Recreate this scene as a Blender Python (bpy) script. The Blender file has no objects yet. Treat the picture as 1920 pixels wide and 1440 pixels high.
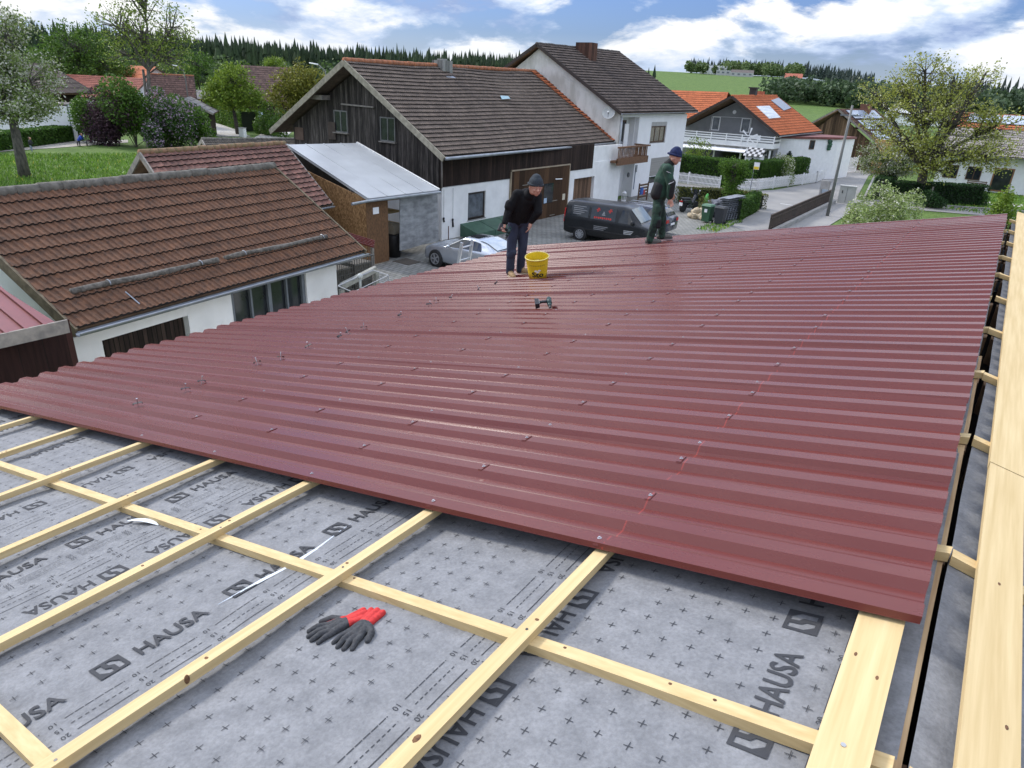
import bpy, bmesh, math, random
import numpy as np
from mathutils import Vector, Matrix, noise
random.seed(7); rng = np.random.default_rng(7)
C = bpy.context.scene.collection
SC = bpy.context.scene

# ------------------------------------------------------------------ camera
CAMR = np.array([[0.81587839, 0.57636685, 0.04630029],
                 [0.26590888, -0.30289101, -0.91517731],
                 [-0.51345392, 0.75898504, -0.40038329]])
F = 1276.0; CH = 7.0
cam = bpy.data.cameras.new('camera'); camo = bpy.data.objects.new('camera', cam); C.objects.link(camo)
cam.sensor_width = 36; cam.lens = F / 1920 * 36; cam.clip_start = 0.05; cam.clip_end = 6000
m = Matrix.Identity(4)
for i in range(3):
    m[i][0] = CAMR[0][i]; m[i][1] = -CAMR[1][i]; m[i][2] = -CAMR[2][i]
m[2][3] = CH
camo.matrix_world = m
SC.camera = camo

# ------------------------------------------------------------------ light
SUN_EL, SUN_AZ = math.radians(40), math.radians(268)      # azimuth clockwise from +Y
sd = Vector((math.sin(SUN_AZ) * math.cos(SUN_EL), math.cos(SUN_AZ) * math.cos(SUN_EL), math.sin(SUN_EL)))
sun = bpy.data.lights.new('sun', 'SUN'); sun.energy = 2.5; sun.angle = math.radians(11); sun.color = (1, .95, .88)
suno = bpy.data.objects.new('sun', sun); C.objects.link(suno)
suno.rotation_euler = (-sd).to_track_quat('-Z', 'Y').to_euler()
suno.location = (0, 0, 60)

W_ = bpy.data.worlds.new('World'); SC.world = W_; W_.use_nodes = True
nt = W_.node_tree; N = nt.nodes; L = nt.links
for n in list(N): N.remove(n)
def nd(tree, typ, **kw):
    n = tree.nodes.new(typ)
    for k, v in kw.items():
        if k.startswith('i_'):
            n.inputs[int(k[2:])].default_value = v
        else: setattr(n, k, v)
    return n
sky = nd(nt, 'ShaderNodeTexSky', sky_type='NISHITA', sun_disc=False, sun_elevation=SUN_EL, sun_rotation=SUN_AZ)
sky.altitude = 450; sky.air_density = 1.2; sky.dust_density = 1.0; sky.ozone_density = 2.0
tc = nd(nt, 'ShaderNodeTexCoord')
sep = nd(nt, 'ShaderNodeSeparateXYZ'); L.new(tc.outputs['Generated'], sep.inputs[0])
def wm(op, a, b=None, clamp=False):
    n = nd(nt, 'ShaderNodeMath', operation=op, use_clamp=clamp)
    for i, q in enumerate((a, b)):
        if q is None: continue
        if isinstance(q, (int, float)): n.inputs[i].default_value = q
        else: L.new(q, n.inputs[i])
    return n.outputs[0]
zz = wm('MAXIMUM', sep.outputs[2], 0.0)
cu = wm('MULTIPLY', sep.outputs[0], 4.8); cv = wm('MULTIPLY', sep.outputs[1], 4.8)
cmb = nd(nt, 'ShaderNodeCombineXYZ'); L.new(cu, cmb.inputs[0]); L.new(cv, cmb.inputs[1])
L.new(wm('MULTIPLY', sep.outputs[2], 13.5), cmb.inputs[2])
n1 = nd(nt, 'ShaderNodeTexNoise'); n1.inputs['Scale'].default_value = 1.0; n1.inputs['Detail'].default_value = 9; n1.inputs['Roughness'].default_value = .58; n1.inputs['Distortion'].default_value = .15
L.new(cmb.outputs[0], n1.inputs['Vector'])
off = nd(nt, 'ShaderNodeVectorMath', operation='ADD'); off.inputs[1].default_value = (0, 0, .42); L.new(cmb.outputs[0], off.inputs[0])
n2 = nd(nt, 'ShaderNodeTexNoise'); n2.inputs['Scale'].default_value = 1.0; n2.inputs['Detail'].default_value = 9; n2.inputs['Roughness'].default_value = .58; n2.inputs['Distortion'].default_value = .15
L.new(off.outputs[0], n2.inputs['Vector'])
dens = nd(nt, 'ShaderNodeValToRGB'); dens.color_ramp.elements[0].position = .418; dens.color_ramp.elements[1].position = .495
L.new(n1.outputs[0], dens.inputs[0])
ccol = nd(nt, 'ShaderNodeValToRGB'); e = ccol.color_ramp.elements
e[0].position = .36; e[0].color = (.31, .41, .65, 1); e[1].position = .60; e[1].color = (.97, .97, .97, 1)
e2 = e.new(.48); e2.color = (.54, .65, .84, 1)
L.new(wm('ADD', wm('MULTIPLY', wm('SUBTRACT', n1.outputs[0], n2.outputs[0]), 1.15), .5), ccol.inputs[0])
skym = nd(nt, 'ShaderNodeMixRGB', blend_type='MULTIPLY'); skym.inputs[0].default_value = 1; skym.inputs[2].default_value = (.049, .062, .106, 1)
L.new(sky.outputs[0], skym.inputs[1])
mixc = nd(nt, 'ShaderNodeMixRGB'); L.new(dens.outputs[0], mixc.inputs[0]); L.new(skym.outputs[0], mixc.inputs[1]); L.new(ccol.outputs[0], mixc.inputs[2])
hzm = nd(nt, 'ShaderNodeMixRGB'); L.new(wm('MAXIMUM', wm('SUBTRACT', .60, wm('MULTIPLY', zz, 9.0)), 0.0), hzm.inputs[0]); L.new(mixc.outputs[0], hzm.inputs[1]); hzm.inputs[2].default_value = (.60, .72, .90, 1)
mixc = hzm
bg = nd(nt, 'ShaderNodeBackground'); L.new(wm('ADD', wm('MULTIPLY', zz, 1.4), .84), bg.inputs[1]); L.new(mixc.outputs[0], bg.inputs[0])
wo = nd(nt, 'ShaderNodeOutputWorld'); L.new(bg.outputs[0], wo.inputs[0])
SC.view_settings.view_transform = 'Standard'; SC.view_settings.look = 'None'
SC.view_settings.exposure = 0.30; SC.view_settings.gamma = 1
SC.cycles.max_bounces = 5; SC.cycles.diffuse_bounces = 3; SC.cycles.glossy_bounces = 3; SC.cycles.transparent_max_bounces = 8

# ------------------------------------------------------------------ pixel helpers (photo pixels, 1920 wide -> world metres)
def ray(px, py): return CAMR.T @ np.array([(px - 960) / F, (py - 720) / F, 1.0])
def WZ(px, py, z=0.0):
    d = ray(px, py); P = d * ((z - CH) / d[2]); P[2] += CH; return Vector(P)
def WX(px, py, x):
    d = ray(px, py); P = d * (x / d[0]); P[2] += CH; return Vector(P)
def WY(px, py, y):
    d = ray(px, py); P = d * (y / d[1]); P[2] += CH; return Vector(P)
def WD(px, py, dist):
    d = ray(px, py); P = d * (dist / math.hypot(d[0], d[1])); P[2] += CH; return Vector(P)
V = Vector

# ------------------------------------------------------------------ materials
MATS = {}
def principled(name):
    m = bpy.data.materials.new(name); m.use_nodes = True
    t = m.node_tree; p = t.nodes['Principled BSDF']
    return m, t, p
def setp(p, rough=.7, metal=0, spec=.5, coat=0):
    p.inputs['Roughness'].default_value = rough; p.inputs['Metallic'].default_value = metal
    p.inputs['Specular IOR Level'].default_value = spec; p.inputs['Coat Weight'].default_value = coat
    if coat: p.inputs['Coat Roughness'].default_value = .12
def ramp(t, stops):
    r = t.nodes.new('ShaderNodeValToRGB'); e = r.color_ramp.elements
    e[0].position, e[0].color = stops[0][0], (*stops[0][1], 1)
    e[1].position, e[1].color = stops[-1][0], (*stops[-1][1], 1)
    for p_, c_ in stops[1:-1]:
        x = e.new(p_); x.color = (*c_, 1)
    return r
def posn(t, scale, rot=0):
    g = t.nodes.new('ShaderNodeNewGeometry'); mp = t.nodes.new('ShaderNodeMapping')
    mp.inputs['Scale'].default_value = scale; mp.inputs['Rotation'].default_value = (0, 0, rot)
    t.links.new(g.outputs['Position'], mp.inputs[0]); return mp.outputs[0]
def noi(t, vec, scale=1, detail=5, rough=.55, dist=0):
    n = t.nodes.new('ShaderNodeTexNoise'); n.inputs['Scale'].default_value = scale; n.inputs['Detail'].default_value = detail
    n.inputs['Roughness'].default_value = rough; n.inputs['Distortion'].default_value = dist
    t.links.new(vec, n.inputs['Vector']); return n.outputs[0]
def mixc_(t, fac, a, b, mode='MIX'):
    n = t.nodes.new('ShaderNodeMixRGB'); n.blend_type = mode
    for i, q in enumerate((fac, a, b)):
        if isinstance(q, (int, float)): n.inputs[i].default_value = q
        elif isinstance(q, tuple): n.inputs[i].default_value = (*q, 1)
        else: t.links.new(q, n.inputs[i])
    return n.outputs[0]
def mth(t, op, a, b=0.0):
    n = t.nodes.new('ShaderNodeMath'); n.operation = op
    for i, q in enumerate((a, b)):
        if isinstance(q, (int, float)): n.inputs[i].default_value = q
        else: t.links.new(q, n.inputs[i])
    return n.outputs[0]
def bump(t, p, h, strength=.3, dist=.02):
    b = t.nodes.new('ShaderNodeBump'); b.inputs['Strength'].default_value = strength; b.inputs['Distance'].default_value = dist
    t.links.new(h, b.inputs['Height']); t.links.new(b.outputs[0], p.inputs['Normal'])
def mat(name, c1, c2=None, rough=.7, scale=(3, 3, 3), lo=.35, hi=.65, metal=0, bmp=0, bd=.02, island=0, spec=.5, coat=0, detail=5, rot=0):
    if name in MATS: return MATS[name]
    m, t, p = principled(name); setp(p, rough, metal, spec, coat)
    if c2 is None: c2 = tuple(x * .8 for x in c1)
    n = noi(t, posn(t, scale, rot), 1, detail)
    r = ramp(t, [(lo, c2), (hi, c1)]); t.links.new(n, r.inputs[0]); col = r.outputs[0]
    if island:
        g = t.nodes.new('ShaderNodeNewGeometry')
        rr = ramp(t, [(0, (1 - island,) * 3), (1, (1 + island,) * 3)]); t.links.new(g.outputs['Random Per Island'], rr.inputs[0])
        col = mixc_(t, 1.0, col, rr.outputs[0], 'MULTIPLY')
    t.links.new(col, p.inputs['Base Color'])
    if bmp: bump(t, p, n, bmp, bd)
    MATS[name] = m; return m
def mat_boards(name, c1, c2, c3, width=.16, rough=.85, gap=.07):
    """vertical weathered boards on walls facing +-X or +-Y"""
    if name in MATS: return MATS[name]
    m, t, p = principled(name); setp(p, rough, 0, .25)
    g = t.nodes.new('ShaderNodeNewGeometry'); s = t.nodes.new('ShaderNodeSeparateXYZ'); t.links.new(g.outputs['Position'], s.inputs[0])
    u = mth(t, 'ADD', s.outputs[0], s.outputs[1]); ud = mth(t, 'DIVIDE', u, width)
    fl = mth(t, 'FLOOR', ud); fr = mth(t, 'FRACT', ud)
    wn = t.nodes.new('ShaderNodeTexWhiteNoise'); wn.noise_dimensions = '1D'; t.links.new(fl, wn.inputs['W'])
    cb = t.nodes.new('ShaderNodeCombineXYZ'); t.links.new(mth(t, 'MULTIPLY', u, 22.0), cb.inputs[0]); t.links.new(mth(t, 'MULTIPLY', s.outputs[2], 1.1), cb.inputs[1]); t.links.new(mth(t, 'MULTIPLY', fl, 3.7), cb.inputs[2])
    st = noi(t, cb.outputs[0], 1, 6, .65)
    r = ramp(t, [(.32, c2), (.55, c1), (.75, c3)]); t.links.new(st, r.inputs[0])
    br = ramp(t, [(0, (.45,) * 3), (1, (1.35,) * 3)]); t.links.new(wn.outputs[0], br.inputs[0])
    col = mixc_(t, 1.0, r.outputs[0], br.outputs[0], 'MULTIPLY')
    gp = mth(t, 'LESS_THAN', fr, gap); col = mixc_(t, gp, col, (.008, .007, .006))
    t.links.new(col, p.inputs['Base Color'])
    bump(t, p, mth(t, 'SUBTRACT', mth(t, 'MULTIPLY', st, .4), gp), .6, .02)
    MATS[name] = m; return m
def tiles2(m_): return [m_, mat('tile_edge_shade', (.022, .018, .015), (.012, .010, .009), .9)]  # second slot: course risers coloured dark, painting in the shadow gap between tile rows
def mat_tiles(name, c1, c2=None, moss=(.16, .15, .10), mossamt=.55, rough=.85, var=.3, scale=6):
    if name in MATS: return MATS[name]
    m, t, p = principled(name); setp(p, rough, 0, .3)
    uv = t.nodes.new('ShaderNodeUVMap'); fl = t.nodes.new('ShaderNodeVectorMath'); fl.operation = 'FLOOR'; t.links.new(uv.outputs[0], fl.inputs[0])
    wn = t.nodes.new('ShaderNodeTexWhiteNoise'); wn.noise_dimensions = '2D'; t.links.new(fl.outputs[0], wn.inputs['Vector'])
    br = ramp(t, [(0, (1 - var,) * 3), (1, (1 + var,) * 3)]); t.links.new(wn.outputs[0], br.inputs[0])
    n = noi(t, posn(t, (scale,) * 3), 1, 7, .7); r = ramp(t, [(.35, c2), (.62, c1)]); t.links.new(n, r.inputs[0])
    col = mixc_(t, 1.0, r.outputs[0], br.outputs[0], 'MULTIPLY')
    n2 = noi(t, posn(t, (14,) * 3), 1, 8, .8); mr = ramp(t, [(mossamt, (0, 0, 0)), (mossamt + .13, (1, 1, 1))]); t.links.new(n2, mr.inputs[0])
    col = mixc_(t, mr.outputs[0], col, moss); t.links.new(col, p.inputs['Base Color'])
    bump(t, p, n2, .4, .01)
    MATS[name] = m; return m
def mat_leaf(name, c1, c2=None, c3=None, frac=0.0, rough=.55):
    """c1..c2 leaf greens picked per leaf, c3 blossoms for a fraction of the leaves"""
    if name in MATS: return MATS[name]
    m, t, p = principled(name); setp(p, rough, 0, .3)
    c1, c2 = tuple(x * 1.25 for x in c1), tuple(x * 1.3 for x in c2)
    g = t.nodes.new('ShaderNodeNewGeometry')
    mid = tuple((a + b) / 2 for a, b in zip(c1, c2))
    st = [(0, c1), (.5, mid), (1 - frac if c3 else 1, c2)]
    if c3: st = [(0, c1), (.45 * (1 - frac), mid), (1 - frac - .001, c2), (1 - frac, c3)]
    r = ramp(t, st)
    if c3: r.color_ramp.interpolation = 'LINEAR'
    t.links.new(g.outputs['Random Per Island'], r.inputs[0])
    n = noi(t, posn(t, (.8,) * 3), 1, 3); rr = ramp(t, [(.3, (.75,) * 3), (.7, (1.2,) * 3)]); t.links.new(n, rr.inputs[0])
    col = mixc_(t, 1.0, r.outputs[0], rr.outputs[0], 'MULTIPLY'); t.links.new(col, p.inputs['Base Color'])
    p.inputs['Subsurface Weight'].default_value = 0
    tr = t.nodes.new('ShaderNodeBsdfTranslucent'); t.links.new(col, tr.inputs[0]); mx = t.nodes.new('ShaderNodeMixShader'); mx.inputs[0].default_value = .3
    t.links.new(p.outputs[0], mx.inputs[1]); t.links.new(tr.outputs[0], mx.inputs[2]); t.links.new(mx.outputs[0], t.nodes['Material Output'].inputs[0])
    MATS[name] = m; return m

# ------------------------------------------------------------------ things and meshes
def tag(o, label=None, cat=None, group=None, kind=None):
    if label: o['label'] = label
    if cat: o['category'] = cat
    if group: o['group'] = group
    if kind: o['kind'] = kind
    return o
def thing(name, label, cat, loc=(0, 0, 0), rz=0, group=None):
    o = bpy.data.objects.new(name, None); C.objects.link(o); o.location = loc; o.rotation_euler = (0, 0, rz)
    o.empty_display_size = .2
    return tag(o, label, cat, group)
def mesh_obj(name, me, mats, parent=None):
    for mm in (mats if isinstance(mats, (list, tuple)) else [mats]): me.materials.append(mm)
    o = bpy.data.objects.new(name, me); C.objects.link(o)
    if parent is not None: o.parent = parent
    return o
class MB:
    """collects polygons; world coordinates unless the parent thing is rotated (then local)"""
    def __init__(s): s.v = []; s.f = []; s.mi = []; s.uv = []; s.cur = 0
    def face(s, pts, uv=None):
        b = len(s.v); s.v += [tuple(p) for p in pts]; s.f.append(tuple(range(b, b + len(pts)))); s.mi.append(s.cur); s.uv.append(uv)
    def raw(s, vs, fs):
        b = len(s.v); s.v += [tuple(p) for p in vs]
        for f in fs: s.f.append(tuple(b + i for i in f)); s.mi.append(s.cur); s.uv.append(None)
        return s
    def box(s, x0, x1, y0, y1, z0, z1):
        vs = [(x, y, z) for z in (z0, z1) for y in (y0, y1) for x in (x0, x1)]
        return s.raw(vs, [(0, 2, 3, 1), (4, 5, 7, 6), (0, 1, 5, 4), (2, 6, 7, 3), (0, 4, 6, 2), (1, 3, 7, 5)])
    def hexa(s, a):   # 8 points: bottom quad then top quad
        return s.raw(a, [(3, 2, 1, 0), (4, 5, 6, 7), (0, 1, 5, 4), (1, 2, 6, 5), (2, 3, 7, 6), (3, 0, 4, 7)])
    def slab(s, quad, n, t):   # quad extruded by vector n*t
        q = [V(p) for p in quad]; o = V(n) * t
        return s.hexa([p - o for p in q] + q)
    def bar(s, a, b, w, h, up=(0, 0, 1)):
        a, b = V(a), V(b); d = (b - a).normalized(); up = V(up); sd_ = d.cross(up)
        if sd_.length < 1e-4: sd_ = d.cross(V((1, 0, 0)))
        sd_.normalize(); u = sd_.cross(d).normalized()
        q = lambda p: [p - sd_ * w / 2 - u * h / 2, p + sd_ * w / 2 - u * h / 2, p + sd_ * w / 2 + u * h / 2, p - sd_ * w / 2 + u * h / 2]
        return s.raw(q(a) + q(b), [(3, 2, 1, 0), (4, 5, 6, 7), (0, 1, 5, 4), (1, 2, 6, 5), (2, 3, 7, 6), (3, 0, 4, 7)])
    def tube(s, pts, rads, n=8, cap=True):
        pts = [V(p) for p in pts]; b = len(s.v); prev = None
        if isinstance(rads, (int, float)): rads = [rads] * len(pts)
        for i, p in enumerate(pts):
            d = (pts[min(i + 1, len(pts) - 1)] - pts[max(i - 1, 0)]).normalized()
            if prev is None: prev = d.cross(V((0.3, .2, 1)));
            if prev.length < 1e-3: prev = d.cross(V((1, 0, 0)))
            a = (prev - d * prev.dot(d)).normalized(); prev = a; c = d.cross(a)
            for k in range(n):
                an = 2 * math.pi * k / n; s.v.append(tuple(p + (a * math.cos(an) + c * math.sin(an)) * rads[i]))
        for i in range(len(pts) - 1):
            for k in range(n):
                s.f.append((b + i * n + k, b + i * n + (k + 1) % n, b + (i + 1) * n + (k + 1) % n, b + (i + 1) * n + k)); s.mi.append(s.cur); s.uv.append(None)
        if cap:
            s.f.append(tuple(b + k for k in range(n))[::-1]); s.mi.append(s.cur); s.uv.append(None)
            e_ = b + (len(pts) - 1) * n; s.f.append(tuple(e_ + k for k in range(n))); s.mi.append(s.cur); s.uv.append(None)
        return s
    def sphere(s, c, r, n=12, mlat=8, sc=(1, 1, 1)):
        b = len(s.v); c = V(c)
        for i in range(mlat + 1):
            th = math.pi * i / mlat
            for k in range(n):
                ph = 2 * math.pi * k / n
                s.v.append((c.x + r * sc[0] * math.sin(th) * math.cos(ph), c.y + r * sc[1] * math.sin(th) * math.sin(ph), c.z + r * sc[2] * math.cos(th)))
        for i in range(mlat):
            for k in range(n):
                s.f.append((b + i * n + k, b + (i + 1) * n + k, b + (i + 1) * n + (k + 1) % n, b + i * n + (k + 1) % n)); s.mi.append(s.cur); s.uv.append(None)
        return s
    def build(s, name, mats, parent=None, smooth=False, kind=None):
        me = bpy.data.meshes.new(name); v = s.v
        if parent is not None and parent.type == 'EMPTY' and parent.rotation_euler.z == 0 and not parent.get('_local'):
            l = parent.location; v = [(a - l.x, b - l.y, c - l.z) for a, b, c in v]
        elif parent is not None and parent.type == 'MESH' and parent.parent is not None and not parent.parent.get('_local') and parent.parent.rotation_euler.z == 0:
            l = parent.parent.location; v = [(a - l.x, b - l.y, c - l.z) for a, b, c in v]
        me.from_pydata(v, [], s.f)
        me.polygons.foreach_set('material_index', s.mi)
        if any(u is not None for u in s.uv):
            lay = me.uv_layers.new(name='UVMap'); k = 0
            for f, u in zip(s.f, s.uv):
                for j in range(len(f)):
                    lay.data[k].uv = u[j] if u else (0, 0); k += 1
        if smooth: me.polygons.foreach_set('use_smooth', [True] * len(s.f))
        me.update()
        o = mesh_obj(name, me, mats, parent)
        if kind: o['kind'] = kind
        return o
def struct(name, mb, mats): return tag(mb.build(name, mats), kind='structure')
def localthing(name, label, cat, loc, rz=0, group=None):
    t = thing(name, label, cat, loc, rz, group); t['_local'] = 1; return t
def quads_mesh(name, P, mats, parent=None):
    """P: (n,4,3) quads"""
    n = len(P); me = bpy.data.meshes.new(name)
    P = np.asarray(P, dtype=np.float32)
    if parent is not None and not parent.get('_local'): P = P - np.array(parent.location, dtype=np.float32)
    me.vertices.add(n * 4); me.vertices.foreach_set('co', P.reshape(-1))
    me.loops.add(n * 4); me.loops.foreach_set('vertex_index', np.arange(n * 4, dtype=np.int32))
    me.polygons.add(n); me.polygons.foreach_set('loop_start', np.arange(0, n * 4, 4, dtype=np.int32)); me.polygons.foreach_set('loop_total', np.full(n, 4, dtype=np.int32))
    me.update(calc_edges=True)
    return mesh_obj(name, me, mats, parent)
def leafquads(cent, size, aspect=.6, up=0.0):
    n = len(cent); a = rng.normal(size=(n, 3)); a /= np.linalg.norm(a, axis=1)[:, None]
    b = rng.normal(size=(n, 3)); b -= (b * a).sum(1)[:, None] * a; b /= np.linalg.norm(b, axis=1)[:, None]
    s = size * rng.uniform(.6, 1.35, n)[:, None]
    a = a * s * .5; b = b * s * .5 * aspect
    return np.stack([cent - a, cent + b, cent + a, cent - b], 1)
def ellips(c, r, n, surf=.45):
    d = rng.normal(size=(n, 3)); d /= np.linalg.norm(d, axis=1)[:, None]
    rr = rng.uniform(surf, 1, n) ** .7
    return np.array(c) + d * rr[:, None] * np.array(r)
def tree(name, label, cat, base, blobs, ntips, lpt, lsize, leafmat, barkmat, trunk_r=.2, fork=.35, spread=.45, group=None, twig=.02, stems=1, lean=(0, 0), crown='crown', aspect=.6):
    """blobs: [(cx,cy,cz,rx,ry,rz)] in world coordinates"""
    base = V(base); t = thing(name, label, cat, base, 0, group)
    tb = MB(); top = np.average([b[:3] for b in blobs], axis=0); H_ = max(b[2] + b[5] for b in blobs)
    fz = base.z + (min(b[2] - b[5] for b in blobs) - base.z) * (1 - fork) + (H_ - base.z) * fork * .5
    for sidx in range(stems):
        o = V((random.uniform(-.2, .2), random.uniform(-.2, .2), 0)) * (stems > 1)
        tr = [base + o, V((base.x + (top[0] - base.x) * .25, base.y + (top[1] - base.y) * .25, base.z + (fz - base.z) * .5)) + o, V((base.x + (top[0] - base.x) * .6, base.y + (top[1] - base.y) * .6, fz)) + o * 2]
        tb.tube(tr, [trunk_r / stems ** .5 * 1.25, trunk_r / stems ** .5, trunk_r / stems ** .5 * .8], 9)
    forkp = tr[-1]; tips = []
    tot = sum(b[3] * b[4] * b[5] for b in blobs) ; cents = []
    for b in blobs:
        c = V(b[:3]); k = max(3, int(ntips * (b[3] * b[4] * b[5]) ** .8 / sum((q[3] * q[4] * q[5]) ** .8 for q in blobs)))
        mid = forkp.lerp(c, .5) + V((random.uniform(-.15, .15) * b[3], random.uniform(-.15, .15) * b[4], .12 * b[5]))
        r0 = trunk_r * .6
        tb.tube([forkp, mid, c], [r0, r0 * .6, r0 * .35], 6, False)
        pts = ellips(b[:3], b[3:6], k)
        for p in pts:
            P_ = V(p); st = mid.lerp(c, random.uniform(.1, 1)); mm = st.lerp(P_, .5) + V((0, 0, random.uniform(-.05, .15) * b[5]))
            tb.tube([st, mm, P_], [twig * 2.2, twig * 1.4, twig * .5], 4, False)
            q = rng.normal(size=(lpt, 3)) * spread * np.array([1, 1, .8]); f = rng.uniform(0, 1, lpt)[:, None]
            cents.append(np.array(P_) + q * (1 - .3 * f) - f * (np.array(P_) - np.array(mm)) * .5)
    tb.build('trunk', barkmat, t, True)
    cc = np.concatenate(cents)
    quads_mesh(crown, leafquads(cc, lsize, aspect), leafmat, t)
    return t
def hedge(name, label, path, w, h, lsize, n, leafmat, group=None, cat='hedge', top_round=.1, z0=0):
    """path: list of (x,y)"""
    pts = [V((p[0], p[1], z0)) for p in path]; t = thing(name, label, cat, pts[0], 0, group)
    inner = MB(); cents = []
    Ls = [(pts[i + 1] - pts[i]).length for i in range(len(pts) - 1)]; T = sum(Ls)
    for i in range(len(pts) - 1):
        inner.bar(pts[i] + V((0, 0, h * .48)), pts[i + 1] + V((0, 0, h * .48)), w * .86, h * .93)
        d = (pts[i + 1] - pts[i]).normalized(); s_ = V((-d.y, d.x, 0)); k = int(n * Ls[i] / T)
        along = rng.uniform(-w * .4, Ls[i] + w * .4, k); sel = rng.uniform(0, 1, k); fr = h / (2 * h + w)
        side = np.where(sel < fr, -w / 2, np.where(sel < 2 * fr, w / 2, rng.uniform(-w / 2, w / 2, k)))
        zz_ = np.where(sel < 2 * fr, rng.uniform(0.02, h, k), h)
        lump = np.array([noise.noise(V((a * .9, s2 * 1.5, b * .9 + i * 7))) for a, s2, b in zip(along, side, zz_)]) * .13
        side = side * (1 + lump) + rng.normal(size=k) * .03; zz_ = zz_ * (1 + lump * .35) + rng.normal(size=k) * .03
        P = np.array(pts[i])[None] + along[:, None] * np.array(d)[None] + side[:, None] * np.array(s_)[None] + zz_[:, None] * np.array([0, 0, 1.])
        cents.append(P)
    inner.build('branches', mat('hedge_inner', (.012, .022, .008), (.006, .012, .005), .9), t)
    quads_mesh('foliage', leafquads(np.concatenate(cents), lsize, .7), leafmat, t)
    return t
def shrub(name, label, c, r, n, lsize, leafmat, group=None, cat='shrub', nsub=9):
    """lumpy shrub with inner twigs, c = centre on ground, r=(rx,ry,h)"""
    c = V(c); t = thing(name, label, cat, c, 0, group); tb = MB(); cc = []
    for k in range(nsub):
        an = random.uniform(0, 6.28); rr = random.uniform(0, .85); hz = random.uniform(.25, .90)
        q = V((c.x + math.cos(an) * rr * r[0], c.y + math.sin(an) * rr * r[1], c.z + hz * r[2] * (1 - .35 * rr)))
        tb.tube([c + V((random.uniform(-.1, .1), random.uniform(-.1, .1), 0)), c.lerp(q, .6) + V((0, 0, .1)), q], [.04, .025, .008], 5, False)
        s_ = random.uniform(.38, .55)
        cc.append(ellips(q, (r[0] * s_, r[1] * s_, r[2] * s_ * .75), n // nsub, .5))
    P = np.concatenate(cc); P[:, 2] = np.maximum(P[:, 2], c.z + .03)
    tb.build('stems', mat('bark', (.10, .085, .07), (.04, .035, .03), .9), t)
    quads_mesh('foliage', leafquads(P, lsize, .65), leafmat, t)
    return t
def organic(name, caps, voxel, mats, parent, smooth_it=6, mb_extra=None):
    """caps: [(p0,r0,p1,r1)] round cones fused into one continuous skin by a voxel remesh"""
    mb = MB()
    for p0, r0, p1, r1 in caps:
        p0, p1 = V(p0), V(p1)
        mb.sphere(p0, r0, 14, 10); 
        if (p1 - p0).length > 1e-4:
            mb.sphere(p1, r1, 14, 10); mb.tube([p0, p1], [r0, r1], 14)
    if mb_extra: mb_extra(mb)
    me = bpy.data.meshes.new('tmp'); me.from_pydata(mb.v, [], mb.f); me.update()
    o = bpy.data.objects.new('tmp', me); C.objects.link(o)
    r = o.modifiers.new('r', 'REMESH'); r.mode = 'VOXEL'; r.voxel_size = voxel
    s = o.modifiers.new('s', 'SMOOTH'); s.factor = .5; s.iterations = smooth_it
    dg = bpy.context.evaluated_depsgraph_get(); me2 = bpy.data.meshes.new_from_object(o.evaluated_get(dg))
    C.objects.unlink(o); bpy.data.objects.remove(o)
    me2.name = name; me2.polygons.foreach_set('use_smooth', [True] * len(me2.polygons))
    me2.materials.clear()
    if parent is not None and parent.type == 'EMPTY' and not parent.get('_local'): me2.transform(Matrix.Translation(-V(parent.location)))
    return mesh_obj(name, me2, mats, parent)
def text_mesh(txt, size=1.0, bold=.0, cuts=0):
    cu = bpy.data.curves.new('t', 'FONT'); cu.body = txt; cu.size = size; cu.offset = bold; cu.resolution_u = 3
    o = bpy.data.objects.new('t', cu); C.objects.link(o); dg = bpy.context.evaluated_depsgraph_get()
    me = bpy.data.meshes.new_from_object(o.evaluated_get(dg)); C.objects.unlink(o); bpy.data.objects.remove(o)
    bm = bmesh.new(); bm.from_mesh(me); bmesh.ops.triangulate(bm, faces=bm.faces[:])
    if cuts: bmesh.ops.subdivide_edges(bm, edges=bm.edges[:], cuts=cuts, use_grid_fill=False)
    vs = [tuple(v.co) for v in bm.verts]; fs = [tuple(v.index for v in f.verts) for f in bm.faces]; bm.free()
    bpy.data.meshes.remove(me)
    return vs, fs
def ngrid(mb, A, B, D, E_, nu, nv, hfun, uvs=True):
    pass
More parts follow.
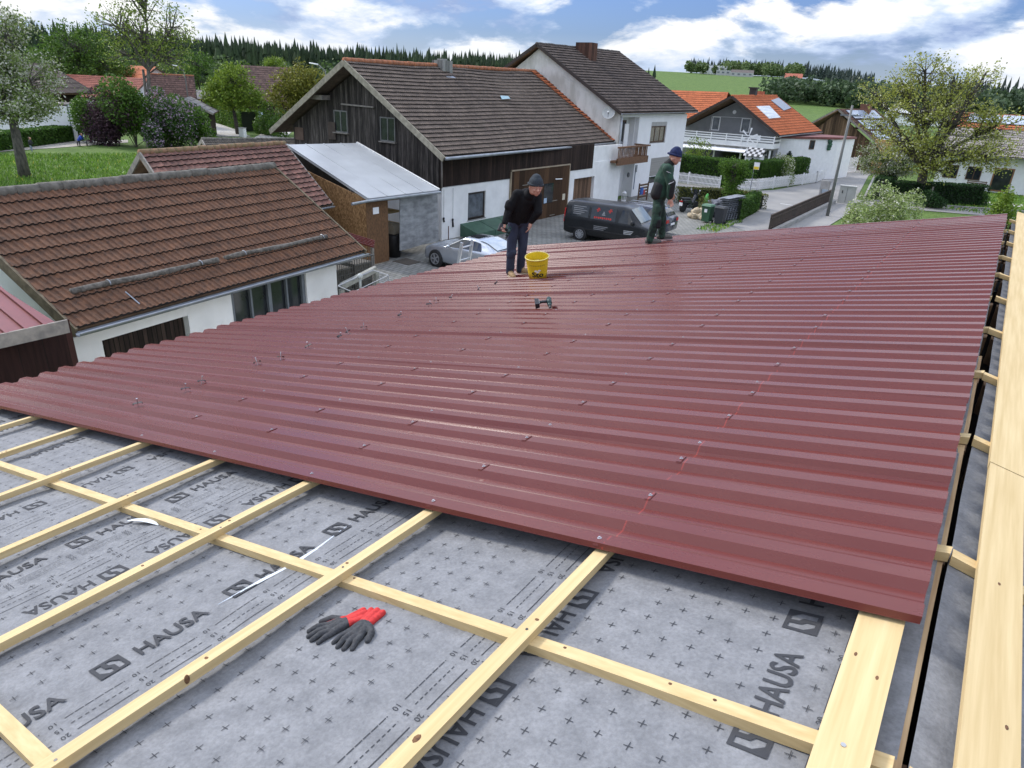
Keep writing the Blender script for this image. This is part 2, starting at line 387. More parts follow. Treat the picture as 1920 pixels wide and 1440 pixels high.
def tile_roof(mb, A, B, Cc, D, nc, ntl, wave=.03, step=.035, jit=.004, prof='pan', edge=True):
    """A-B eave, D-C ridge (A below D, B below C); every course a stepped wavy strip"""
    A, B, Cc, D = V(A), V(B), V(Cc), V(D); nrm = (B - A).cross(D - A).normalized()
    if nrm.z < 0: nrm = -nrm
    pr = {'pan': [(0, 0), (.09, .95), (.22, 1.0), (.32, .05), (.5, .0), (.59, .75), (.72, .8), (.82, 0)], 'beaver': [(0, 0), (.06, .35), (.94, .35)], 's': [(0, .2), (.2, 0), (.5, .1), (.65, .8), (.8, 1), (.92, .7)]}[prof]
    us = []
    for k in range(ntl):
        for u_, h_ in pr: us.append(((k + u_) / ntl, h_, k))
    us.append((1.0, pr[0][1], ntl - 1))
    for c in range(nc):
        v0 = c / nc; v1 = min(1, (c + 1.12) / nc); base = len(mb.v); dj = {}
        for (u, h, k) in us:
            if k not in dj: dj[k] = (random.uniform(-1, 1) * jit, random.uniform(-1, 1) * jit)
            j1, j2 = dj[k]; vv = v0 + j1 * .15 / max(.1, (D - A).length / nc) / nc
            lo = A.lerp(B, u).lerp(D.lerp(Cc, u), vv); hi = A.lerp(B, u).lerp(D.lerp(Cc, u), v1)
            zt = h * wave + j2
            mb.v.append(tuple(lo + nrm * (zt * .4 - .004))); mb.v.append(tuple(lo + nrm * (zt + step))); mb.v.append(tuple(hi + nrm * (zt)))
        for i in range(len(us) - 1):
            k = us[i][2]; uv = [(k + .5, c + .5)] * 4
            a = base + i * 3; b_ = a + 3
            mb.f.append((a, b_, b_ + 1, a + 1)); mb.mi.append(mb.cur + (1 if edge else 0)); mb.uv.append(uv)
            mb.f.append((a + 1, b_ + 1, b_ + 2, a + 2)); mb.mi.append(mb.cur); mb.uv.append(uv)
    return mb
def ridge_tiles(mb, a, b, r=.12, n=20, sag=0):
    a, b = V(a), V(b); d = (b - a) / n
    for i in range(n):
        p, q = a + d * i, a + d * (i + 1.08); j = random.uniform(-.012, .012)
        mb.tube([p + V((0, 0, j)), q + V((0, 0, j + .01))], [r * 1.06, r * .92], 10)
    return mb
def copy_tree(o, parent=None):
    c = o.copy(); C.objects.link(c)
    if parent is not None: c.parent = parent
    for ch in list(o.children): copy_tree(ch, c)
    return c
# ================================================================== FOREGROUND ROOF
TH = math.atan(.2177587); CT, ST = math.cos(TH), math.sin(TH)
def RP(a, y, n=0.0): return V((a * CT, y, 5.5 + a * ST + n / CT))
XR = 0.2; ZR = 5.5 + XR * .2177587; AR = XR / CT
def RQ(b, y, n=0.0):   # other slope, b metres beyond the ridge
    return V((XR + b * CT, y, ZR - b * ST + n / CT))
Y0, Y1 = -1.6, 13.75
wood_y = mat('sawn_timber_long', (.68, .53, .29), (.53, .385, .18), .75, (42, 1.6, 42), .26, .76, bmp=.12, bd=.004, spec=.3)
wood_x = mat('sawn_timber_cross', (.67, .52, .28), (.51, .365, .17), .75, (1.6, 42, 42), .26, .76, bmp=.12, bd=.004, spec=.3)
knot_m = mat('knot_wood', (.20, .10, .04), (.09, .04, .02), .8, (60, 60, 60))
inkm = mat('print_ink', (.060, .062, .068), (.045, .047, .052), .75, spec=.2)
# membrane material: mottled blue-grey fleece
m, t, p = principled('underlay_fleece'); setp(p, .82, 0, .22)
n = noi(t, posn(t, (9, 9, 9)), 1, 6, .6); n2 = noi(t, posn(t, (70, 70, 70)), 1, 4, .7); n3 = noi(t, posn(t, (1.7, 1.7, 1.7)), 1, 5, .6)
r = ramp(t, [(.3, (.168, .172, .179)), (.7, (.250, .254, .261))]); t.links.new(n, r.inputs[0])
r2 = ramp(t, [(.35, (.86,) * 3), (.65, (1.12,) * 3)]); t.links.new(n2, r2.inputs[0])
c_ = mixc_(t, 1.0, r.outputs[0], r2.outputs[0], 'MULTIPLY')
r3 = ramp(t, [(.66, (0, 0, 0)), (.76, (.55,) * 3)]); t.links.new(n3, r3.inputs[0])
n4 = noi(t, posn(t, (16, 16, 16)), 1, 4); r4 = ramp(t, [(.5, (0, 0, 0)), (.62, (1, 1, 1))]); t.links.new(n4, r4.inputs[0])
c_ = mixc_(t, mixc_(t, 1.0, r3.outputs[0], r4.outputs[0], 'MULTIPLY'), c_, (.30, .28, .20))
t.links.new(c_, p.inputs['Base Color']); bump(t, p, mth(t, 'ADD', n2, mth(t, 'MULTIPLY', n, 2.0)), .35, .006)
fleece = m
def hmem(a, y):
    h = .013 * noise.noise(V((a * 1.9, y * 2.3, 3.3))) + .005 * abs(noise.noise(V((a * 3.1 + y * 4.3, y * 1.2 - a * .7, 8.3)))) + .003 * noise.noise(V((a * 9, y * 7, 1.1)))
    k = max(0, 1 - abs((y - 1.95) / .55)) * max(0, 1 - abs((a + 4.2) / 1.5))
    h += k * (.011 * noise.noise(V((a * 16 + y * 3, y * 2.5, 7))) + .006 * noise.noise(V((a * 30, y * 4, 2))))
    k2 = max(0, 1 - abs((y - 1.3) / .35)) * max(0, 1 - abs((a + 3.2) / 1.0))
    h += k2 * .008 * noise.noise(V((a * 8 - y * 13, y * 9, 2)))
    return h
NM = -.1195
SEAMS = [AR - .030, -1.235, -2.315, -3.5, -4.80, -6.05, -7.35, -9.05]
def strip_mesh(a0, a1, y0, y1, over, res=.045):
    mb = MB(); na = max(2, int((a0 - a1) / res)); ny = max(2, int((y1 - y0) / res))
    for i in range(na + 1):
        for j in range(ny + 1):
            a = a0 + (a1 - a0) * i / na; y = y0 + (y1 - y0) * j / ny
            lip = over * min(1, i / na * 3)
            mb.v.append(tuple(RP(a, y, NM + hmem(a, y) + lip)))
    for i in range(na):
        for j in range(ny):
            b = i * (ny + 1) + j; mb.f.append((b, b + 1, b + ny + 2, b + ny + 1)); mb.mi.append(0); mb.uv.append(None)
    return mb
def on_mem(a, y, e=.0022, lip=0): return RP(a, y, NM + hmem(a, y) + e + lip)
HA_v, HA_f = text_mesh('HAUSA', 1.0, .018, 1)
hx = max(v[0] for v in HA_v); hy = max(v[1] for v in HA_v)
NUMS = {s_: text_mesh(s_, 1.0, .0, 0) for s_ in ('10', '15', '20')}
def put(mb, vf, ybeg, ylen, a_base, hgt, inv, wx, wy, lip):
    vs, fs = vf; pts = []
    for x, y, z in vs:
        if not inv: pts.append(on_mem(a_base - y / wy * hgt, ybeg + x / wx * ylen, .0022, lip))
        else: pts.append(on_mem(a_base + y / wy * hgt, ybeg - x / wx * ylen, .0022, lip))
    mb.raw(pts, fs)
def logo(mb, y0_, a_base, inv, lip, S=.112):
    sg = 1 if not inv else -1
    q = lambda u, w: on_mem(a_base - sg * w * S, y0_ + sg * u * S, .0022, lip)
    # dark square frame with a pale folded-N figure left open
    polys = [[(0, 0), (1, 0), (1, .13), (0, .13)], [(0, .87), (1, .87), (1, 1), (0, 1)], [(0, .13), (.13, .13), (.13, .87), (0, .87)], [(.87, .13), (1, .13), (1, .87), (.87, .87)],
             [(.13, .13), (.34, .13), (.13, .40)], [(.87, .87), (.66, .87), (.87, .60)],
             [(.36, .52), (.50, .40), (.50, .13), (.66, .13), (.66, .50), (.52, .62), (.50, .87), (.34, .87)]]
    for pl in polys:
        # split for drape
        c = (sum(u for u, _ in pl) / len(pl), sum(w for _, w in pl) / len(pl))
        for i in range(len(pl)):
            a_, b_ = pl[i], pl[(i + 1) % len(pl)]; mm = ((a_[0] + b_[0]) / 2, (a_[1] + b_[1]) / 2)
            mb.face([q(*a_), q(*mm), q(*c)]); mb.face([q(*mm), q(*b_), q(*c)])
def pline(mb, a, y0_, y1_, w, lip, dash=None):
    y = y0_
    while y < y1_ - 1e-4:
        e_ = min(y1_, y + (dash[0] if dash else .05))
        mb.face([on_mem(a - w / 2, y, .002, lip), on_mem(a - w / 2, e_, .002, lip), on_mem(a + w / 2, e_, .002, lip), on_mem(a + w / 2, y, .002, lip)][::-1])
        y = e_ + (dash[1] if dash else 0)
def cross(mb, a, y, lip, s=.015, w=.0027):
    j = random.uniform(-.0015, .0015)
    mb.face([on_mem(a - s, y - w / 2 + j, .002, lip), on_mem(a + s, y - w / 2, .002, lip), on_mem(a + s, y + w / 2, .002, lip), on_mem(a - s, y + w / 2 + j, .002, lip)])
    mb.face([on_mem(a - w / 2, y - s, .0021, lip), on_mem(a + w / 2, y - s, .0021, lip), on_mem(a + w / 2, y + s, .0021, lip), on_mem(a - w / 2, y + s, .0021, lip)])
# print layout per strip: upright text baselines, inverted text baselines, ruler sets
TEXT = {0: ([(-.117, 1.497)], [(-1.005, 1.977)], [(-1.192, -1.145, -1.094, 1.434)], [-.02]),
        1: ([], [], [(-2.231, -2.177, -2.124, .508)], []),
        2: ([(-2.323, .712)], [(-3.215, 1.19)], [(-3.406, -3.354, -3.303, .942)], []),
        3: ([(-3.668, 1.152)], [(-4.69, 1.935)], [(-4.555 + .12, -4.50 + .12, -4.445 + .12, 1.30), (-3.53, -3.56, -3.59, 1.1)], []),
        4: ([(-5.02, 1.33)], [(-5.93, 1.55)], [(-4.93, -4.96, -4.99, 1.2)], []),
        5: ([(-6.15, 1.62)], [(-7.2, 1.6)], [], []), 6: ([(-7.5, 1.4)], [(-8.8, 1.4)], [], [])}
memlab = ['blue-grey printed roofing membrane strip nearest the ridge, running under the wide board', 'blue-grey membrane strip with the work gloves lying on it',
          'membrane strip with large upright lettering just left of the gloves, edged by white tape', 'third membrane strip down from the gloves, wrinkled beside the cross batten',
          'membrane strip in the left middle of the bare roof part', 'membrane strip near the left picture edge under the sheet corner', 'lowest membrane strip beside the eave, mostly out of view']
PER = .5675
for si in range(7):
    a0, a1 = SEAMS[si], SEAMS[si + 1] - .0; lip = .004
    root = thing('roofing_membrane', memlab[si], 'membrane', RP((a0 + a1) / 2, 1, NM), 0, 'printed membrane strips on the roof')
    mb = strip_mesh(a0, a1, Y0 + .2, 2.6, lip)
    ov = strip_mesh(a0, a1, 2.6, Y1, lip, .25) if si else strip_mesh(a0, a1, 2.6, Y1, lip, .1)
    mb.raw(ov.v, ov.f)
    mb.cur = 1
    up, inv, rul, edge = TEXT[si]; busy = []
    for ab, yl in up:
        for k in range(-5, 3):
            y = yl + PER * k
            if Y0 + .3 < y < 2.5: logo(mb, y, ab, False, lip)
            if Y0 + .3 < y + .155 and y + .46 < 2.6: put(mb, (HA_v, HA_f), y + .153, .30, ab - .014, .083, False, hx, hy, lip)
        busy.append((ab - .135, ab + .02))
    for ab, yl in inv:
        for k in range(-5, 3):
            y = yl + PER * k
            if Y0 + .3 < y < 2.5: logo(mb, y, ab, True, lip)
            if Y0 + .3 < y - .46 and y - .14 < 2.6: put(mb, (HA_v, HA_f), y - .145, .30, ab + .014, .083, True, hx, hy, lip)
        busy.append((ab - .02, ab + .13))
    for (l10, l15, l20, yn) in rul:
        for k in range(-8, 6):
            y = yn + .2885 * k
            if not (Y0 + .4 < y < 2.25): continue
            for aa, s_, dash in ((l10, '10', (.03, .004)), (l15, '15', (.014, .009)), (l20, '20', None)):
                put(mb, NUMS[s_], y + .018, .034, aa - .011, .024, True, 1.1, .72, lip)
                pline(mb, aa, y + .04, y + .2885 - .04, .0036, lip, dash)
        busy.append((min(l10, l20) - .03, max(l10, l20) + .03))
    for aa in edge:
        for k in range(-8, 6):
            y = 1.99 + .2885 * k
            if Y0 + .4 < y < 2.25: put(mb, NUMS['20'], y - .018, .034, aa + .008, .024, False, 1.1, .72, lip); pline(mb, aa, y + .03, y + .2885 - .03, .008, lip)
        busy.append((aa - .03, aa + .05))
    ga = math.ceil((-.067 - a0) / .0985) if si else 0
    k = 0
    while True:
        a = -.067 - .0991 * k; k += 1
        if a < a1 + .03: break
        if a > a0 - .03: continue
        for j in range(-40, 30):
            y = 1.729 + .0935 * j + (0.02 * math.sin(si * 2.1)) 
            if not (Y0 + .3 < y < 2.45): continue
            if any(lo < a < hi for lo, hi in busy):
                if not (si == 0 and abs(a + .166) < .02 and abs((y - 1.497 + .9) % PER - .9 % PER) < .0): continue
            if random.random() < .03: continue
            cross(mb, a, y, lip)
    me_o = mb.build('fleece_sheet', [fleece, inkm], root, False)
    sm = [i for i in me_o.data.polygons if i.material_index == 0]
    for f_ in sm: f_.use_smooth = True
# white tape peeking under the overlap
tp = MB(); pts_ = [(-2.352, 1.21, .001), (-2.340, 1.30, .007), (-2.322, 1.42, .021), (-2.31, 1.52, .014), (-2.30, 1.62, .024), (-2.31, 1.72, .012), (-2.335, 1.86, .005), (-2.355, 1.98, .001)]
for (a, y, w), (a2, y2, w2) in zip(pts_, pts_[1:]):
    tp.face([RP(a, y, NM + .010), RP(a - w, y, NM + .013), RP(a2 - w2, y2, NM + .013), RP(a2, y2, NM + .010)])
tag(tp.build('adhesive_tape', mat('white_tape', (.75, .8, .85), (.6, .65, .7), .5)), 'white peeled edge tape sticking up along the membrane overlap left of the gloves', 'tape')
tp = MB(); us_ = [i / 7 for i in range(8)]; wq = lambda u: .028 * math.sin(u * math.pi) ** .7 + .003
for u0, u1 in zip(us_, us_[1:]):
    P0 = lambda u: RP(-3.70 + .26 * u, 1.46 + .05 * u, NM + .012 + .012 * math.sin(u * 3.1)); P1_ = lambda u: RP(-3.70 + .26 * u - wq(u) * .3, 1.46 + .05 * u + wq(u), NM + .016 + .01 * math.sin(u * 3.1))
    tp.face([P0(u0), P0(u1), P1_(u1), P1_(u0)])
tag(tp.build('adhesive_tape', mat('white_tape', (.75, .8, .85))), 'short crumpled white tape end beside the cross batten at the left', 'tape')

# ---- counter battens (down the slope) and battens (along the ridge)
cbl = ['light timber counter batten crossing under the battens behind the gloves', 'light timber counter batten in the bottom left corner of the picture', 'counter batten hidden further under the red sheets']
cbys = [(1.588, 0.0)] + [(.41, 0)] 
for i, yc in enumerate([1.592, .42, -.75]):
    mb = MB(); segs = 10
    for k in range(segs):
        a0_, a1_ = AR - .04 + (-9.05 - AR) * k / segs, AR - .04 + (-9.05 - AR) * (k + 1) / segs
        dy = lambda a: (-.016 * max(0, -a - .8) if i == 0 else 0)
        mb.hexa([RP(a1_, yc + dy(a1_) - .027, -.1165), RP(a0_, yc + dy(a0_) - .027, -.1165), RP(a0_, yc + dy(a0_) + .027, -.1165), RP(a1_, yc + dy(a1_) + .027, -.1165),
                 RP(a1_, yc + dy(a1_) - .027, -.0775), RP(a0_, yc + dy(a0_) - .027, -.0775), RP(a0_, yc + dy(a0_) + .027, -.0775), RP(a1_, yc + dy(a1_) + .027, -.0775)])
    o = mb.build('counter_batten', wood_x); tag(o, cbl[i] if i < 2 else 'counter batten at the very bottom edge of the picture, barely seen', 'batten', 'counter battens down the roof slope')
    if i < 2:
        for a in (-.3, -.42, -.8, -1.9, -3.1):
            kb = MB(); kb.sphere(RP(a + random.uniform(-.05, .05), yc + (-.016 * max(0, -a - .8) if i == 0 else 0) + random.uniform(-.015, .015), -.0777), .006, 8, 4, (1.4, 1, .25)); 
            kb.build('knot', knot_m, o)
BAT = [-.985, -1.955, -2.915, -3.905, -4.905, -6.0, -7.0, -8.0, -8.93]
batlab = ['first narrow batten down from the wide ridge board, crossing right of the gloves', 'second batten from the wide board with a dark resin mark, left of the gloves', 'third narrow batten counted from the wide board', 'fourth narrow batten counted from the wide board', 'fifth narrow batten counted from the wide board', 'sixth narrow batten, near the left picture edge', 'seventh narrow batten, only its end shows at the far left edge', 'eighth batten under the red sheets near the eave', 'eave batten under the lower ends of the red sheets']
def slope_bar(mb, a, w, y0_, y1_, n0, n1, segs=1, wob=0, fr=RP):
    for k in range(segs):
        ya, yb = y0_ + (y1_ - y0_) * k / segs, y0_ + (y1_ - y0_) * (k + 1) / segs
        wa, wb = (wob * noise.noise(V((a, ya * .7, 5))), wob * noise.noise(V((a, yb * .7, 5))))
        lo = [(a - w / 2 + wa, ya), (a + w / 2 + wa, ya), (a + w / 2 + wb, yb), (a - w / 2 + wb, yb)]
        if fr is RP: mb.hexa([fr(x, y, n0) for x, y in lo] + [fr(x, y, n1) for x, y in lo])
        else: mb.hexa([fr(x, y, n0) for x, y in lo] + [fr(x, y, n1) for x, y in lo])
for i, a in enumerate(BAT):
    mb = MB(); slope_bar(mb, a, .062, Y0 + (.1 if i else .0), Y1 - .1, -.077, -.037, 14, .014)
    o = tag(mb.build('batten', wood_y), batlab[i], 'batten', 'battens along the roof')
    for y in [q for q in (1.62, .75 + .2 * (i % 3)) if i < 6]:
        kb = MB(); kb.sphere(RP(a + random.uniform(-.015, .015), y + random.uniform(-.03, .03), -.0372), .009, 8, 4, (1.2, .8, .25)); kb.build('knot', knot_m, o)
    for y in ((1.585, .425) if i < 7 else ()):
        kb = MB(); q_ = RP(a + random.uniform(-.014, .014), y + random.uniform(-.012, .012), -.0365); kb.tube([q_ - V((0, 0, .002)), q_ + V((0, 0, .0012))], .0055, 8); kb.build('screw_head', mat('screw_dark', (.16, .15, .13), (.08, .075, .07), .5, metal=.5), o)
    if i == 1:
        kb = MB(); kb.sphere(RP(a + .028, .842, -.048), .013, 10, 6, (.5, .8, 1.6)); kb.build('resin_mark', knot_m, o)
    if i == 0:
        kb = MB(); kb.sphere(RP(a - .004, 1.03, -.0372), .012, 8, 4, (1, 1.5, .3)); kb.build('knot', knot_m, o)
mb = MB(); slope_bar(mb, .047, .134, Y0, Y1 - .05, -.077, -.037, 10, .004)
ob = tag(mb.build('ridge_board', wood_y), 'wide pale board left of the ridge gap, emerging from under the sheet corner', 'board', 'wide boards beside the ridge')
mb = MB(); mb.tube([RP(.045, 1.555, -.038), RP(.045, 1.555, -.034)], .007, 10); mb.build('screw_head', mat('zinc', (.6, .6, .6), (.5, .5, .5), .35, metal=.9), ob)
for q in ((.08, 1.85), (.01, 1.93)):
    kb = MB(); kb.sphere(RP(q[0], q[1], -.0372), .006, 8, 4, (1, 1.8, .2)); kb.build('knot', knot_m, ob)
# right hand side of the ridge
mb = MB(); BW = [.075, .235]
def plank(mb, b0, b1, y0_, y1_, n0, n1, segs=8):
    slope_bar(mb, (b0 + b1) / 2, b1 - b0, y0_, y1_, n0, n1, segs, .006, RQ)
plank(mb, .088, .235, 3.62, Y1 + .5, -.077, -.035); 
tag(mb.build('ridge_board', wood_y), 'far length of the wide pale board right of the ridge gap', 'board', 'wide boards beside the ridge')
mb = MB(); plank(mb, .090, .236, Y0, 3.612, -.077, -.036)
o = tag(mb.build('ridge_board', wood_y), 'near length of the wide pale board along the right picture edge', 'board', 'wide boards beside the ridge')
for q in ((.16, 2.6), (.2, 1.9)):
    kb = MB(); kb.sphere(RQ(q[0], q[1], -.0362), .006, 8, 4, (1, 1.8, .2)); kb.build('knot', knot_m, o)
mb = MB()
for i in range(60):
    for j in range(3):
        pass
ya = np.linspace(Y0, Y1, 150); bb = [.035, .09, .12, .3, .8, 2.0, 4.5, 9.0]
g0 = lambda y: -.002 + .010 * max(0, min(1, (y - 1.9) / 1.0)) + .034 * max(0, min(1, (y - 3.3) / 2.0)) + .005 * noise.noise(V((y * 1.8, 0, 0)))
for i, y in enumerate(ya):
    for j, b in enumerate(bb): mb.v.append(tuple(RQ(b if j else g0(y), y, NM + .004 * noise.noise(V((b * 5, y * 3, 9))))))
for i in range(len(ya) - 1):
    for j in range(len(bb) - 1):
        b = i * len(bb) + j; mb.f.append((b, b + 1, b + len(bb) + 1, b + len(bb))); mb.mi.append(0); mb.uv.append(None)
mb.cur = 1
def on2(b, y): return RQ(b, y, NM + .006)
for k in range(0, 90):
    for bq in (.30, .40, .50):
        y = .6 + k * .0935
        if y < Y1 - .3:
            mb.face([on2(bq - .024, y - .002), on2(bq + .024, y - .002), on2(bq + .024, y + .002), on2(bq - .024, y + .002)])
            mb.face([on2(bq - .002, y - .024), on2(bq + .002, y - .024), on2(bq + .002, y + .024), on2(bq - .002, y + .024)])
tag(mb.build('roofing_membrane', [fleece, inkm]), 'plain grey membrane on the far roof side, between ridge gap and right board', 'membrane', 'printed membrane strips on the roof')
# sarking boards edge seen at the gap, rafters in the gap
tanw = mat('old_board', (.52, .36, .19), (.34, .21, .10), .8, (30, 2, 30))
mb = MB()
ys = np.linspace(Y0, 5.6, 40)
for k in range(len(ys) - 1):
    e0, e1 = [.013 + .006 * max(0, noise.noise(V((y * 1.3, 4, 0)))) + .005 * max(0, min(1, (y - 1.9) / .8)) for y in (ys[k], ys[k + 1])]
    mb.hexa([RP(AR - .05, ys[k], -.155), RP(AR - .03 + e0, ys[k], -.155), RP(AR - .03 + e1, ys[k + 1], -.155), RP(AR - .05, ys[k + 1], -.155),
             RP(AR - .05, ys[k], -.122), RP(AR - .03 + e0, ys[k], -.122), RP(AR - .03 + e1, ys[k + 1], -.122), RP(AR - .05, ys[k + 1], -.122)])
tag(mb.build('sarking_board', tanw), 'thin tan board edge showing along the open ridge gap', 'board')
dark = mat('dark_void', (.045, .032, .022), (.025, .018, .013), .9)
RY = [1.585, 2.72, 3.93, 5.06, 6.25, 7.45, 8.6, 9.75, 10.9, 12.05, 13.3]
for i, y in enumerate(RY):
    if i:   # left stub, flush under the sheet
        mb = MB(); j = random.uniform(-.02, .02)
        mb.hexa([RP(a_, y_ + j, n_) for n_ in (-.1165, -.0775) for a_, y_ in ((-.0, y - .027), (AR - .012 + j, y - .027), (AR - .008 + j, y + .027), (-.0, y + .027))])
        tag(mb.build('counter_batten', wood_x), 'short batten end left of the ridge gap, %s from the front' % ['', 'second', 'third', 'fourth', 'fifth', 'sixth', 'seventh', 'eighth', 'ninth', 'tenth', 'last'][i], 'batten', 'batten ends left of the ridge gap')
    mb = MB(); j = random.uniform(-.012, .012)
    mb.hexa([RQ(a_, y_, n_) for n_ in (-.116, -.0765) for a_, y_ in ((.004 + j, y - .03 + j), (.6, y - .03), (.6, y + .026), (.004 + j, y + .026 + j))])
    tag(mb.build('counter_batten', wood_x), 'batten end right of the ridge gap, under the right board, %s from the front' % ['first', 'second', 'third', 'fourth', 'fifth', 'sixth', 'seventh', 'eighth', 'ninth', 'tenth', 'last'][i], 'batten', 'batten ends right of the ridge gap')
# the building under this roof
root = thing('farm_building', 'large farm building the men stand on, its roof being sheeted', 'building', (0, 6, 0))
wallw = mat('render_white', (.87, .87, .85), (.77, .77, .75), .85, (1.5, 1.5, 1.5), bmp=.05)
mb = MB(); mb.box(-8.6, 9.0, Y0 + .1, Y0 + .35, 0, 3.3); mb.box(-8.6, 9.0, Y1 - .4, Y1 - .15, 0, 3.3); mb.box(-8.6, -8.35, Y0 + .35, Y1 - .4, 0, 3.3); mb.box(8.75, 9.0, Y0 + .35, Y1 - .4, 0, 3.3)
for yy in (Y0 + .1, Y1 - .4):
    mb.raw([(-8.6, yy, 3.3), (9, yy, 3.3), (.2, yy, 5.25), (-8.6, yy + .25, 3.3), (9, yy + .25, 3.3), (.2, yy + .25, 5.25)], [(0, 1, 2), (5, 4, 3), (0, 2, 5, 3), (1, 4, 5, 2)])
mb.build('wall', wallw, root)
raft = mat('rafter_wood', (.30, .18, .09), (.18, .10, .05), .8, (8, 8, 8))
for y in np.arange(Y0 + .9, Y1, 1.17):
    mb = MB(); mb.hexa([RP(a_, y_, n_) for n_ in (-.36, -.162) for a_, y_ in ((-9.0, y - .05), (AR, y - .05), (AR, y + .05), (-9.0, y + .05))])
    mb.hexa([RQ(a_, y_, n_) for n_ in (-.36, -.162) for a_, y_ in ((.03, y - .05), (9.0, y - .05), (9.0, y + .05), (.03, y + .05))]); mb.build('rafter', raft, root)
mb = MB(); mb.hexa([RP(a_, y_, n_) for n_ in (-.157, -.1405) for a_, y_ in ((-9.05, Y0 + .1), (AR - .075, Y0 + .1), (AR - .075, Y1 - .05), (-9.05, Y1 - .05))]); mb.build('roof_deck', tanw, root)
mb = MB(); mb.hexa([RQ(a_, y_, n_) for n_ in (-.157, -.1405) for a_, y_ in ((.08, Y0 + .1), (9.05, Y0 + .1), (9.05, Y1 - .05), (.08, Y1 - .05))]); mb.build('roof_deck', tanw, root)
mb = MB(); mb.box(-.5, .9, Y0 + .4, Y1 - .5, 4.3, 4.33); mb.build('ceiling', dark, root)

# ---- red trapezoidal sheets
m, t, p = principled('red_coated_steel'); setp(p, .30, 0, .42, .06)
p.inputs['Coat Roughness'].default_value = .22
n = noi(t, posn(t, (.9, 3, 3)), 1, 6, .6); r = ramp(t, [(.3, (.116, .0235, .0185)), (.7, (.132, .0275, .0215))]); t.links.new(n, r.inputs[0])
gp_ = t.nodes.new('ShaderNodeNewGeometry'); sx_ = t.nodes.new('ShaderNodeSeparateXYZ'); t.links.new(gp_.outputs['Position'], sx_.inputs[0])
chalk = mth(t, 'MULTIPLY', mth(t, 'LESS_THAN', mth(t, 'ABSOLUTE', mth(t, 'ADD', sx_.outputs[0], .955)), .0035), mth(t, 'GREATER_THAN', noi(t, posn(t, (9, 9, 9)), 1, 3), .47))
dst = ramp(t, [(.52, (0, 0, 0)), (.72, (.09,) * 3)]); t.links.new(noi(t, posn(t, (1.1, 2.6, 2)), 1, 9, .72), dst.inputs[0])
cc_ = mixc_(t, mth(t, 'MULTIPLY', chalk, .28), mixc_(t, dst.outputs[0], r.outputs[0], (.26, .13, .11)), (.55, .07, .05))
t.links.new(cc_, p.inputs['Base Color'])
n2 = noi(t, posn(t, (2.5, 9, 9)), 1, 6, .65); rr = ramp(t, [(.3, (.25,) * 3), (.75, (.31,) * 3)]); t.links.new(n2, rr.inputs[0]); t.links.new(rr.outputs[0], p.inputs['Roughness'])
n3 = noi(t, posn(t, (1.2, 5, 5)), 1, 3); bump(t, p, n3, .03, .01)
redm = m; edgem = mat('sheet_edge', (.25, .05, .05), (.2, .04, .04), .5)
PIT = .2166
def profile(y, up=0.0):
    """crest height above valley at offset y within the sheet"""
    u = (y % PIT); cw, sw = .072, .030
    u0 = (u + cw / 2 + sw) % PIT
    if u0 < sw: return u0 / sw
    if u0 < sw + cw: return 1.0
    if u0 < 2 * sw + cw: return 1 - (u0 - sw - cw) / sw
    return 0.0
def prof_pts(n=5, lap=True):
    P = []; cw, sw = .072, .030
    for k in range(n + (1 if lap else 0)):
        c = .02 + k * PIT
        P += [(c - cw / 2 - sw, 0), (c - cw / 2, 1), (c + cw / 2, 1), (c + cw / 2 + sw, 0)]
        if k < n: P += [(c + PIT / 2 - .012, 0), (c + PIT / 2 - .008, .09), (c + PIT / 2 + .008, .09), (c + PIT / 2 + .012, 0)]
    return P
SY = [2.154 + 1.083 * k for k in range(10)] + [2.154 + 10.83 - .5]
ordn = ['nearest', 'second', 'third', 'fourth', 'fifth', 'sixth', 'seventh', 'eighth', 'ninth', 'tenth', 'farthest']
zincm = mat('zinc_screw', (.62, .60, .60), (.5, .48, .48), .3, metal=.8); blackm = mat('black_rubber', (.015, .015, .016), (.01, .01, .01), .6)
def saddle(mb):
    # saddle washer over a crest, local axes: x down slope, y along eave
    for s_ in (-1, 1):
        mb.hexa([(-.013, s_ * .041, -.010), (.013, s_ * .041, -.010), (.013, s_ * .038, -.012), (-.013, s_ * .038, -.012), (-.013, s_ * .036, .001), (.013, s_ * .036, .001), (.013, s_ * .030, .001), (-.013, s_ * .030, .001)])
    mb.box(-.013, .013, -.036, .036, .0004, .0018)
base_screw = None
RBR = Matrix(((CT, 0, -ST), (0, 1, 0), (ST, 0, CT))).to_4x4()
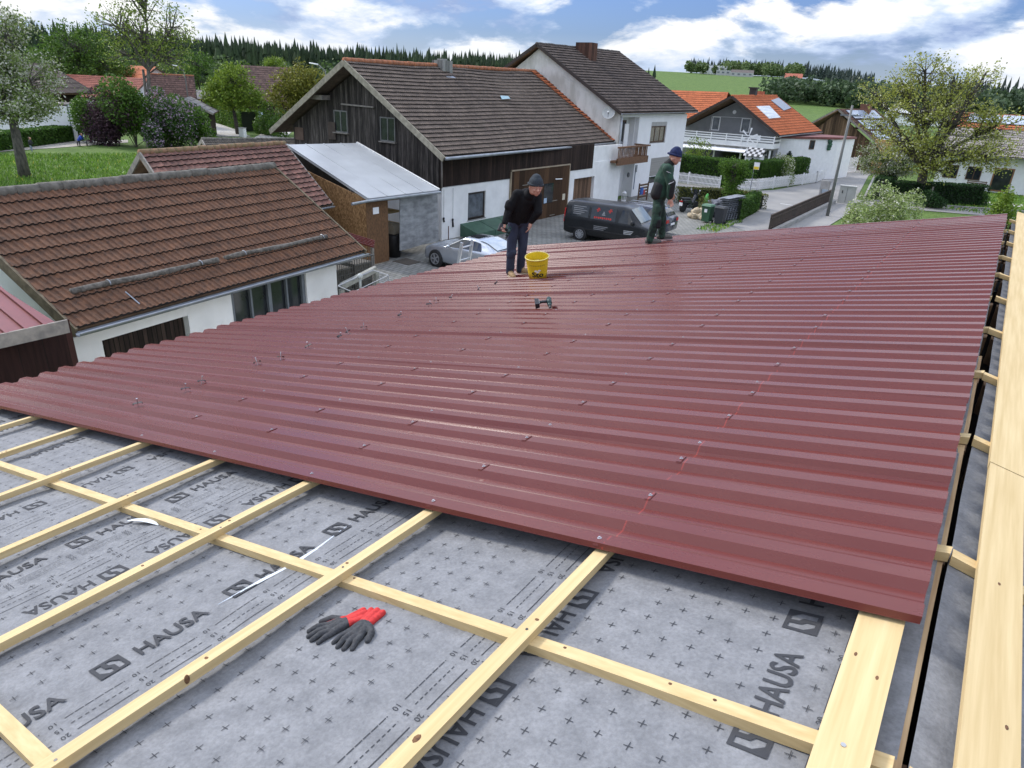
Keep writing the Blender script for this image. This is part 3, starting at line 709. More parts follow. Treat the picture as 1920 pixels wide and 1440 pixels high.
for k, y0_ in enumerate(SY):
    root = thing('roofing_sheet', '%s red trapezoidal roofing sheet from the camera%s' % (ordn[k], ', its free edge over the bare battens' if k == 0 else (' with the cordless driver lying on it' if k == 4 else (', under the man in black and the bucket' if k == 6 else ''))), 'roofing sheet', RP(-4, y0_ + .5), 0, 'red roofing sheets laid from ridge to eave')
    P = prof_pts(5, k < 10); 
    P = [(-.034, .2) if k else (-.021, .3)] + P[1:]
    lift = .0022 * (k % 2) + .0012
    mb = MB(); na = 24; ends = (.155 + random.uniform(-.005, .005), -9.16 + random.uniform(-.012, .012))
    for layer in (0, -.0018):
        for i in range(na + 1):
            a = ends[0] + (ends[1] - ends[0]) * i / na
            for (py, ph) in P:
                w = .0016 * noise.noise(V((a * 1.3, (y0_ + py) * 2.5, k))) 
                mb.v.append(tuple(RP(a, y0_ + py, -.036 + ph * .0345 + lift + .005 * max(0, 1 - py / .3) + layer + w)))
    npf = len(P); tot = (na + 1) * npf
    for i in range(na):
        for j in range(npf - 1):
            b = i * npf + j; mb.f.append((b, b + npf, b + npf + 1, b + 1)); mb.mi.append(0); mb.uv.append(None)
            b += tot; mb.f.append((b, b + 1, b + npf + 1, b + npf)); mb.mi.append(0); mb.uv.append(None)
    for j in range(npf - 1):
        for i in (0, na):
            b = i * npf + j; mb.f.append((b, b + 1, b + 1 + tot, b + tot)); mb.mi.append(1); mb.uv.append(None)
    for i in range(na):
        for j in (0, npf - 1):
            b = i * npf + j; mb.f.append((b, b + npf, b + npf + tot, b + tot)); mb.mi.append(1); mb.uv.append(None)
    mb.build('sheet', [redm, edgem], root)
    for bi, a in enumerate(BAT[:-2] if k < 9 else BAT[:3]):
        if bi >= 5 : continue
        for oy in (.02, .452, .885):
            if base_screw is None:
                sb = MB(); saddle(sb); sb.build
                me = bpy.data.meshes.new('saddle_washer'); me.from_pydata(sb.v, [], sb.f); me.materials.append(redm)
                sc_ = MB(); sc_.tube([(0, 0, .003), (0, 0, .0045)], .0095, 10); sc_.tube([(0, 0, .0045), (0, 0, .0105)], .0052, 6)
                me2 = bpy.data.meshes.new('screw_head'); me2.from_pydata(sc_.v, [], sc_.f); me2.materials.append(zincm)
                base_screw = (me, me2)
            w = bpy.data.objects.new('saddle_washer', base_screw[0]); C.objects.link(w); w.parent = root
            pos = RP(a + random.uniform(-.02, .02) - .012, y0_ + oy, lift + .0005) - root.location
            w.matrix_local = Matrix.Translation(pos) @ RBR
            s2 = bpy.data.objects.new('screw_head', base_screw[1]); C.objects.link(s2); s2.parent = w
# loose screws with saddle washers, not driven yet
ORD = ['first', 'second', 'third', 'fourth', 'fifth', 'sixth', 'seventh', 'eighth', 'ninth', 'tenth', 'eleventh', 'twelfth', 'thirteenth', 'fourteenth', 'fifteenth']
def loose_clip(a, y, tilt, first):
    t_ = localthing('loose_screw', 'loose roofing screw with saddle washer, %s from the left in the row near the eave' % ORD[first], 'screw', RP(a, y, 0), random.uniform(-.5, .5), 'loose screws in a row near the eave')
    mb = MB(); M_ = Matrix.Rotation(tilt, 4, 'Y') @ Matrix.Rotation(random.uniform(-.5, .5), 4, 'X')
    sb = MB(); saddle(sb); mb.raw([M_ @ V(v) + V((0, 0, .036)) for v in sb.v], sb.f); mb.build('saddle_washer', mat('washer_dark', (.03, .012, .012), (.015, .01, .01), .5), t_)
    mb = MB(); mb.tube([M_ @ V((0, 0, .045)) + V((0, 0, .03)), M_ @ V((0, 0, -.035)) + V((0, 0, .03))], [.005, .0022], 6); mb.tube([M_ @ V((0, 0, .045)) + V((0, 0, .03)), M_ @ V((0, 0, .052)) + V((0, 0, .03))], .008, 6); mb.build('screw', zincm, t_)
for li_, (a, y) in enumerate([(-5.88, 2.612), (-5.85, 3.02), (-5.94, 3.25), (-5.99, 3.827), (-5.88, 4.124), (-5.97, 4.494), (-5.95, 4.913), (-6.06, 5.175), (-6.01, 5.40), (-6.04, 6.003), (-6.12, 6.697), (-6.18, 6.937), (-6.10, 7.221), (-6.1, 7.8), (-6.1, 8.2)]):
    yy = min([s0 + .02 + PIT * q for s0 in SY for q in range(6)], key=lambda v: abs(v - y))
    loose_clip(a, yy, random.uniform(-.9, .9), li_)
# red chalk line
# ---- gloves
glv = mat('glove_grey', (.055, .058, .062), (.03, .03, .033), .85, (90, 90, 90), bmp=.3, bd=.003); glr = mat('glove_red', (.62, .035, .03), (.42, .02, .02), .8, (60, 60, 60), bmp=.2, bd=.003)
def glove(label, c, ang, flip, thumb_side):
    """c=(a,y) wrist point on membrane, fingers point along ang in the (a,y) plane"""
    root = thing('work_glove', label, 'glove', RP(c[0], c[1], NM), 0, 'pair of work gloves')
    u = (math.cos(ang), math.sin(ang)); v = (-u[1] * thumb_side, u[0] * thumb_side)
    Q = lambda l, s_, n: RP(c[0] + u[0] * l + v[0] * s_, c[1] + u[1] * l + v[1] * s_, NM + .003 + n)
    caps = [(Q(.05, -.022, .013), .016, Q(.02, -.014, .014), .014), (Q(.05, .022, .014), .018, Q(.02, .014, .014), .014), (Q(.05, 0, .015), .019, Q(.0, 0, .014), .015), (Q(.09, -.030, .012), .014, Q(.05, -.02, .013), .017), (Q(.09, .030, .012), .015, Q(.05, .02, .013), .018), (Q(.09, 0, .014), .016, Q(.05, 0, .014), .02)]
    fing = [(-.036, -.052, .062), (-.013, -.018, .078), (.011, .014, .082), (.034, .046, .072)]
    for i, (s0, s1, ln) in enumerate(fing):
        w = .0125 if i else .011
        caps += [(Q(.09, s0, .012), w, Q(.09 + ln * .55, s0 * .5 + s1 * .5, .017 + .004 * (i % 2)), w * .98), (Q(.09 + ln * .55, s0 * .5 + s1 * .5, .017 + .004 * (i % 2)), w * .98, Q(.09 + ln, s1, .010), w * .85)]
    caps += [(Q(.035, .03, .013), .015, Q(.065, .062, .016), .0135), (Q(.065, .062, .016), .0135, Q(.105, .074, .011), .012)]
    organic('coated_palm', caps, .0032, glv, root, 3)
    caps = [(Q(.015, -.016, .013), .0155, Q(-.055, -.030, .014), .0135), (Q(.015, .016, .013), .0155, Q(-.055, .028, .014), .0135), (Q(.015, 0, .015), .017, Q(-.055, 0, .017), .015)]
    if flip: caps += [(Q(.03, .02, .02), .012, Q(.11, .045, .013), .008)]
    organic('knit_cuff', caps, .0035, glr, root, 3)
# ---- cordless driver lying on the roof
tealm = mat('tool_green', (.010, .036, .032), (.008, .026, .023), .4); toolb = mat('tool_black', (.02, .02, .022), (.012, .012, .013), .5); tgrey = mat('tool_grey', (.35, .36, .36), (.3, .3, .3), .4)
def driver(name, label, M_, scale=1.0, cat='power tool'):
    t_ = localthing(name, label, cat, M_.translation); R3 = M_.to_3x3(); t_.rotation_euler = R3.to_euler()
    # local: x along the tool head, z from battery to head
    mb = MB()
    for p0, p1, r0, r1 in (((-.07, 0, .17), (.03, 0, .17), .030, .030), ((.03, 0, .17), (.075, 0, .17), .028, .020)): mb.tube([p0, p1], [r0, r1], 14)
    mb.tube([(-.085, 0, .17), (-.07, 0, .17)], [.022, .030], 14); mb.build('motor_housing', tealm, t_, True)
    mb = MB(); mb.tube([(.075, 0, .17), (.105, 0, .17)], [.018, .014], 12); mb.tube([(.105, 0, .17), (.135, 0, .17)], [.008, .006], 8); mb.build('chuck', toolb, t_)
    mb = MB(); mb.tube([(-.02, 0, .15), (-.028, 0, .09), (-.022, 0, .045)], [.019, .016, .021], 12); mb.build('grip', toolb, t_, True)
    mb = MB(); mb.hexa([(-.07, -.036, 0), (.045, -.036, 0), (.045, .036, 0), (-.07, .036, 0), (-.062, -.03, .05), (.04, -.03, .05), (.04, .03, .05), (-.062, .03, .05)]); mb.build('battery', toolb, t_)
    mb = MB(); mb.box(-.05, .03, -.032, .032, .0505, .054); mb.build('battery_plate', tgrey, t_)
    return t_
glove('left work glove of the pair, red knit back showing over the dark palm', (-1.694, 1.402), math.radians(-114), True, -1)
glove('right work glove of the pair, dark grey with a red cuff and thumb apart', (-1.628, 1.429), math.radians(-80), False, 1)
# ================================================================== SETTING
yardm, t, p = principled('yard_pavers'); setp(p, .85, 0, .3)
br = t.nodes.new('ShaderNodeTexBrick'); t.links.new(posn(t, (1, 1, 1), .1), br.inputs['Vector'])
br.inputs['Scale'].default_value = 1; br.inputs['Brick Width'].default_value = .32; br.inputs['Row Height'].default_value = .2; br.inputs['Mortar Size'].default_value = .02
br.inputs['Color1'].default_value = (.27, .265, .245, 1); br.inputs['Color2'].default_value = (.20, .20, .185, 1); br.inputs['Mortar'].default_value = (.10, .10, .085, 1)
n = noi(t, posn(t, (.5,) * 3), 1, 7, .65); r = ramp(t, [(.3, (.72,) * 3), (.7, (1.2,) * 3)]); t.links.new(n, r.inputs[0])
t.links.new(mixc_(t, 1.0, br.outputs[0], r.outputs[0], 'MULTIPLY'), p.inputs['Base Color']); bump(t, p, br.outputs[1], -.4, .02)
asph = mat('asphalt', (.29, .28, .265), (.21, .205, .195), .85, (.35, .35, .35), .3, .7, detail=9)
grassg, t, p = principled('grass_ground'); setp(p, .9, 0, .15)
n = noi(t, posn(t, (.35,) * 3), 1, 8, .65); r = ramp(t, [(.3, (.070, .122, .028)), (.5, (.100, .160, .042)), (.7, (.14, .205, .055))]); t.links.new(n, r.inputs[0])
n2 = noi(t, posn(t, (5,) * 3), 1, 6, .7); r2 = ramp(t, [(.3, (.6,) * 3), (.7, (1.35,) * 3)]); t.links.new(n2, r2.inputs[0])
n3 = noi(t, posn(t, (11,) * 3), 1, 2, .5); r3 = ramp(t, [(.73, (0,) * 3), (.75, (1,) * 3)]); t.links.new(n3, r3.inputs[0])
t.links.new(mixc_(t, r3.outputs[0], mixc_(t, 1.0, r.outputs[0], r2.outputs[0], 'MULTIPLY'), (.5, .42, .05)), p.inputs['Base Color']); bump(t, p, n2, .8, .12)
gravel = mat('gravel_path', (.40, .37, .32), (.28, .26, .22), .9, (.8, .8, .8), detail=8)
concr = mat('concrete', (.33, .32, .30), (.24, .235, .22), .85, (1.2, 1.2, 1.2), detail=8)
# terrain: rings of cells, far hills rise beyond the village
def gz(x, y):
    d = math.hypot(x, y); az = math.degrees(math.atan2(-x, y)); z = 0
    if d > 420:
        w = max(0, 1 - abs(az - 21) / 20) ; w = min(1, w * 1.6)
        z += w * min(1, (d - 420) / 480) * 27
        z += min(1, (d - 420) / 900) * 9
    if d > 230: z += 2.5 * noise.noise(V((x / 300, y / 300, 0))) * min(1, (d - 230) / 200)
    return z - .03
mb = MB(); rad = [0, 10, 25, 50, 80, 120, 180, 240, 320, 420, 500, 580, 660, 760, 860, 960, 1100, 1400, 1900, 2600, 3800]
na = 120
for r_ in rad:
    for k in range(na):
        a = 2 * math.pi * k / na; x, y = r_ * math.sin(a), r_ * math.cos(a); mb.v.append((x, y, gz(x, y)))
for i in range(len(rad) - 1):
    for k in range(na):
        mb.f.append((i * na + k, i * na + (k + 1) % na, (i + 1) * na + (k + 1) % na, (i + 1) * na + k)); mb.mi.append(0); mb.uv.append(None)
struct('ground', mb, grassg)
def flat(name, pts, m_, z):
    mb = MB(); mb.face([(p_[0], p_[1], z) for p_ in pts]); return struct(name, mb, m_)
flat('yard_pavement', [(-30, 8), (-9, 8), (-9, 30), (-8.5, 52), (-14, 47.5), (-14.5, 52), (-23.2, 55.3), (-22, 44), (-30, 44)], yardm, .0)
flat('road', [(-70, 66), (-40, 58.5), (-23.4, 52.5), (-18, 48.8), (-14.3, 44), (-10.4, 43.0), (-8.9, 58), (30, 72), (30, 82), (-8.5, 61.2), (-9.4, 61.4), (-12.2, 84), (-13, 150), (-17.5, 150), (-15.6, 80), (-14.9, 70), (-15.8, 61.5), (-17, 58.9), (-24, 58.4), (-40, 64), (-70, 72)], asph, .006)
flat('side_road', [(-16, 44), (-9, 38), (-8.2, 44), (-8.4, 57), (-13, 52)], asph, .011)
a_, b_ = WZ(1463, 382), WZ(1522, 391); d_ = (b_ - a_).normalized(); s_ = V((-d_.y, d_.x, 0)) * .08
mb = MB(); mb.face([tuple(q + V((0, 0, .016))) for q in (a_ - s_, b_ - s_, b_ + s_, a_ + s_)]); struct('road_marking', mb, mat('road_paint', (.75, .75, .73), (.6, .6, .6), .7))
mb = MB(); A_, B_ = WZ(1382, 383), WZ(1560, 402)
for k in range(26):
    u = k / 26; p_ = A_.lerp(B_, u) + V((0, 0, .014)); q_ = A_.lerp(B_, u + .022) + V((0, 0, .014)); s_ = V((0, .12, 0)); mb.face([p_, q_, q_ + s_, p_ + s_])
struct('gutter_stones', mb, mat('pale_stone', (.36, .35, .33), (.26, .25, .24), .8))
mb = MB()
for q0, q1 in (((-8.9, 58.0), (-8.7, 61.2)), ((-8.6, 61.35), (12, 70.6)), ((-8.9, 61.8), (-11.6, 84))):
    mb.bar((q0[0], q0[1], .06), (q1[0], q1[1], .06), .16, .14)
struct('kerb', mb, concr)
# meadow path, driveways on the left
flat('path', [tuple(WZ(*q)[:2]) for q in ((-80, 290), (120, 276), (240, 267), (240, 262), (120, 265), (-80, 275))], gravel, .004)
flat('driveway', [tuple(WZ(*q)[:2]) for q in ((365, 226), (390, 226), (436, 240), (470, 256), (408, 256), (380, 240))], mat('drive_pale', (.50, .48, .44), (.38, .36, .33), .9, (1, 1, 1)), .006)
flat('road_far', [tuple(WZ(*q)[:2]) for q in ((470, 262), (530, 262), (560, 236), (478, 232), (500, 245))], mat('drive_pale', (.5, .48, .44)), .01)
flat('garden_path', [(-9.2, 66), (12, 73), (12, 75), (-9.2, 68)], mat('drive_pale', (.5, .48, .44)), .004)
# meadow grass tufts
def tufts(name, n, xr, yr, h, m_, label=None, test=None):
    x = rng.uniform(*xr, n); y = rng.uniform(*yr, n)
    if test is not None: k = test(x, y); x, y = x[k], y[k]
    n = len(x); hh = h * rng.uniform(.5, 1.4, n); an = rng.uniform(0, 6.28, n); dx, dy = np.cos(an) * .05, np.sin(an) * .05; lx, ly = rng.normal(size=n) * .08, rng.normal(size=n) * .08
    P = np.stack([np.stack([x - dx, y - dy, x * 0], 1), np.stack([x + dx, y + dy, x * 0], 1), np.stack([x + lx + dx * .2, y + ly + dy * .2, hh], 1), np.stack([x + lx - dx * .2, y + ly - dy * .2, hh], 1)], 1)
    return tag(quads_mesh(name, P, m_), label, 'grass' if label else None, None, 'stuff')
grl = mat_leaf('grass_blade', (.05, .12, .012), (.16, .27, .04), (.55, .5, .10), .012)
tufts('meadow_grass', 60000, (-70, -24), (10, 50), .17, grl, 'spring meadow of bright green grass dotted with dandelions', lambda x, y: (np.hypot(x, y) < 71) & (y < 50 - (x + 73) * .2) & ~((x > -34) & (y > 9)))

# ================================================================== ROOF HELPERS
def lbl_window(parent, corners, nrm, frame_m, glass_m, fw=.06, mull=1, name='window', sill=None, depth=.03, hmull=0):
    """corners: 4 points BL, BR, TR, TL; nrm outward"""
    q = [V(c) for c in corners]; n = V(nrm).normalized(); u = (q[1] - q[0]).normalized(); w = (q[3] - q[0]).normalized()
    W_l = (q[1] - q[0]).length; Hl = (q[3] - q[0]).length; o = q[0]; mb = MB()
    P = lambda a, b, d: o + u * a + w * b + n * d
    def bx(a0, a1, b0, b1, d0, d1): mb.hexa([P(a0, b0, d0), P(a1, b0, d0), P(a1, b1, d0), P(a0, b1, d0), P(a0, b0, d1), P(a1, b0, d1), P(a1, b1, d1), P(a0, b1, d1)])
    bx(0, W_l, 0, fw, -.02, depth); bx(0, W_l, Hl - fw, Hl, -.02, depth); bx(0, fw, fw, Hl - fw, -.02, depth); bx(W_l - fw, W_l, fw, Hl - fw, -.02, depth)
    for k in range(mull):
        c = W_l * (k + 1) / (mull + 1); bx(c - fw / 2, c + fw / 2, fw, Hl - fw, -.02, depth * .9)
    for k in range(hmull):
        c = Hl * (k + 1) / (hmull + 1); bx(fw, W_l - fw, c - fw / 3, c + fw / 3, -.02, depth * .85)
    wo_ = mb.build(name, frame_m, parent)
    mb = MB(); mb.face([P(fw, fw, .008), P(W_l - fw, fw, .008), P(W_l - fw, Hl - fw, .008), P(fw, Hl - fw, .008)]); mb.build('pane', glass_m, wo_)
    if sill is not None:
        mb = MB(); bx2 = [(-.05, W_l + .05, -.05, 0, -.02, .12)]
        for a in bx2: mb.hexa([P(a[0], a[2], a[4]), P(a[1], a[2], a[4]), P(a[1], a[3], a[4]), P(a[0], a[3], a[4]), P(a[0], a[2], a[5]), P(a[1], a[2], a[5]), P(a[1], a[3], a[5]), P(a[0], a[3], a[5])])
        mb.build('sill', sill, wo_)
    return wo_
glassd = mat('window_glass', (.03, .035, .04), (.015, .018, .022), .08, spec=.6)
glassg = mat('window_glass_grey', (.16, .18, .20), (.09, .10, .11), .12, spec=.6)
brown = mat('brown_frame', (.12, .065, .035), (.08, .045, .025), .6)
whitep = mat('white_paint', (.86, .86, .86), (.79, .79, .79), .5)
greyp = mat('grey_paint', (.17, .19, .21), (.13, .145, .16), .55)
gutm = mat('zinc_gutter', (.36, .38, .41), (.26, .28, .30), .35, metal=.7)
oldw = mat('weathered_fascia', (.30, .27, .23), (.17, .155, .14), .85, (6, 6, 6))
def gable_roof(parent, FN, FF, RN, RF, BN, BF, tm, nc, ntl, thick=.14, fasc=None, gut=True, ridge=None, ridn=24, prof='pan', wave=.028, step=.035, under=None, back=True, soff=None):
    """F front eave, R ridge, B back eave; N near gable, F far gable"""
    o = MB(); tile_roof(o, FN, FF, RF, RN, nc, ntl, wave, step, prof=prof); front = o
    if back: tile_roof(front, BF, BN, RN, RF, max(4, nc // 2), max(6, ntl // 3), wave, step, prof=prof)
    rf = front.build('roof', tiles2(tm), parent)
    ub = MB(); nf = (V(FF) - V(FN)).cross(V(RN) - V(FN)).normalized(); nf = nf if nf.z > 0 else -nf
    ub.slab([V(FN) - nf * .03, V(FF) - nf * .03, V(RF) - nf * .03, V(RN) - nf * .03], nf, thick)
    nb_ = (V(BF) - V(BN)).cross(V(RN) - V(BN)).normalized(); nb_ = nb_ if nb_.z > 0 else -nb_
    ub.slab([V(BN) - nb_ * .03, V(BF) - nb_ * .03, V(RF) - nb_ * .034, V(RN) - nb_ * .034], nb_, thick)
    ub.build('roof_underside', soff or mat('soffit_wood', (.20, .12, .07), (.12, .07, .04), .8), parent)
    if ridge is not None:
        rb = MB(); ridge_tiles(rb, V(RN) + V((0, 0, .0)), V(RF), .11, ridn); rb.build('ridge_tiles', ridge, rf, True)
    if fasc is not None:
        for a, b in ((FN, RN), (BN, RN), (FF, RF), (BF, RF)):
            a, b = V(a), V(b); fb = MB(); fb.bar(a - V((0, 0, .07)), b - V((0, 0, .05)), .05, .2); fb.build('verge_board', fasc, parent)
    if gut:
        gb = MB(); a, b = V(FN), V(FF); d = (b - a).normalized(); out = d.cross(V((0, 0, 1))); out = out if out.dot(a - V(RN)) > 0 else -out
        A_, B_ = a + out * .06 - V((0, 0, .06)), b + out * .06 - V((0, 0, .06)); nn = 8
        for k in range(nn):
            t0, t1 = math.pi * k / nn, math.pi * (k + 1) / nn
            o0 = out * math.cos(t0) * .07 - V((0, 0, math.sin(t0) * .07)); o1 = out * math.cos(t1) * .07 - V((0, 0, math.sin(t1) * .07))
            gb.face([A_ + o0, B_ + o0, B_ + o1, A_ + o1])
        gb.tube([A_ + out * .07, B_ + out * .07], .011, 6)
        gb.build('gutter', gutm, parent)
    return rf

# ================================================================== NEAR SHED (brown tiles)
FN, FF = WZ(140, 617, 2.9), WZ(684, 470, 2.9); RF = WZ(512, 313, 4.75); RN = WZ(-120, 373, 4.75)
off_ = RN - RF; FN = V(FN); dr_n = (RN - FN) - (FF - FN).normalized() * (RN - FN).dot((FF - FN).normalized()); BNn, BFf = RN * 2 - FN, RF * 2 - FF; BNn.z = 2.9; BFf.z = 2.9
root = thing('tiled_shed', 'low white shed with brown interlocking tiles and a log snow guard, at left', 'shed', (V(FN) + V(FF)) / 2 * V((1, 1, 0)).length * 0 + V(((FN.x + FF.x) / 2 - 2, (FN.y + FF.y) / 2, 0)))
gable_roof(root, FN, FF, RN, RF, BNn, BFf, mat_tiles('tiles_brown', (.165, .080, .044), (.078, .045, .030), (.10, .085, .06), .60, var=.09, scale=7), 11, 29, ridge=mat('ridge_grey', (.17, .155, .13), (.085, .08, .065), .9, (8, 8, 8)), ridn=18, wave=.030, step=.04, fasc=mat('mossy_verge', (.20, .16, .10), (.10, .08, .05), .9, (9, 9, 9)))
e_ = (FF - FN).normalized(); o_ = V((e_.y, -e_.x, 0)) if V((e_.y, -e_.x, 0)).x > 0 else V((-e_.y, e_.x, 0))
wl0 = V((FN.x, FN.y, 0)) - o_ * .36 + e_ * .07; wl1 = V((FF.x, FF.y, 0)) - o_ * .36 - e_ * .72
def wallface(mb, a, b, z0, z1, th, inward):
    a, b = V(a), V(b); i = V(inward) * th
    mb.hexa([(a.x, a.y, z0), (b.x, b.y, z0), (b.x + i.x, b.y + i.y, z0), (a.x + i.x, a.y + i.y, z0), (a.x, a.y, z1), (b.x, b.y, z1), (b.x + i.x, b.y + i.y, z1), (a.x + i.x, a.y + i.y, z1)])
LW = (wl1 - wl0).length
def ux(px, py, x=None):   # distance along the shed wall seen at a pixel
    n_ = o_; d = V(ray(px, py)); o = V((0, 0, CH)); t_ = (wl0 - o).dot(n_) / d.dot(n_); P = o + d * t_; return (P - wl0).dot(e_), P.z
g0, gz_t = ux(190, 634); g1, _ = ux(352, 590); w0, wz = ux(432, 548); w1, _ = ux(573, 512)
mb = MB(); iw = -o_
wallface(mb, wl0, wl0 + e_ * g0, 0, 2.62, .3, iw); wallface(mb, wl0 + e_ * g0, wl0 + e_ * g1, gz_t - .05, 2.62, .3, iw); wallface(mb, wl0 + e_ * g1, wl0 + e_ * w0, 0, 2.62, .3, iw); wallface(mb, wl0 + e_ * w1, wl1, 0, 2.62, .3, iw); wallface(mb, wl0 + e_ * w0 + iw * .2, wl0 + e_ * w1 + iw * .2, 2.605, 2.70, .1, iw)
# gables
for s_, gp in ((0, wl0), (1, wl1)):
    dd = e_ if s_ == 0 else -e_; B0 = gp - o_ * .3; drh = abs((V((RN.x - FN.x, RN.y - FN.y, 0))).dot(o_)) - .36; B1 = gp - o_ * (2 * drh - .3); mid = gp - o_ * drh
    sl = (4.75 - 2.9) / ((V((RN.x, RN.y, 0)) - V((FN.x, FN.y, 0))).length)
    zt = 2.62 + 0.16
    hh = 4.75 - .42
    a = [V((q.x, q.y, z)) for q, z in ((B0, 0), (B1, 0), (B1, zt - .02), (mid, hh), (B0, zt + .1))]
    b = [q + dd * .25 for q in a]
    k = len(mb.v); mb.v += [tuple(q) for q in a + b]
    for f in ((0, 1, 2, 3, 4), (9, 8, 7, 6, 5), (0, 5, 6, 1), (1, 6, 7, 2), (2, 7, 8, 3), (3, 8, 9, 4), (4, 9, 5, 0)): mb.f.append(tuple(k + q for q in f)); mb.mi.append(0); mb.uv.append(None)
mb.build('wall', wallw, root)
mb = MB(); wallface(mb, wl0 + e_ * g0 + iw * .16, wl0 + e_ * g1 + iw * .16, 0, gz_t - .05, .06, iw); mb.build('garage_door', mat_boards('dark_slats', (.045, .030, .024), (.02, .014, .012), (.06, .04, .03), .085, gap=.2), root)
# glazed sliding doors
mb = MB()
L2 = w1 - w0
for u in (0, .25, .5, .75, 1):
    wd = .10 if u in (0, .5, 1) else .05; c0 = wl0 + e_ * (w0 + .05 + (L2 - .1) * u - wd / 2) + iw * .05; wallface(mb, c0, c0 + e_ * wd, 0, 2.62, .07, iw)
for z_ in (1.62,): wallface(mb, wl0 + e_ * w0 + iw * .045, wl0 + e_ * w1 + iw * .045, z_, z_ + .08, .05, iw)
fr_ = mb.build('sliding_door', greyp, root)
mb = MB(); wallface(mb, wl0 + e_ * w0 + iw * .13, wl0 + e_ * w1 + iw * .13, 1.7, 2.6, .01, iw); mb.build('pane', glassd, fr_)
mb = MB(); wallface(mb, wl0 + e_ * w0 + iw * .13, wl0 + e_ * w1 + iw * .13, 0, 1.62, .02, iw); mb.build('door_panel', mat('dark_brown_panel', (.045, .028, .022), (.025, .016, .013), .7), fr_)
# snow guard logs
def on_shed(px, py, up=0.0):
    n_ = (FF - FN).cross(RN - FN).normalized(); n_ = n_ if n_.z > 0 else -n_; d = V(ray(px, py)); o = V((0, 0, CH)); t_ = ((FN + n_ * (.07 + up)) - o).dot(n_) / d.dot(n_); return o + d * t_
for (p0, p1, ks, lb) in (((133, 547), (408, 488), (.22, .86), 'long grey log of the snow guard on the brown tiled roof, left piece'), ((420, 484), (612, 444), (.17, .95), 'grey log of the snow guard on the brown tiled roof, right piece')):
    A_, B_ = on_shed(*p0), on_shed(*p1); gl = thing('snow_guard_log', lb, 'log', A_, 0, 'snow guard logs')
    mb = MB(); pts = [A_.lerp(B_, u) + V((0, 0, .012 * math.sin(u * 9))) for u in np.linspace(0, 1, 9)]; mb.tube(pts, [.055 + random.uniform(-.012, .01) for _ in pts], 8); mb.build('log', mat('grey_log', (.16, .145, .125), (.06, .055, .045), .9, (12, 12, 12), bmp=.5), gl, True)
    for k_ in ks:
        c_ = A_.lerp(B_, k_); dr = (B_ - A_).normalized(); up_ = V((0, 0, 1)); sd_ = dr.cross(up_)
        mb = MB(); mb.tube([c_ + (up_ * math.cos(q) + sd_ * math.sin(q)) * .075 for q in np.linspace(-1.6, 1.6, 9)], .011, 6); mb.build('hook', gutm, gl)
A_, B_ = on_shed(235, 547, -.02), on_shed(262, 570, -.02); mb = MB(); mb.tube([A_, B_], .012, 6); tag(mb.build('metal_rod', gutm), 'thin bright metal rod lying on the brown tiled shed roof', 'rod')

# red lean-to at the far left
a1 = WX(122, 602, -11.45); zf = a1.z
root = thing('red_lean_to', 'lean-to with red metal roof and dark maroon boards at the left edge', 'lean-to', (-12.5, 2, 0))
mb = MB(); hi_z = 3.85
mb.slab([(-11.45, -2, zf - .02), (-11.45, 4.25, zf - .02), (-14.3, 4.0, hi_z), (-14.3, -2, hi_z)], (0.2, 0, 1), .03)
for k in range(24):
    y = -1.9 + k * .26; mb.bar((-11.44, y, zf + .008), (-14.3, y, hi_z + .028), .05, .025)
mb.build('roof', mat('red_sheet_plain', (.20, .045, .045), (.16, .035, .035), .4), root)
mb = MB(); mb.box(-11.46, -11.42, -2, 4.38, zf - .19, zf + .02); mb.build('fascia', oldw, root)
mb = MB(); mb.box(-11.85, -11.80, -2, 4.55, 0, zf - .1); mb.build('wall', mat_boards('maroon_boards', (.050, .020, .017), (.028, .012, .010), (.06, .025, .02), .35, gap=.02), root)

# ================================================================== SECOND SHED (reddish tiles)
RN, RF = WZ(262, 287, 4.45), WZ(533, 269, 4.45); FF = WZ(623, 383, 2.5); FN = FF + (RN - RF); BN, BF = RN * 2 - FN, RF * 2 - FF; BN.z = BF.z = 2.5
root = thing('reddish_shed', 'small shed with reddish interlocking tiles behind the brown tiled shed', 'shed', ((RN.x + RF.x) / 2, (RN.y + RF.y) / 2, 0))
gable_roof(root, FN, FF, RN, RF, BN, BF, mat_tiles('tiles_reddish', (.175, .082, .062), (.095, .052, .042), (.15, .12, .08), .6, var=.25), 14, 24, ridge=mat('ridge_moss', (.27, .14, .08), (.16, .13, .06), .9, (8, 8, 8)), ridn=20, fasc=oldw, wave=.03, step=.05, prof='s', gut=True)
e2 = (FF - FN).normalized(); o2 = V((e2.y, -e2.x, 0)); o2 = o2 if o2.x > 0 else -o2
mb = MB(); g2 = V((BN.x - FN.x, BN.y - FN.y, 0)).normalized(); o2 = -g2; c0 = V((FN.x, FN.y, 0)) - o2 * .4 + e2 * .5; c1 = V((FF.x, FF.y, 0)) - o2 * .4 - e2 * .2; wdt = (V((BN.x, BN.y, 0)) - V((FN.x, FN.y, 0))).length - .8
wallface(mb, c0, c1, 0, 2.45, .25, -o2); wallface(mb, c0 - o2 * wdt, c1 - o2 * wdt, 0, 2.45, .25, o2)
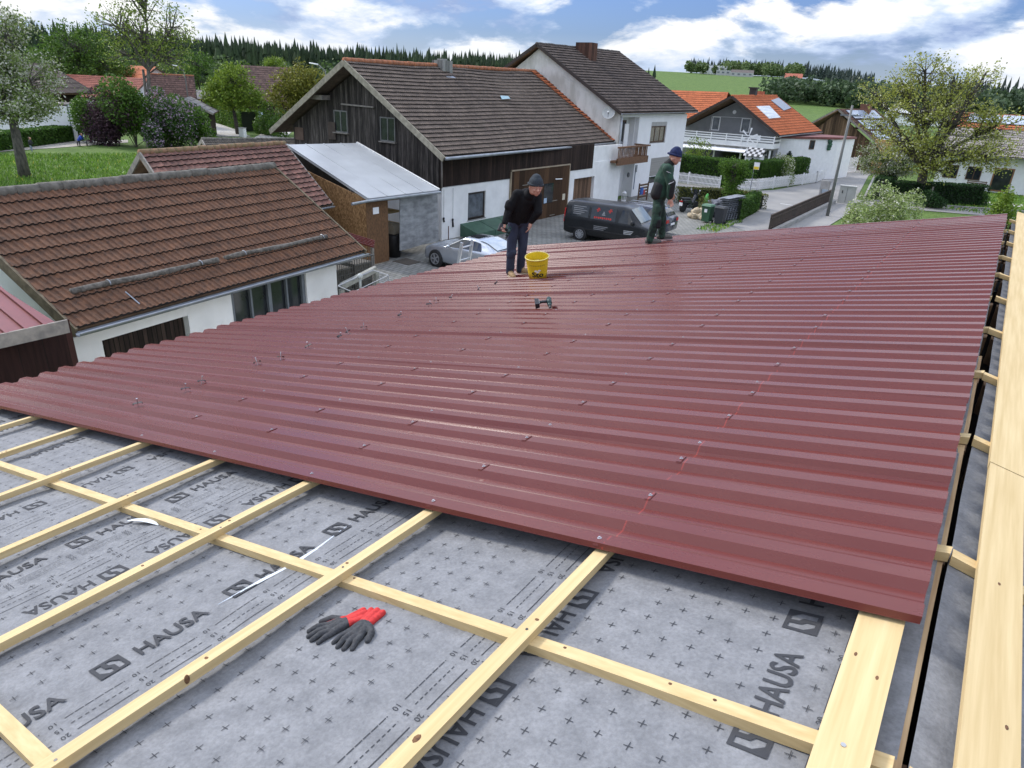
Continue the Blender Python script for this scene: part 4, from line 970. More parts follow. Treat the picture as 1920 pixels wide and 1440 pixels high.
for q0, dd in ((c0, e2), (c1, -e2)):
    a = [V((q.x, q.y, z)) for q, z in ((q0 - o2 * .24, 0), (q0 - o2 * (wdt - .01), 0), (q0 - o2 * (wdt - .01), 2.45), (q0 - o2 * wdt / 2, 4.15), (q0 - o2 * .24, 2.5))]; b = [q + dd * .2 for q in a]; k = len(mb.v); mb.v += [tuple(q) for q in a + b]
    for f in ((0, 1, 2, 3, 4), (9, 8, 7, 6, 5), (0, 5, 6, 1), (1, 6, 7, 2), (2, 7, 8, 3), (3, 8, 9, 4), (4, 9, 5, 0)): mb.f.append(tuple(k + q for q in f)); mb.mi.append(0); mb.uv.append(None)
mb.build('wall', mat('render_beige', (.42, .38, .30), (.34, .30, .24), .85), root)
cw_ = c0 - o2 * (wdt * .40) - e2 * .012
for sx in (0, .42):
    lbl_window(root, [cw_ - o2 * (sx + .36) + V((0, 0, 2.75)), cw_ - o2 * sx + V((0, 0, 2.75)), cw_ - o2 * sx + V((0, 0, 3.1)), cw_ - o2 * (sx + .36) + V((0, 0, 3.1))], -e2, brown, glassd, .04, 0, 'vent_window')
# small dark roof behind it
RN, RF = WZ(378, 262, 3.65), WZ(562, 262, 3.65); e3 = (RF - RN).normalized(); o3 = V((e3.y, -e3.x, 0)); o3 = o3 if o3.x > 0 else -o3
FN, FF, BN, BF = [q + s_ * o3 * 3.2 - V((0, 0, 1.15)) for q, s_ in ((RN, 1), (RF, 1), (RN, -1), (RF, -1))]
root = thing('dark_roofed_shed', 'low shed with dark mossy tiles between the reddish shed and the meadow', 'shed', ((RN.x + RF.x) / 2, (RN.y + RF.y) / 2, 0))
gable_roof(root, FN, FF, RN, RF, BN, BF, mat_tiles('tiles_dark', (.075, .065, .055), (.035, .032, .03), (.13, .12, .09), .52, var=.35), 10, 30, fasc=oldw, gut=False, ridge=mat('ridge_grey', (.17, .155, .13)), ridn=20)
mb = MB(); pa = [q + e3 * .3 for q in (BN, FN)]; 
for q, dd in ((0, e3), (1, -e3)):
    base_ = (RN + e3 * .35) if q == 0 else (RF - e3 * .35)
    a = [base_ + o3 * 2.9 + V((0, 0, -base_.z)), base_ - o3 * 2.9 + V((0, 0, -base_.z)), base_ - o3 * 2.9 - V((0, 0, 1.25)), base_ - V((0, 0, .2)), base_ + o3 * 2.9 - V((0, 0, 1.25))]; b = [x_ + dd * .15 for x_ in a]; k = len(mb.v); mb.v += [tuple(x_) for x_ in a + b]
    for f in ((0, 1, 2, 3, 4), (9, 8, 7, 6, 5), (0, 5, 6, 1), (1, 6, 7, 2), (2, 7, 8, 3), (3, 8, 9, 4), (4, 9, 5, 0)): mb.f.append(tuple(k + x_ for x_ in f)); mb.mi.append(0); mb.uv.append(None)
mb.build('wall', mat_boards('dark_boards', (.07, .055, .045), (.03, .024, .02), (.11, .09, .075)), root)

# ================================================================== LEAN-TO WITH PANEL ROOF (chipboard walls)
HL, HR, LL, LR = WZ(538, 271, 4.2), WZ(670, 268, 4.2), WZ(690, 372, 2.75), WZ(824, 356, 2.75)
root = thing('panel_roofed_annexe', 'open annexe with grey insulated panel roof and brown chipboard walls, at the barn gable', 'annexe', (-23, 21, 0))
nrm = (HR - HL).cross(LL - HL).normalized(); nrm = nrm if nrm.z > 0 else -nrm
mb = MB(); mb.slab([LL, LR, HR, HL], nrm, .10)
for k in range(5):
    u = k / 4; a, b = LL.lerp(LR, u * .998 + .001), HL.lerp(HR, u * .998 + .001); mb.bar(a + nrm * .012, b + nrm * .012, .05, .024, nrm)
mb.build('roof', mat('panel_grey', (.40, .42, .43), (.33, .345, .355), .42, (.7, .7, .7)), root)
mb = MB(); mb.bar(HR + nrm * .03 + V((0, -.03, 0)), LR + nrm * .03 + V((0, -.03, 0)), .09, .05, nrm); mb.build('sealing_foam', mat('foam_white', (.7, .7, .68), (.55, .55, .53), .8, (10, 10, 10)), root)
mb = MB(); mb.tube([LL + V((.06, -.9, -.12)), LL + V((.06, -.05, -.09)), LR + V((.06, 0, -.09))], .055, 8); mb.build('gutter', gutm, root)
osb, t, p = principled('chipboard'); setp(p, .8, 0, .3)
vo = t.nodes.new('ShaderNodeTexVoronoi'); vo.inputs['Scale'].default_value = 1; t.links.new(posn(t, (26, 26, 14)), vo.inputs['Vector']); r = ramp(t, [(0, (.13, .065, .025)), (.5, (.23, .125, .05)), (1, (.34, .20, .09))])
sp = t.nodes.new('ShaderNodeSeparateXYZ'); t.links.new(vo.outputs['Color'], sp.inputs[0]); t.links.new(sp.outputs[0], r.inputs[0]); t.links.new(r.outputs[0], p.inputs['Base Color'])
mb = MB(); xw = LL.x - .25; yw = LL.y + .1
mb.hexa([(xw - 6.6, yw, 0), (xw, yw, 0), (xw, yw + .03, 0), (xw - 6.6, yw + .03, 0), (xw - 6.6, yw, 4.1), (xw, yw, 2.68), (xw, yw + .03, 2.68), (xw - 6.6, yw + .03, 4.1)])
mb.build('side_panel', osb, root)
mb = MB(); mb.box(xw + .005, xw + .035, yw, yw + 1.18, .05, 2.64); mb.build('front_panel', mat('chipboard_stained', (.17, .085, .035), (.10, .05, .02), .8, (18, 18, 9)), root)
mb = MB(); mb.box(xw - 6.5, xw - 6.4, yw, LR.y + .9, 0, 4.0); mb.build('back_wall', mat('dark_boards_in', (.06, .05, .04), (.03, .025, .02), .9), root)
mb = MB()
for z_ in (2.3, 1.75, 1.2): mb.box(xw - 3.2, xw - .9, yw + 1.3, yw + 3.0, z_, z_ + .05)
mb.build('shelf', wood_x, root)
pn = thing('leaning_panel', 'grey scuffed sheet panel leaning across the annexe opening beside the white barn wall', 'panel', (xw + .2, yw + 3, 0))
mb = MB(); P0 = WX(750, 470, xw + .12); P1 = WX(822, 452, xw + .1); T0 = WX(750, 366, xw + .06); T1 = WX(820, 357, xw + .06)
nseg = 12
for k in range(nseg):
    u0, u1 = k / nseg, (k + 1) / nseg; w_ = lambda u: V((.05 * math.sin(u * 8), 0, 0))
    mb.hexa([P0.lerp(P1, u0) + w_(u0), P0.lerp(P1, u1) + w_(u1), P0.lerp(P1, u1) + w_(u1) + V((-.03, 0, 0)), P0.lerp(P1, u0) + w_(u0) + V((-.03, 0, 0)), T0.lerp(T1, u0), T0.lerp(T1, u1), T0.lerp(T1, u1) + V((-.03, 0, 0)), T0.lerp(T1, u0) + V((-.03, 0, 0))])
mb.build('sheet', mat('scuffed_grey', (.30, .31, .31), (.17, .175, .18), .8, (2.5, 2.5, 6), detail=9), pn)
c_ = WX(705, 395 , xw + .05); mb = MB(); mb.box(xw + .04, xw + .05, c_.y - .16, c_.y + .16, c_.z - .13, c_.z + .13); tag(mb.build('notice', whitep), 'small white notice pinned on the brown chipboard corner', 'notice')
c_ = WX(738, 430, xw - .5); bn = thing('black_drum', 'black drum standing just inside the annexe opening', 'drum', (c_.x, c_.y, 0)); mb = MB(); mb.tube([(c_.x, c_.y, 0), (c_.x, c_.y, .9), (c_.x, c_.y, .95)], [.27, .30, .28], 14); mb.build('body', blackm, bn, True)
c_ = WX(735, 400, xw - .9); mb = MB(); mb.tube([(c_.x, c_.y - .35, 1.0), (c_.x, c_.y + .5, .85)], [.45, .42], 14); tag(mb.build('cardboard_roll', mat('beige_board', (.45, .40, .30), (.35, .31, .24), .8)), 'beige rolled sheet on the shelf inside the annexe', 'roll')
mb = MB(); mb.box(xw + .1, xw + 1.0, yw + 1.3, yw + 2.1, .001, .02); tag(mb.build('floor_mat', mat('mat_dark', (.09, .075, .06), (.06, .05, .04), .95, (20, 20, 20))), 'dark door mat on the pavement before the annexe', 'mat')

# ================================================================== BARN
FN, FF = WZ(833, 293, 4.04), WZ(1164, 264, 3.9); RN = WZ(645, 113, 7.91) * 1.0; RN = WY(645, 113, FN.y + .15); RF = WY(1004, 134, 43.75)
BN = WY(507, 243, RN.y + .3)
BF = V((BN.x + 1.0, RF.y, BN.z)); 
root = thing('barn', 'old barn with weathered dark board gable, long brown tiled roof and white ground floor', 'barn', (-28, 34, 0))
btile = mat_tiles('tiles_barn', (.150, .116, .092), (.084, .066, .054), (.23, .20, .16), .59, var=.20)
borange = mat_tiles('tiles_orange', (.42, .12, .045), (.22, .075, .035), (.2, .15, .1), .66, var=.25)
# sagging roof: split into bands so the ridge and courses dip
def sag(A, B, Cc, D, n, nc, ntl, amt):
    mb = MB(); P = lambda e0, e1, u, s_: V(e0).lerp(V(e1), u) - V((0, 0, s_ * math.sin(u * math.pi * 2.2) ** 2 * (.5 + .5 * u)))
    for k in range(n):
        u0, u1 = k / n, (k + 1) / n; tile_roof(mb, P(A, B, u0, amt * .2), P(A, B, u1, amt * .2), P(D, Cc, u1, amt), P(D, Cc, u0, amt), nc, max(1, round(ntl / n)), .026, .065, .004)
    return mb
mb = sag(FN, FF, RF, RN, 8, 23, 64, .12); u1 = .925
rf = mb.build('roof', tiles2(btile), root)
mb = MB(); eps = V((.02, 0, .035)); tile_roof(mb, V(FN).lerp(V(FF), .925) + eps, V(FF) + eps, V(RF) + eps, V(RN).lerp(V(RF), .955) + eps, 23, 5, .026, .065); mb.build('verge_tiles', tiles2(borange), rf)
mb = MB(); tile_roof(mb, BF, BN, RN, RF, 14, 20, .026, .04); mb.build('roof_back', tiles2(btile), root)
mb = MB(); ridge_tiles(mb, RN, RF, .12, 44); mb.build('ridge_tiles', mat('ridge_orange', (.40, .14, .06), (.25, .11, .06), .85, (5, 5, 5)), rf, True)
mb = MB()
for a, b, c in ((FN, FF, RF), (BN, BF, RF)):
    dn = V((0, 0, -.06)); q = [V(a) + dn, V(b) + dn, V(RF) + dn, V(RN) + dn]; mb.hexa([x_ + V((0, 0, -.08)) for x_ in q] + q)
mb.build('roof_underside', mat('soffit_old', (.16, .12, .09), (.09, .07, .05), .85, (5, 5, 5)), root)
mb = MB(); mb.bar(V(FN) + V((0, -.04, -.12)), V(RN) + V((0, -.04, -.10)), .06, .26); mb.build('verge_board', mat('verge_pale', (.36, .33, .25), (.22, .20, .15), .85, (5, 5, 5)), root); mb = MB(); mb.bar(V(BN) + V((0, -.04, -.12)), V(RN) + V((0, -.045, -.10)), .06, .26); mb.build('verge_board', mat('verge_pale', (.36, .33, .25), (.22, .20, .15), .85, (5, 5, 5)), root)
mb = MB(); mb.tube([V(FN) + V((.08, 0, -.1)), V(FF) + V((.08, 0, -.1))], .075, 8); mb.tube([V(FF) + V((.08, -.1, -.1)), V(FF) + V((-.1, -.25, -.55)), V(FF) + V((-.5, -.9, -.75))], .05, 8); gt = mb.build('gutter', gutm, root, True)
xb = -21.62; yb = 25.0; ye = 43.7; GX = BN.x + 1.2
db = mat_boards('barn_boards', (.078, .068, .060), (.022, .019, .017), (.24, .215, .19), .17)
dbf = mat_boards('barn_boards_front', (.040, .024, .018), (.018, .012, .010), (.065, .04, .03), .17)
wzt = 2.5
mb = MB()   # board gable (faces -Y)
gyl = yb + .1
sl_ = (RN.z - FN.z) / (FN.x - RN.x); zt_ = lambda x: RN.z - .32 - abs(x - RN.x) * (sl_ if x > RN.x else (RN.z - BN.z) / (RN.x - BN.x))
a = [(xb, gyl, 2.3), (GX, gyl, 1.0), (GX, gyl, zt_(GX)), (RN.x, gyl, zt_(RN.x)), (xb, gyl, zt_(xb))]; b = [(x, y + .1, z) for x, y, z in a]
k = 0; mb.v += a + b
for f in ((0, 1, 2, 3, 4), (9, 8, 7, 6, 5), (0, 5, 6, 1), (1, 6, 7, 2), (2, 7, 8, 3), (3, 8, 9, 4), (4, 9, 5, 0)): mb.f.append(f); mb.mi.append(0); mb.uv.append(None)
mb.build('gable_boards', db, root)
mb = MB(); mb.box(xb - .02, xb + .06, gyl - .02, ye - 4.0, wzt, 3.95); mb.build('front_boards', dbf, root)
mb = MB(); mb.box(xb - .10, xb + .005, ye - 4.0, ye, wzt + .1, 3.8); mb.build('upper_wall', wallw, root)
# white ground floor with openings: window, double door, garage opening
wx = xb + .03
Ys = {}
wA, wB = WX(878, 362, wx), WX(911, 358, wx); wC = WX(878, 413, wx)
dA, dB = WX(957, 330, wx).y, WX(1066, 316, wx).y
gA, gB = WX(1077, 335, wx).y, WX(1115, 331, wx).y; gT = WX(1095, 333, wx).z
mb = MB()
def fw(y0, y1, z0, z1): mb.box(wx - .3, wx, y0, y1, z0, z1)
fw(yb + .2, wA.y, 0, wzt); fw(wA.y, wB.y, 0, wC.z); fw(wA.y, wB.y, wA.z, wzt); fw(wB.y, dA, 0, wzt); fw(dB, gA, 0, wzt + .35); fw(gA, gB, gT, wzt + .35); fw(gB, ye, 0, wzt + .35)
mb.box(GX + .2, wx - .3, yb + .14, yb + .34, 0, 2.35); mb.box(GX, GX + .2, yb + .2, ye, 0, 4.0); mb.box(GX, xb, ye - .3, ye - .02, 0, 3.6)
mb.build('wall', wallw, root)
mb = MB(); mb.box(wx - .005, wx + .02, yb + .18, dA, wzt - .03, wzt + .02); mb.build('ledge', mat('lead_flash', (.5, .5, .5), (.4, .4, .4), .6), root)
lbl_window(root, [(wx - .10, wA.y, wC.z), (wx - .10, wB.y, wC.z), (wx - .10, wB.y, wA.z), (wx - .10, wA.y, wA.z)], (1, 0, 0), mat('dark_frame', (.03, .022, .018), (.02, .015, .012), .5), glassg, .10, 0, 'window', concr)
mb = MB(); mb.box(wx - .05, wx + .07, dA, dB, 0, 2.86); dr_ = mb.build('barn_door', mat_boards('door_boards', (.085, .045, .022), (.05, .027, .014), (.12, .065, .035), .5, gap=.015), root)
mb = MB(); mb.box(wx - .05, wx + .10, dA - .06, dA, 0, 2.92); mb.box(wx - .05, wx + .10, dA - .06, dB + .06, 2.862, 2.93); mb.box(wx - .05, wx + .1, dB, dB + .06, 0, 2.86); mb.build('door_frame', mat('frame_pale', (.40, .32, .22), (.3, .24, .17), .7), dr_)
q0, q1 = WX(1021, 345, wx + .09), WX(1036, 379, wx + .09)
mb = MB(); mb.box(wx + .071, wx + .085, q0.y, q1.y, q1.z, q0.z); mb.build('door_window', glassd, dr_); mb = MB(); mb.box(wx + .0851, wx + .09, q0.y + .05, q0.y + .35, q1.z + .02, q1.z + .3); mb.build('poster', mat('poster_blue', (.35, .5, .65), (.5, .6, .7), .6), dr_)
for (px, py) in ((985, 347), (1012, 395), (1035, 403), (1040, 376)):
    c_ = WX(px, py, wx + .08); mb = MB(); mb.box(wx + .0705, wx + .088, c_.y - .28, c_.y + .28, c_.z - .02, c_.z + .02); mb.build('hinge', mat('hinge_metal', (.25, .22, .18), (.18, .16, .13), .6), dr_)
c_ = WX(1057, 369, wx + .08); mb = MB(); mb.box(wx + .0705, wx + .08, c_.y - .15, c_.y + .15, c_.z - .18, c_.z + .18); mb.build('sign_plate', mat('cream_sign', (.6, .55, .42), (.5, .45, .35), .6), dr_)
c_ = WX(1045, 337, wx + .15); mb = MB(); mb.tube([(wx + .07, c_.y, c_.z), (wx + .25, c_.y, c_.z + .05)], .02, 6); mb.tube([(wx + .25, c_.y - .35, c_.z + .07), (wx + .25, c_.y + .35, c_.z + .03)], .03, 8); mb.build('door_lamp', whitep, dr_)
mb = MB(); mb.box(wx - .25, wx - .2, gA, gB, 0, gT); mb.build('garage_door', mat_boards('slat_brown', (.20, .12, .075), (.13, .08, .05), (.25, .16, .1), .12, gap=.12), root)
# gable windows
yg = gyl - .012
for (x0_, y0_, x1_, y1_, mu, lb) in ((714, 219, 741, 264, 1, ''), (628, 206, 651, 247, 1, '')):
    a_ = WY(x0_, y1_, yg); b_ = WY(x1_, y0_ + 2, yg)
    lbl_window(root, [(a_.x, yg, a_.z), (b_.x, yg, a_.z), (b_.x, yg, b_.z), (a_.x, yg, b_.z)], (0, -1, 0), mat('grey_old_frame', (.20, .20, .19), (.13, .13, .12), .8), glassd, .06, mu, 'gable_window', oldw)
a_, b_ = WY(616, 228, yg), WY(631, 262, yg); mb = MB(); mb.box(a_.x, b_.x, yg - .06, yg - .03, b_.z, a_.z); mb.build('hatch', mat('hatch_wood', (.09, .065, .05), (.06, .045, .035), .8), root)
a_, b_ = WY(641, 195, yg), WY(702, 203, yg); mb = MB(); mb.bar((a_.x, yg - .04, a_.z), (b_.x, yg - .04, a_.z - .03), .08, .07); mb.build('door_rail', oldw, root)
a_, b_ = WY(587, 181, yg - .3), WY(610, 182, yg - .3); mb = MB(); mb.box(a_.x, b_.x, yg - .5, yg, a_.z - .12, a_.z + .1); mb.build('purlin_end', oldw, root)
a_, b_ = WY(553, 238, yg), WY(570, 263, yg); mb = MB(); mb.box(a_.x, b_.x, yg - .03, yg - .003, b_.z, a_.z); mb.build('patch_board', mat('patch_brown', (.18, .12, .09), (.12, .08, .06), .8), root)
mb = MB(); mb.tube([(wx + .12, yb + .05, FN.z - .1), (wx + .12, yb + .05, 2.5)], .045, 8); mb.build('downpipe', mat('copper_pipe', (.24, .21, .19), (.17, .15, .13), .5), root, True)
for (x0_, y0_, y1_) in ((1202, 0, 0),):
    pass
# chimney, skylight tile
sx = WY(827, 135, 32.0); mb = MB(); zt2 = WY(827, 110, 32).z
mb.box(sx.x - .42, sx.x + .42, 31.7, 32.5, sx.z - 1.2, zt2 - .08); mb.build('chimney', mat_boards('chimney_clad', (.24, .24, .22), (.19, .19, .18), (.28, .28, .26), .3), rf)
mb = MB(); mb.box(sx.x - .2, sx.x + .2, 31.9, 32.3, zt2 - .08, zt2); mb.build('chimney_cap', concr, rf)
mb = MB(); c2_ = WY(838, 142, 31.8); mb.bar(c2_ + V((-.3, 0, .15)), c2_ + V((.35, 0, -.1)), .7, .03); mb.build('chimney_flashing', gutm, rf)
def on_plane(px, py, A, B, Cc, up=.05):
    A, B, Cc = V(A), V(B), V(Cc); n_ = (B - A).cross(Cc - A).normalized(); n_ = n_ if n_.z > 0 else -n_; d = V(ray(px, py)); o = V((0, 0, CH)); return o + d * (((A + n_ * up) - o).dot(n_) / d.dot(n_))
q = [on_plane(*c, FN, FF, RF, .09) for c in ((938, 179), (953, 180), (957, 185), (941, 186))]; mb = MB(); mb.face(q[::-1]); mb.build('glass_tiles', mat('glass_tile', (.25, .42, .46), (.2, .35, .4), .2), rf)
# things on the barn wall
for (px, py, h_, lb) in ((832, 410, .16, 'small dark tap fitting on the white barn wall near its corner'), (849, 412, .35, 'black hanging lock and chain on the white barn wall, left of the window')):
    c_ = WX(px, py, wx + .04); mb = MB(); mb.sphere(c_, .07, 8, 6, (.5, 1, 1)); mb.tube([c_ + V((0, 0, -.02)), c_ + V((0, .03, -h_))], [.03, .05], 8); mb.tube([c_, (c_.x, c_.y, wzt - .1)], .006, 4); tag(mb.build('wall_fitting', blackm), lb, 'fitting')
c_ = WX(840, 450, wx + .5); mb = MB(); c0_ = WX(841, 424, wx + .3); mb.tube([(c0_.x, c0_.y, 0), c0_], .025, 6); tag(mb.build('wooden_post', mat('rust_post', (.16, .07, .05), (.1, .05, .04), .8)), 'thin reddish stake standing before the white barn wall', 'post')
ct = thing('cellar_cover', 'green sloped cellar cover along the white barn wall behind the silver car', 'cover', (wx + .5, 28.5, 0)); mb = MB()
for k in range(3):
    y0_ = 26.6 + k * 1.5; mb.hexa([(wx + .01, y0_, 0), (wx + 1.1, y0_, 0), (wx + 1.1, y0_ + 1.46, 0), (wx + .01, y0_ + 1.46, 0), (wx + .01, y0_, .62), (wx + 1.1, y0_, .3), (wx + 1.1, y0_ + 1.46, .3), (wx + .01, y0_ + 1.46, .62)])
mb.build('lid', mat('green_paint', (.06, .13, .085), (.04, .09, .06), .6), ct)
# ================================================================== WHITE TWO-STOREY HOUSE
def gable_wall(mb, x_a, x_b, y, z0, zt, zr, xr, th=.3):
    a = [(x_a, y, z0), (x_b, y, z0), (x_b, y, zt), (xr, y, zr), (x_a, y, zt)]; b = [(x, y + th, z) for x, y, z in a]
    k = len(mb.v); mb.v += a + b
    for f in ((0, 1, 2, 3, 4), (9, 8, 7, 6, 5), (0, 5, 6, 1), (1, 6, 7, 2), (2, 7, 8, 3), (3, 8, 9, 4), (4, 9, 5, 0)): mb.f.append(tuple(k + q for q in f)); mb.mi.append(mb.cur); mb.uv.append(None)
FN, RN = WY(1165, 211, 43.55), WY(1006, 82, 43.55); FF, RF = WY(1308, 208, 56.5), WY(1161, 98, 56.5)
BN = V((2 * RN.x - FN.x, FN.y, FN.z)); BF = V((2 * RF.x - FF.x, FF.y, FF.z))
root = thing('white_house', 'tall white house with dark tiled roof, brown balcony and satellite dish, joined to the barn', 'house', (-28, 50, 0))
htile = mat_tiles('tiles_house', (.11, .085, .072), (.062, .050, .044), (.18, .16, .14), .60, var=.28)
rf = gable_roof(root, FN, FF, RN, RF, BN, BF, htile, 24, 44, fasc=mat('dark_fascia', (.05, .035, .03), (.035, .025, .02), .7), ridge=mat('ridge_dark', (.10, .085, .075), (.06, .05, .045), .9), ridn=34, wave=.026, step=.07)
hx = -22.1; hy0, hy1 = 43.9, 55.6
hw = mat('render_house', (.87, .87, .87), (.80, .80, .80), .8, (1.2,) * 3, bmp=.05); hwg = mat('render_gable', (.72, .71, .67), (.50, .49, .44), .85, (1.4, 1.4, .7), .36, .58, detail=9)
mb = MB(); gable_wall(mb, BN.x + 1.2, hx, hy0, 0, FN.z - .12, RN.z - .28, RN.x, .25); mb.build('gable_wall', hwg, root)
mb = MB(); gable_wall(mb, BN.x + 1.2, hx, hy1 - .3, 0, FF.z - .3, RF.z - .4, RF.x, .28); mb.box(BN.x + 1.2, BN.x + 1.5, hy0 + .25, hy1 - .3, 0, 5.3)
fx = hx + .0
wl, wr = WX(1222, 232, hx).y, WX(1251, 231, hx).y; wt, wb = WX(1222, 229, hx).z, WX(1218, 268, hx).z
lgt, lgb, lgr = 5.45, 3.05, WX(1200, 218, hx).y      # loggia
r0 = hy0 + .25
def hf(y0, y1, z0, z1): mb.box(hx - .3, hx, y0, y1, z0, z1)
dz = 2.35; pz = WX(1158, 317, hx)
hf(r0, lgr, lgt, 5.75); hf(lgr, wl, 0, 5.7); hf(wl, wr, 0, wb); hf(wl, wr, wt, 5.7); hf(wr, hy1 - .3, 0, 5.65)
hf(r0, lgr, 2.4, 2.95)
ww0 = WX(1211, 312, hx)
mb.box(hx - 1.0, hx - .8, r0, lgr, 0, 5.7); mb.box(hx - .8, hx - .31, r0, r0 + .12, 0, 2.4); mb.box(hx - 1.0, hx - .301, lgr + .001, lgr + .15, 0, 5.7)
mb.build('wall', hw, root)
mb = MB(); mb.box(hx - .78, hx - .31, lgr - .05, lgr - .001, 3.0, 5.45); mb.build('loggia_panel', hw, root)
lbl_window(root, [(hx - .78, r0 + .9, 3.0), (hx - .78, r0 + 2.3, 3.0), (hx - .78, r0 + 2.3, 5.2), (hx - .78, r0 + .9, 5.2)], (1, 0, 0), brown, glassd, .12, 1, 'balcony_door')
mb = MB(); mb.box(hx - .35, hx - .30, r0 + 1.25, r0 + 1.85, 3.0, 5.0); mb.build('awning_board', whitep, root)
lbl_window(root, [(hx - .12, wl, wb), (hx - .12, wr, wb), (hx - .12, wr, wt - .28), (hx - .12, wl, wt - .28)], (1, 0, 0), brown, mat('window_curtain', (.12, .10, .05), (.03, .03, .02), .15, (2.5, 2.5, .6)), .10, 2, 'window', concr)
mb = MB(); mb.box(hx - .14, hx - .03, wl, wr, wt - .28, wt); mb.build('shutter_box', mat('shutter_grey', (.45, .44, .42), (.38, .37, .35), .7), root)
# balcony
by0, by1 = WX(1157, 300, hx + 1.0).y, WX(1213, 285, hx + 1).y
bw = mat('balcony_wood', (.20, .10, .05), (.11, .055, .028), .75, (6, 6, 12)); bz0, bz1 = WX(1212, 303, hx + 1.0).z, WX(1213, 271, hx + 1.0).z
mb = MB(); mb.box(hx + .0, hx + 1.05, by0, by1, bz0 + .12, bz0 + .26); mb.box(hx + .95, hx + 1.10, by0, by1 + .1, bz0 - .02, bz0 + .42); mb.box(hx + .95, hx + 1.16, by0, by1 + .15, bz1 - .1, bz1); mb.box(hx + .0, hx + 1.1, by1 - .06, by1 + .02, bz1 - .1, bz1); mb.box(hx, hx + 1.1, by1 - .06, by1 + .02, bz0 + .2, bz0 + .42)
n_ = 22
for k in range(n_):
    y = by0 + (by1 - by0) * (k + .3) / n_; mb.box(hx + 1.0, hx + 1.03, y, y + .09, bz0 + .3, bz1 - .08)
for k in range(7): mb.box(hx + .1 + k * .14, hx + .18 + k * .14, by1 - .03, by1, bz0 + .3, bz1 - .08)
mb.build('balcony', bw, root)
# entrance, wall boards, lower window
mb = MB(); mb.box(hx - .79, hx - .74, r0 + .25, r0 + 1.25, .05, 2.1); mb.build('entrance_door', brown, root)
mb = MB(); mb.box(hx - .003, hx + .012, WX(1216, 340, hx).y, WX(1262, 330, hx).y, 1.25, 2.55); gd = mb.build('roller_shutter', mat('shutter_slats', (.34, .33, .30), (.26, .25, .23), .7, (.2, .2, 22)), root)
mb = MB(); mb.box(hx - .003, hx + .02, WX(1216, 340, hx).y, WX(1262, 330, hx).y, .75, 1.2); mb.build('low_window', glassd, gd)
for (px, py, w_, h_, m_) in ((1178, 328, .32, .32, mat('sign_dark', (.08, .09, .10), (.05, .05, .06), .4)), (1190, 335, .10, 1.5, mat('name_board', (.22, .26, .34), (.14, .17, .24), .5)), (1193, 316, .3, .5, mat('plate_grey', (.28, .30, .31), (.2, .22, .23), .5))):
    c_ = WX(px, py, hx + .02); mb = MB()
    if w_ == .32: mb.tube([(hx + .0, c_.y, c_.z), (hx + .05, c_.y, c_.z)], .17, 16); mb.tube([(hx + .05, c_.y, c_.z), (hx + .055, c_.y, c_.z)], .11, 14)
    else: mb.box(hx + .002, hx + .03, c_.y - w_ / 2, c_.y + w_ / 2, c_.z - h_ / 2, c_.z + h_ / 2)
    mb.build('wall_sign', m_, root)
mb = MB(); mb.tube([(hx + .1, hy0 + .08, 5.5), (hx + .12, hy0 + .08, 4.3), (hx + .12, hy0 + .08, .1)], .06, 8); mb.build('downpipe', mat('zinc_pale', (.50, .53, .56), (.42, .44, .46), .45, metal=.3), root, True)
# corner column down to the ground
mb = MB(); mb.box(hx - .25, hx + .35, hy0 - .02, hy0 + .20, 0, 3.0); mb.build('corner_pier', hw, root)
# brick clad chimney
c0, c1 = WY(1085, 80, 49.0), WY(1115, 80, 49.0); mb = MB(); mb.box(c0.x, c1.x, 48.6, 49.5, 8.0, c0.z); ch = mb.build('chimney', mat_boards('chimney_brown', (.13, .065, .045), (.085, .045, .035), (.17, .09, .06), .3, gap=.05), rf)
mb = MB(); mb.box(c0.x - .05, c1.x + .05, 48.55, 49.55, c0.z + .001, c0.z + .07); mb.build('chimney_cap', concr, ch)
# satellite dish on gable
c_ = WY(1141, 211, hy0 - .45); ds = thing('satellite_dish', 'round pale satellite dish on the white gable above the barn roof', 'satellite dish', c_); mb = MB()
ax = V((.35, -.85, .35)).normalized(); t1_ = ax.cross(V((0, 0, 1))).normalized(); t2_ = t1_.cross(ax)
for i in range(6):
    for k in range(20):
        q = lambda r_, a: c_ + (t1_ * math.cos(a) + t2_ * math.sin(a)) * r_ * .42 + ax * (r_ ** 2 * .12 - .1)
        a0_, a1_ = 2 * math.pi * k / 20, 2 * math.pi * (k + 1) / 20; mb.face([q(i / 6, a0_), q((i + 1) / 6, a0_), q((i + 1) / 6, a1_), q(i / 6, a1_)])
mb.build('dish', mat('dish_grey', (.5, .5, .47), (.42, .42, .4), .5), ds)
mb = MB(); mb.tube([c_ - t2_ * -.3 + V((0, 0, -.7)), c_ + ax * .35 + V((0, 0, -.08))], .018, 6); mb.tube([c_, (c_.x - .1, hy0, c_.z - .15)], .03, 6); mb.build('arm', greyp, ds)
mb = MB(); mb.sphere(c_ + ax * .36 + V((0, 0, -.08)), .06, 8, 6); mb.build('receiver', whitep, ds)
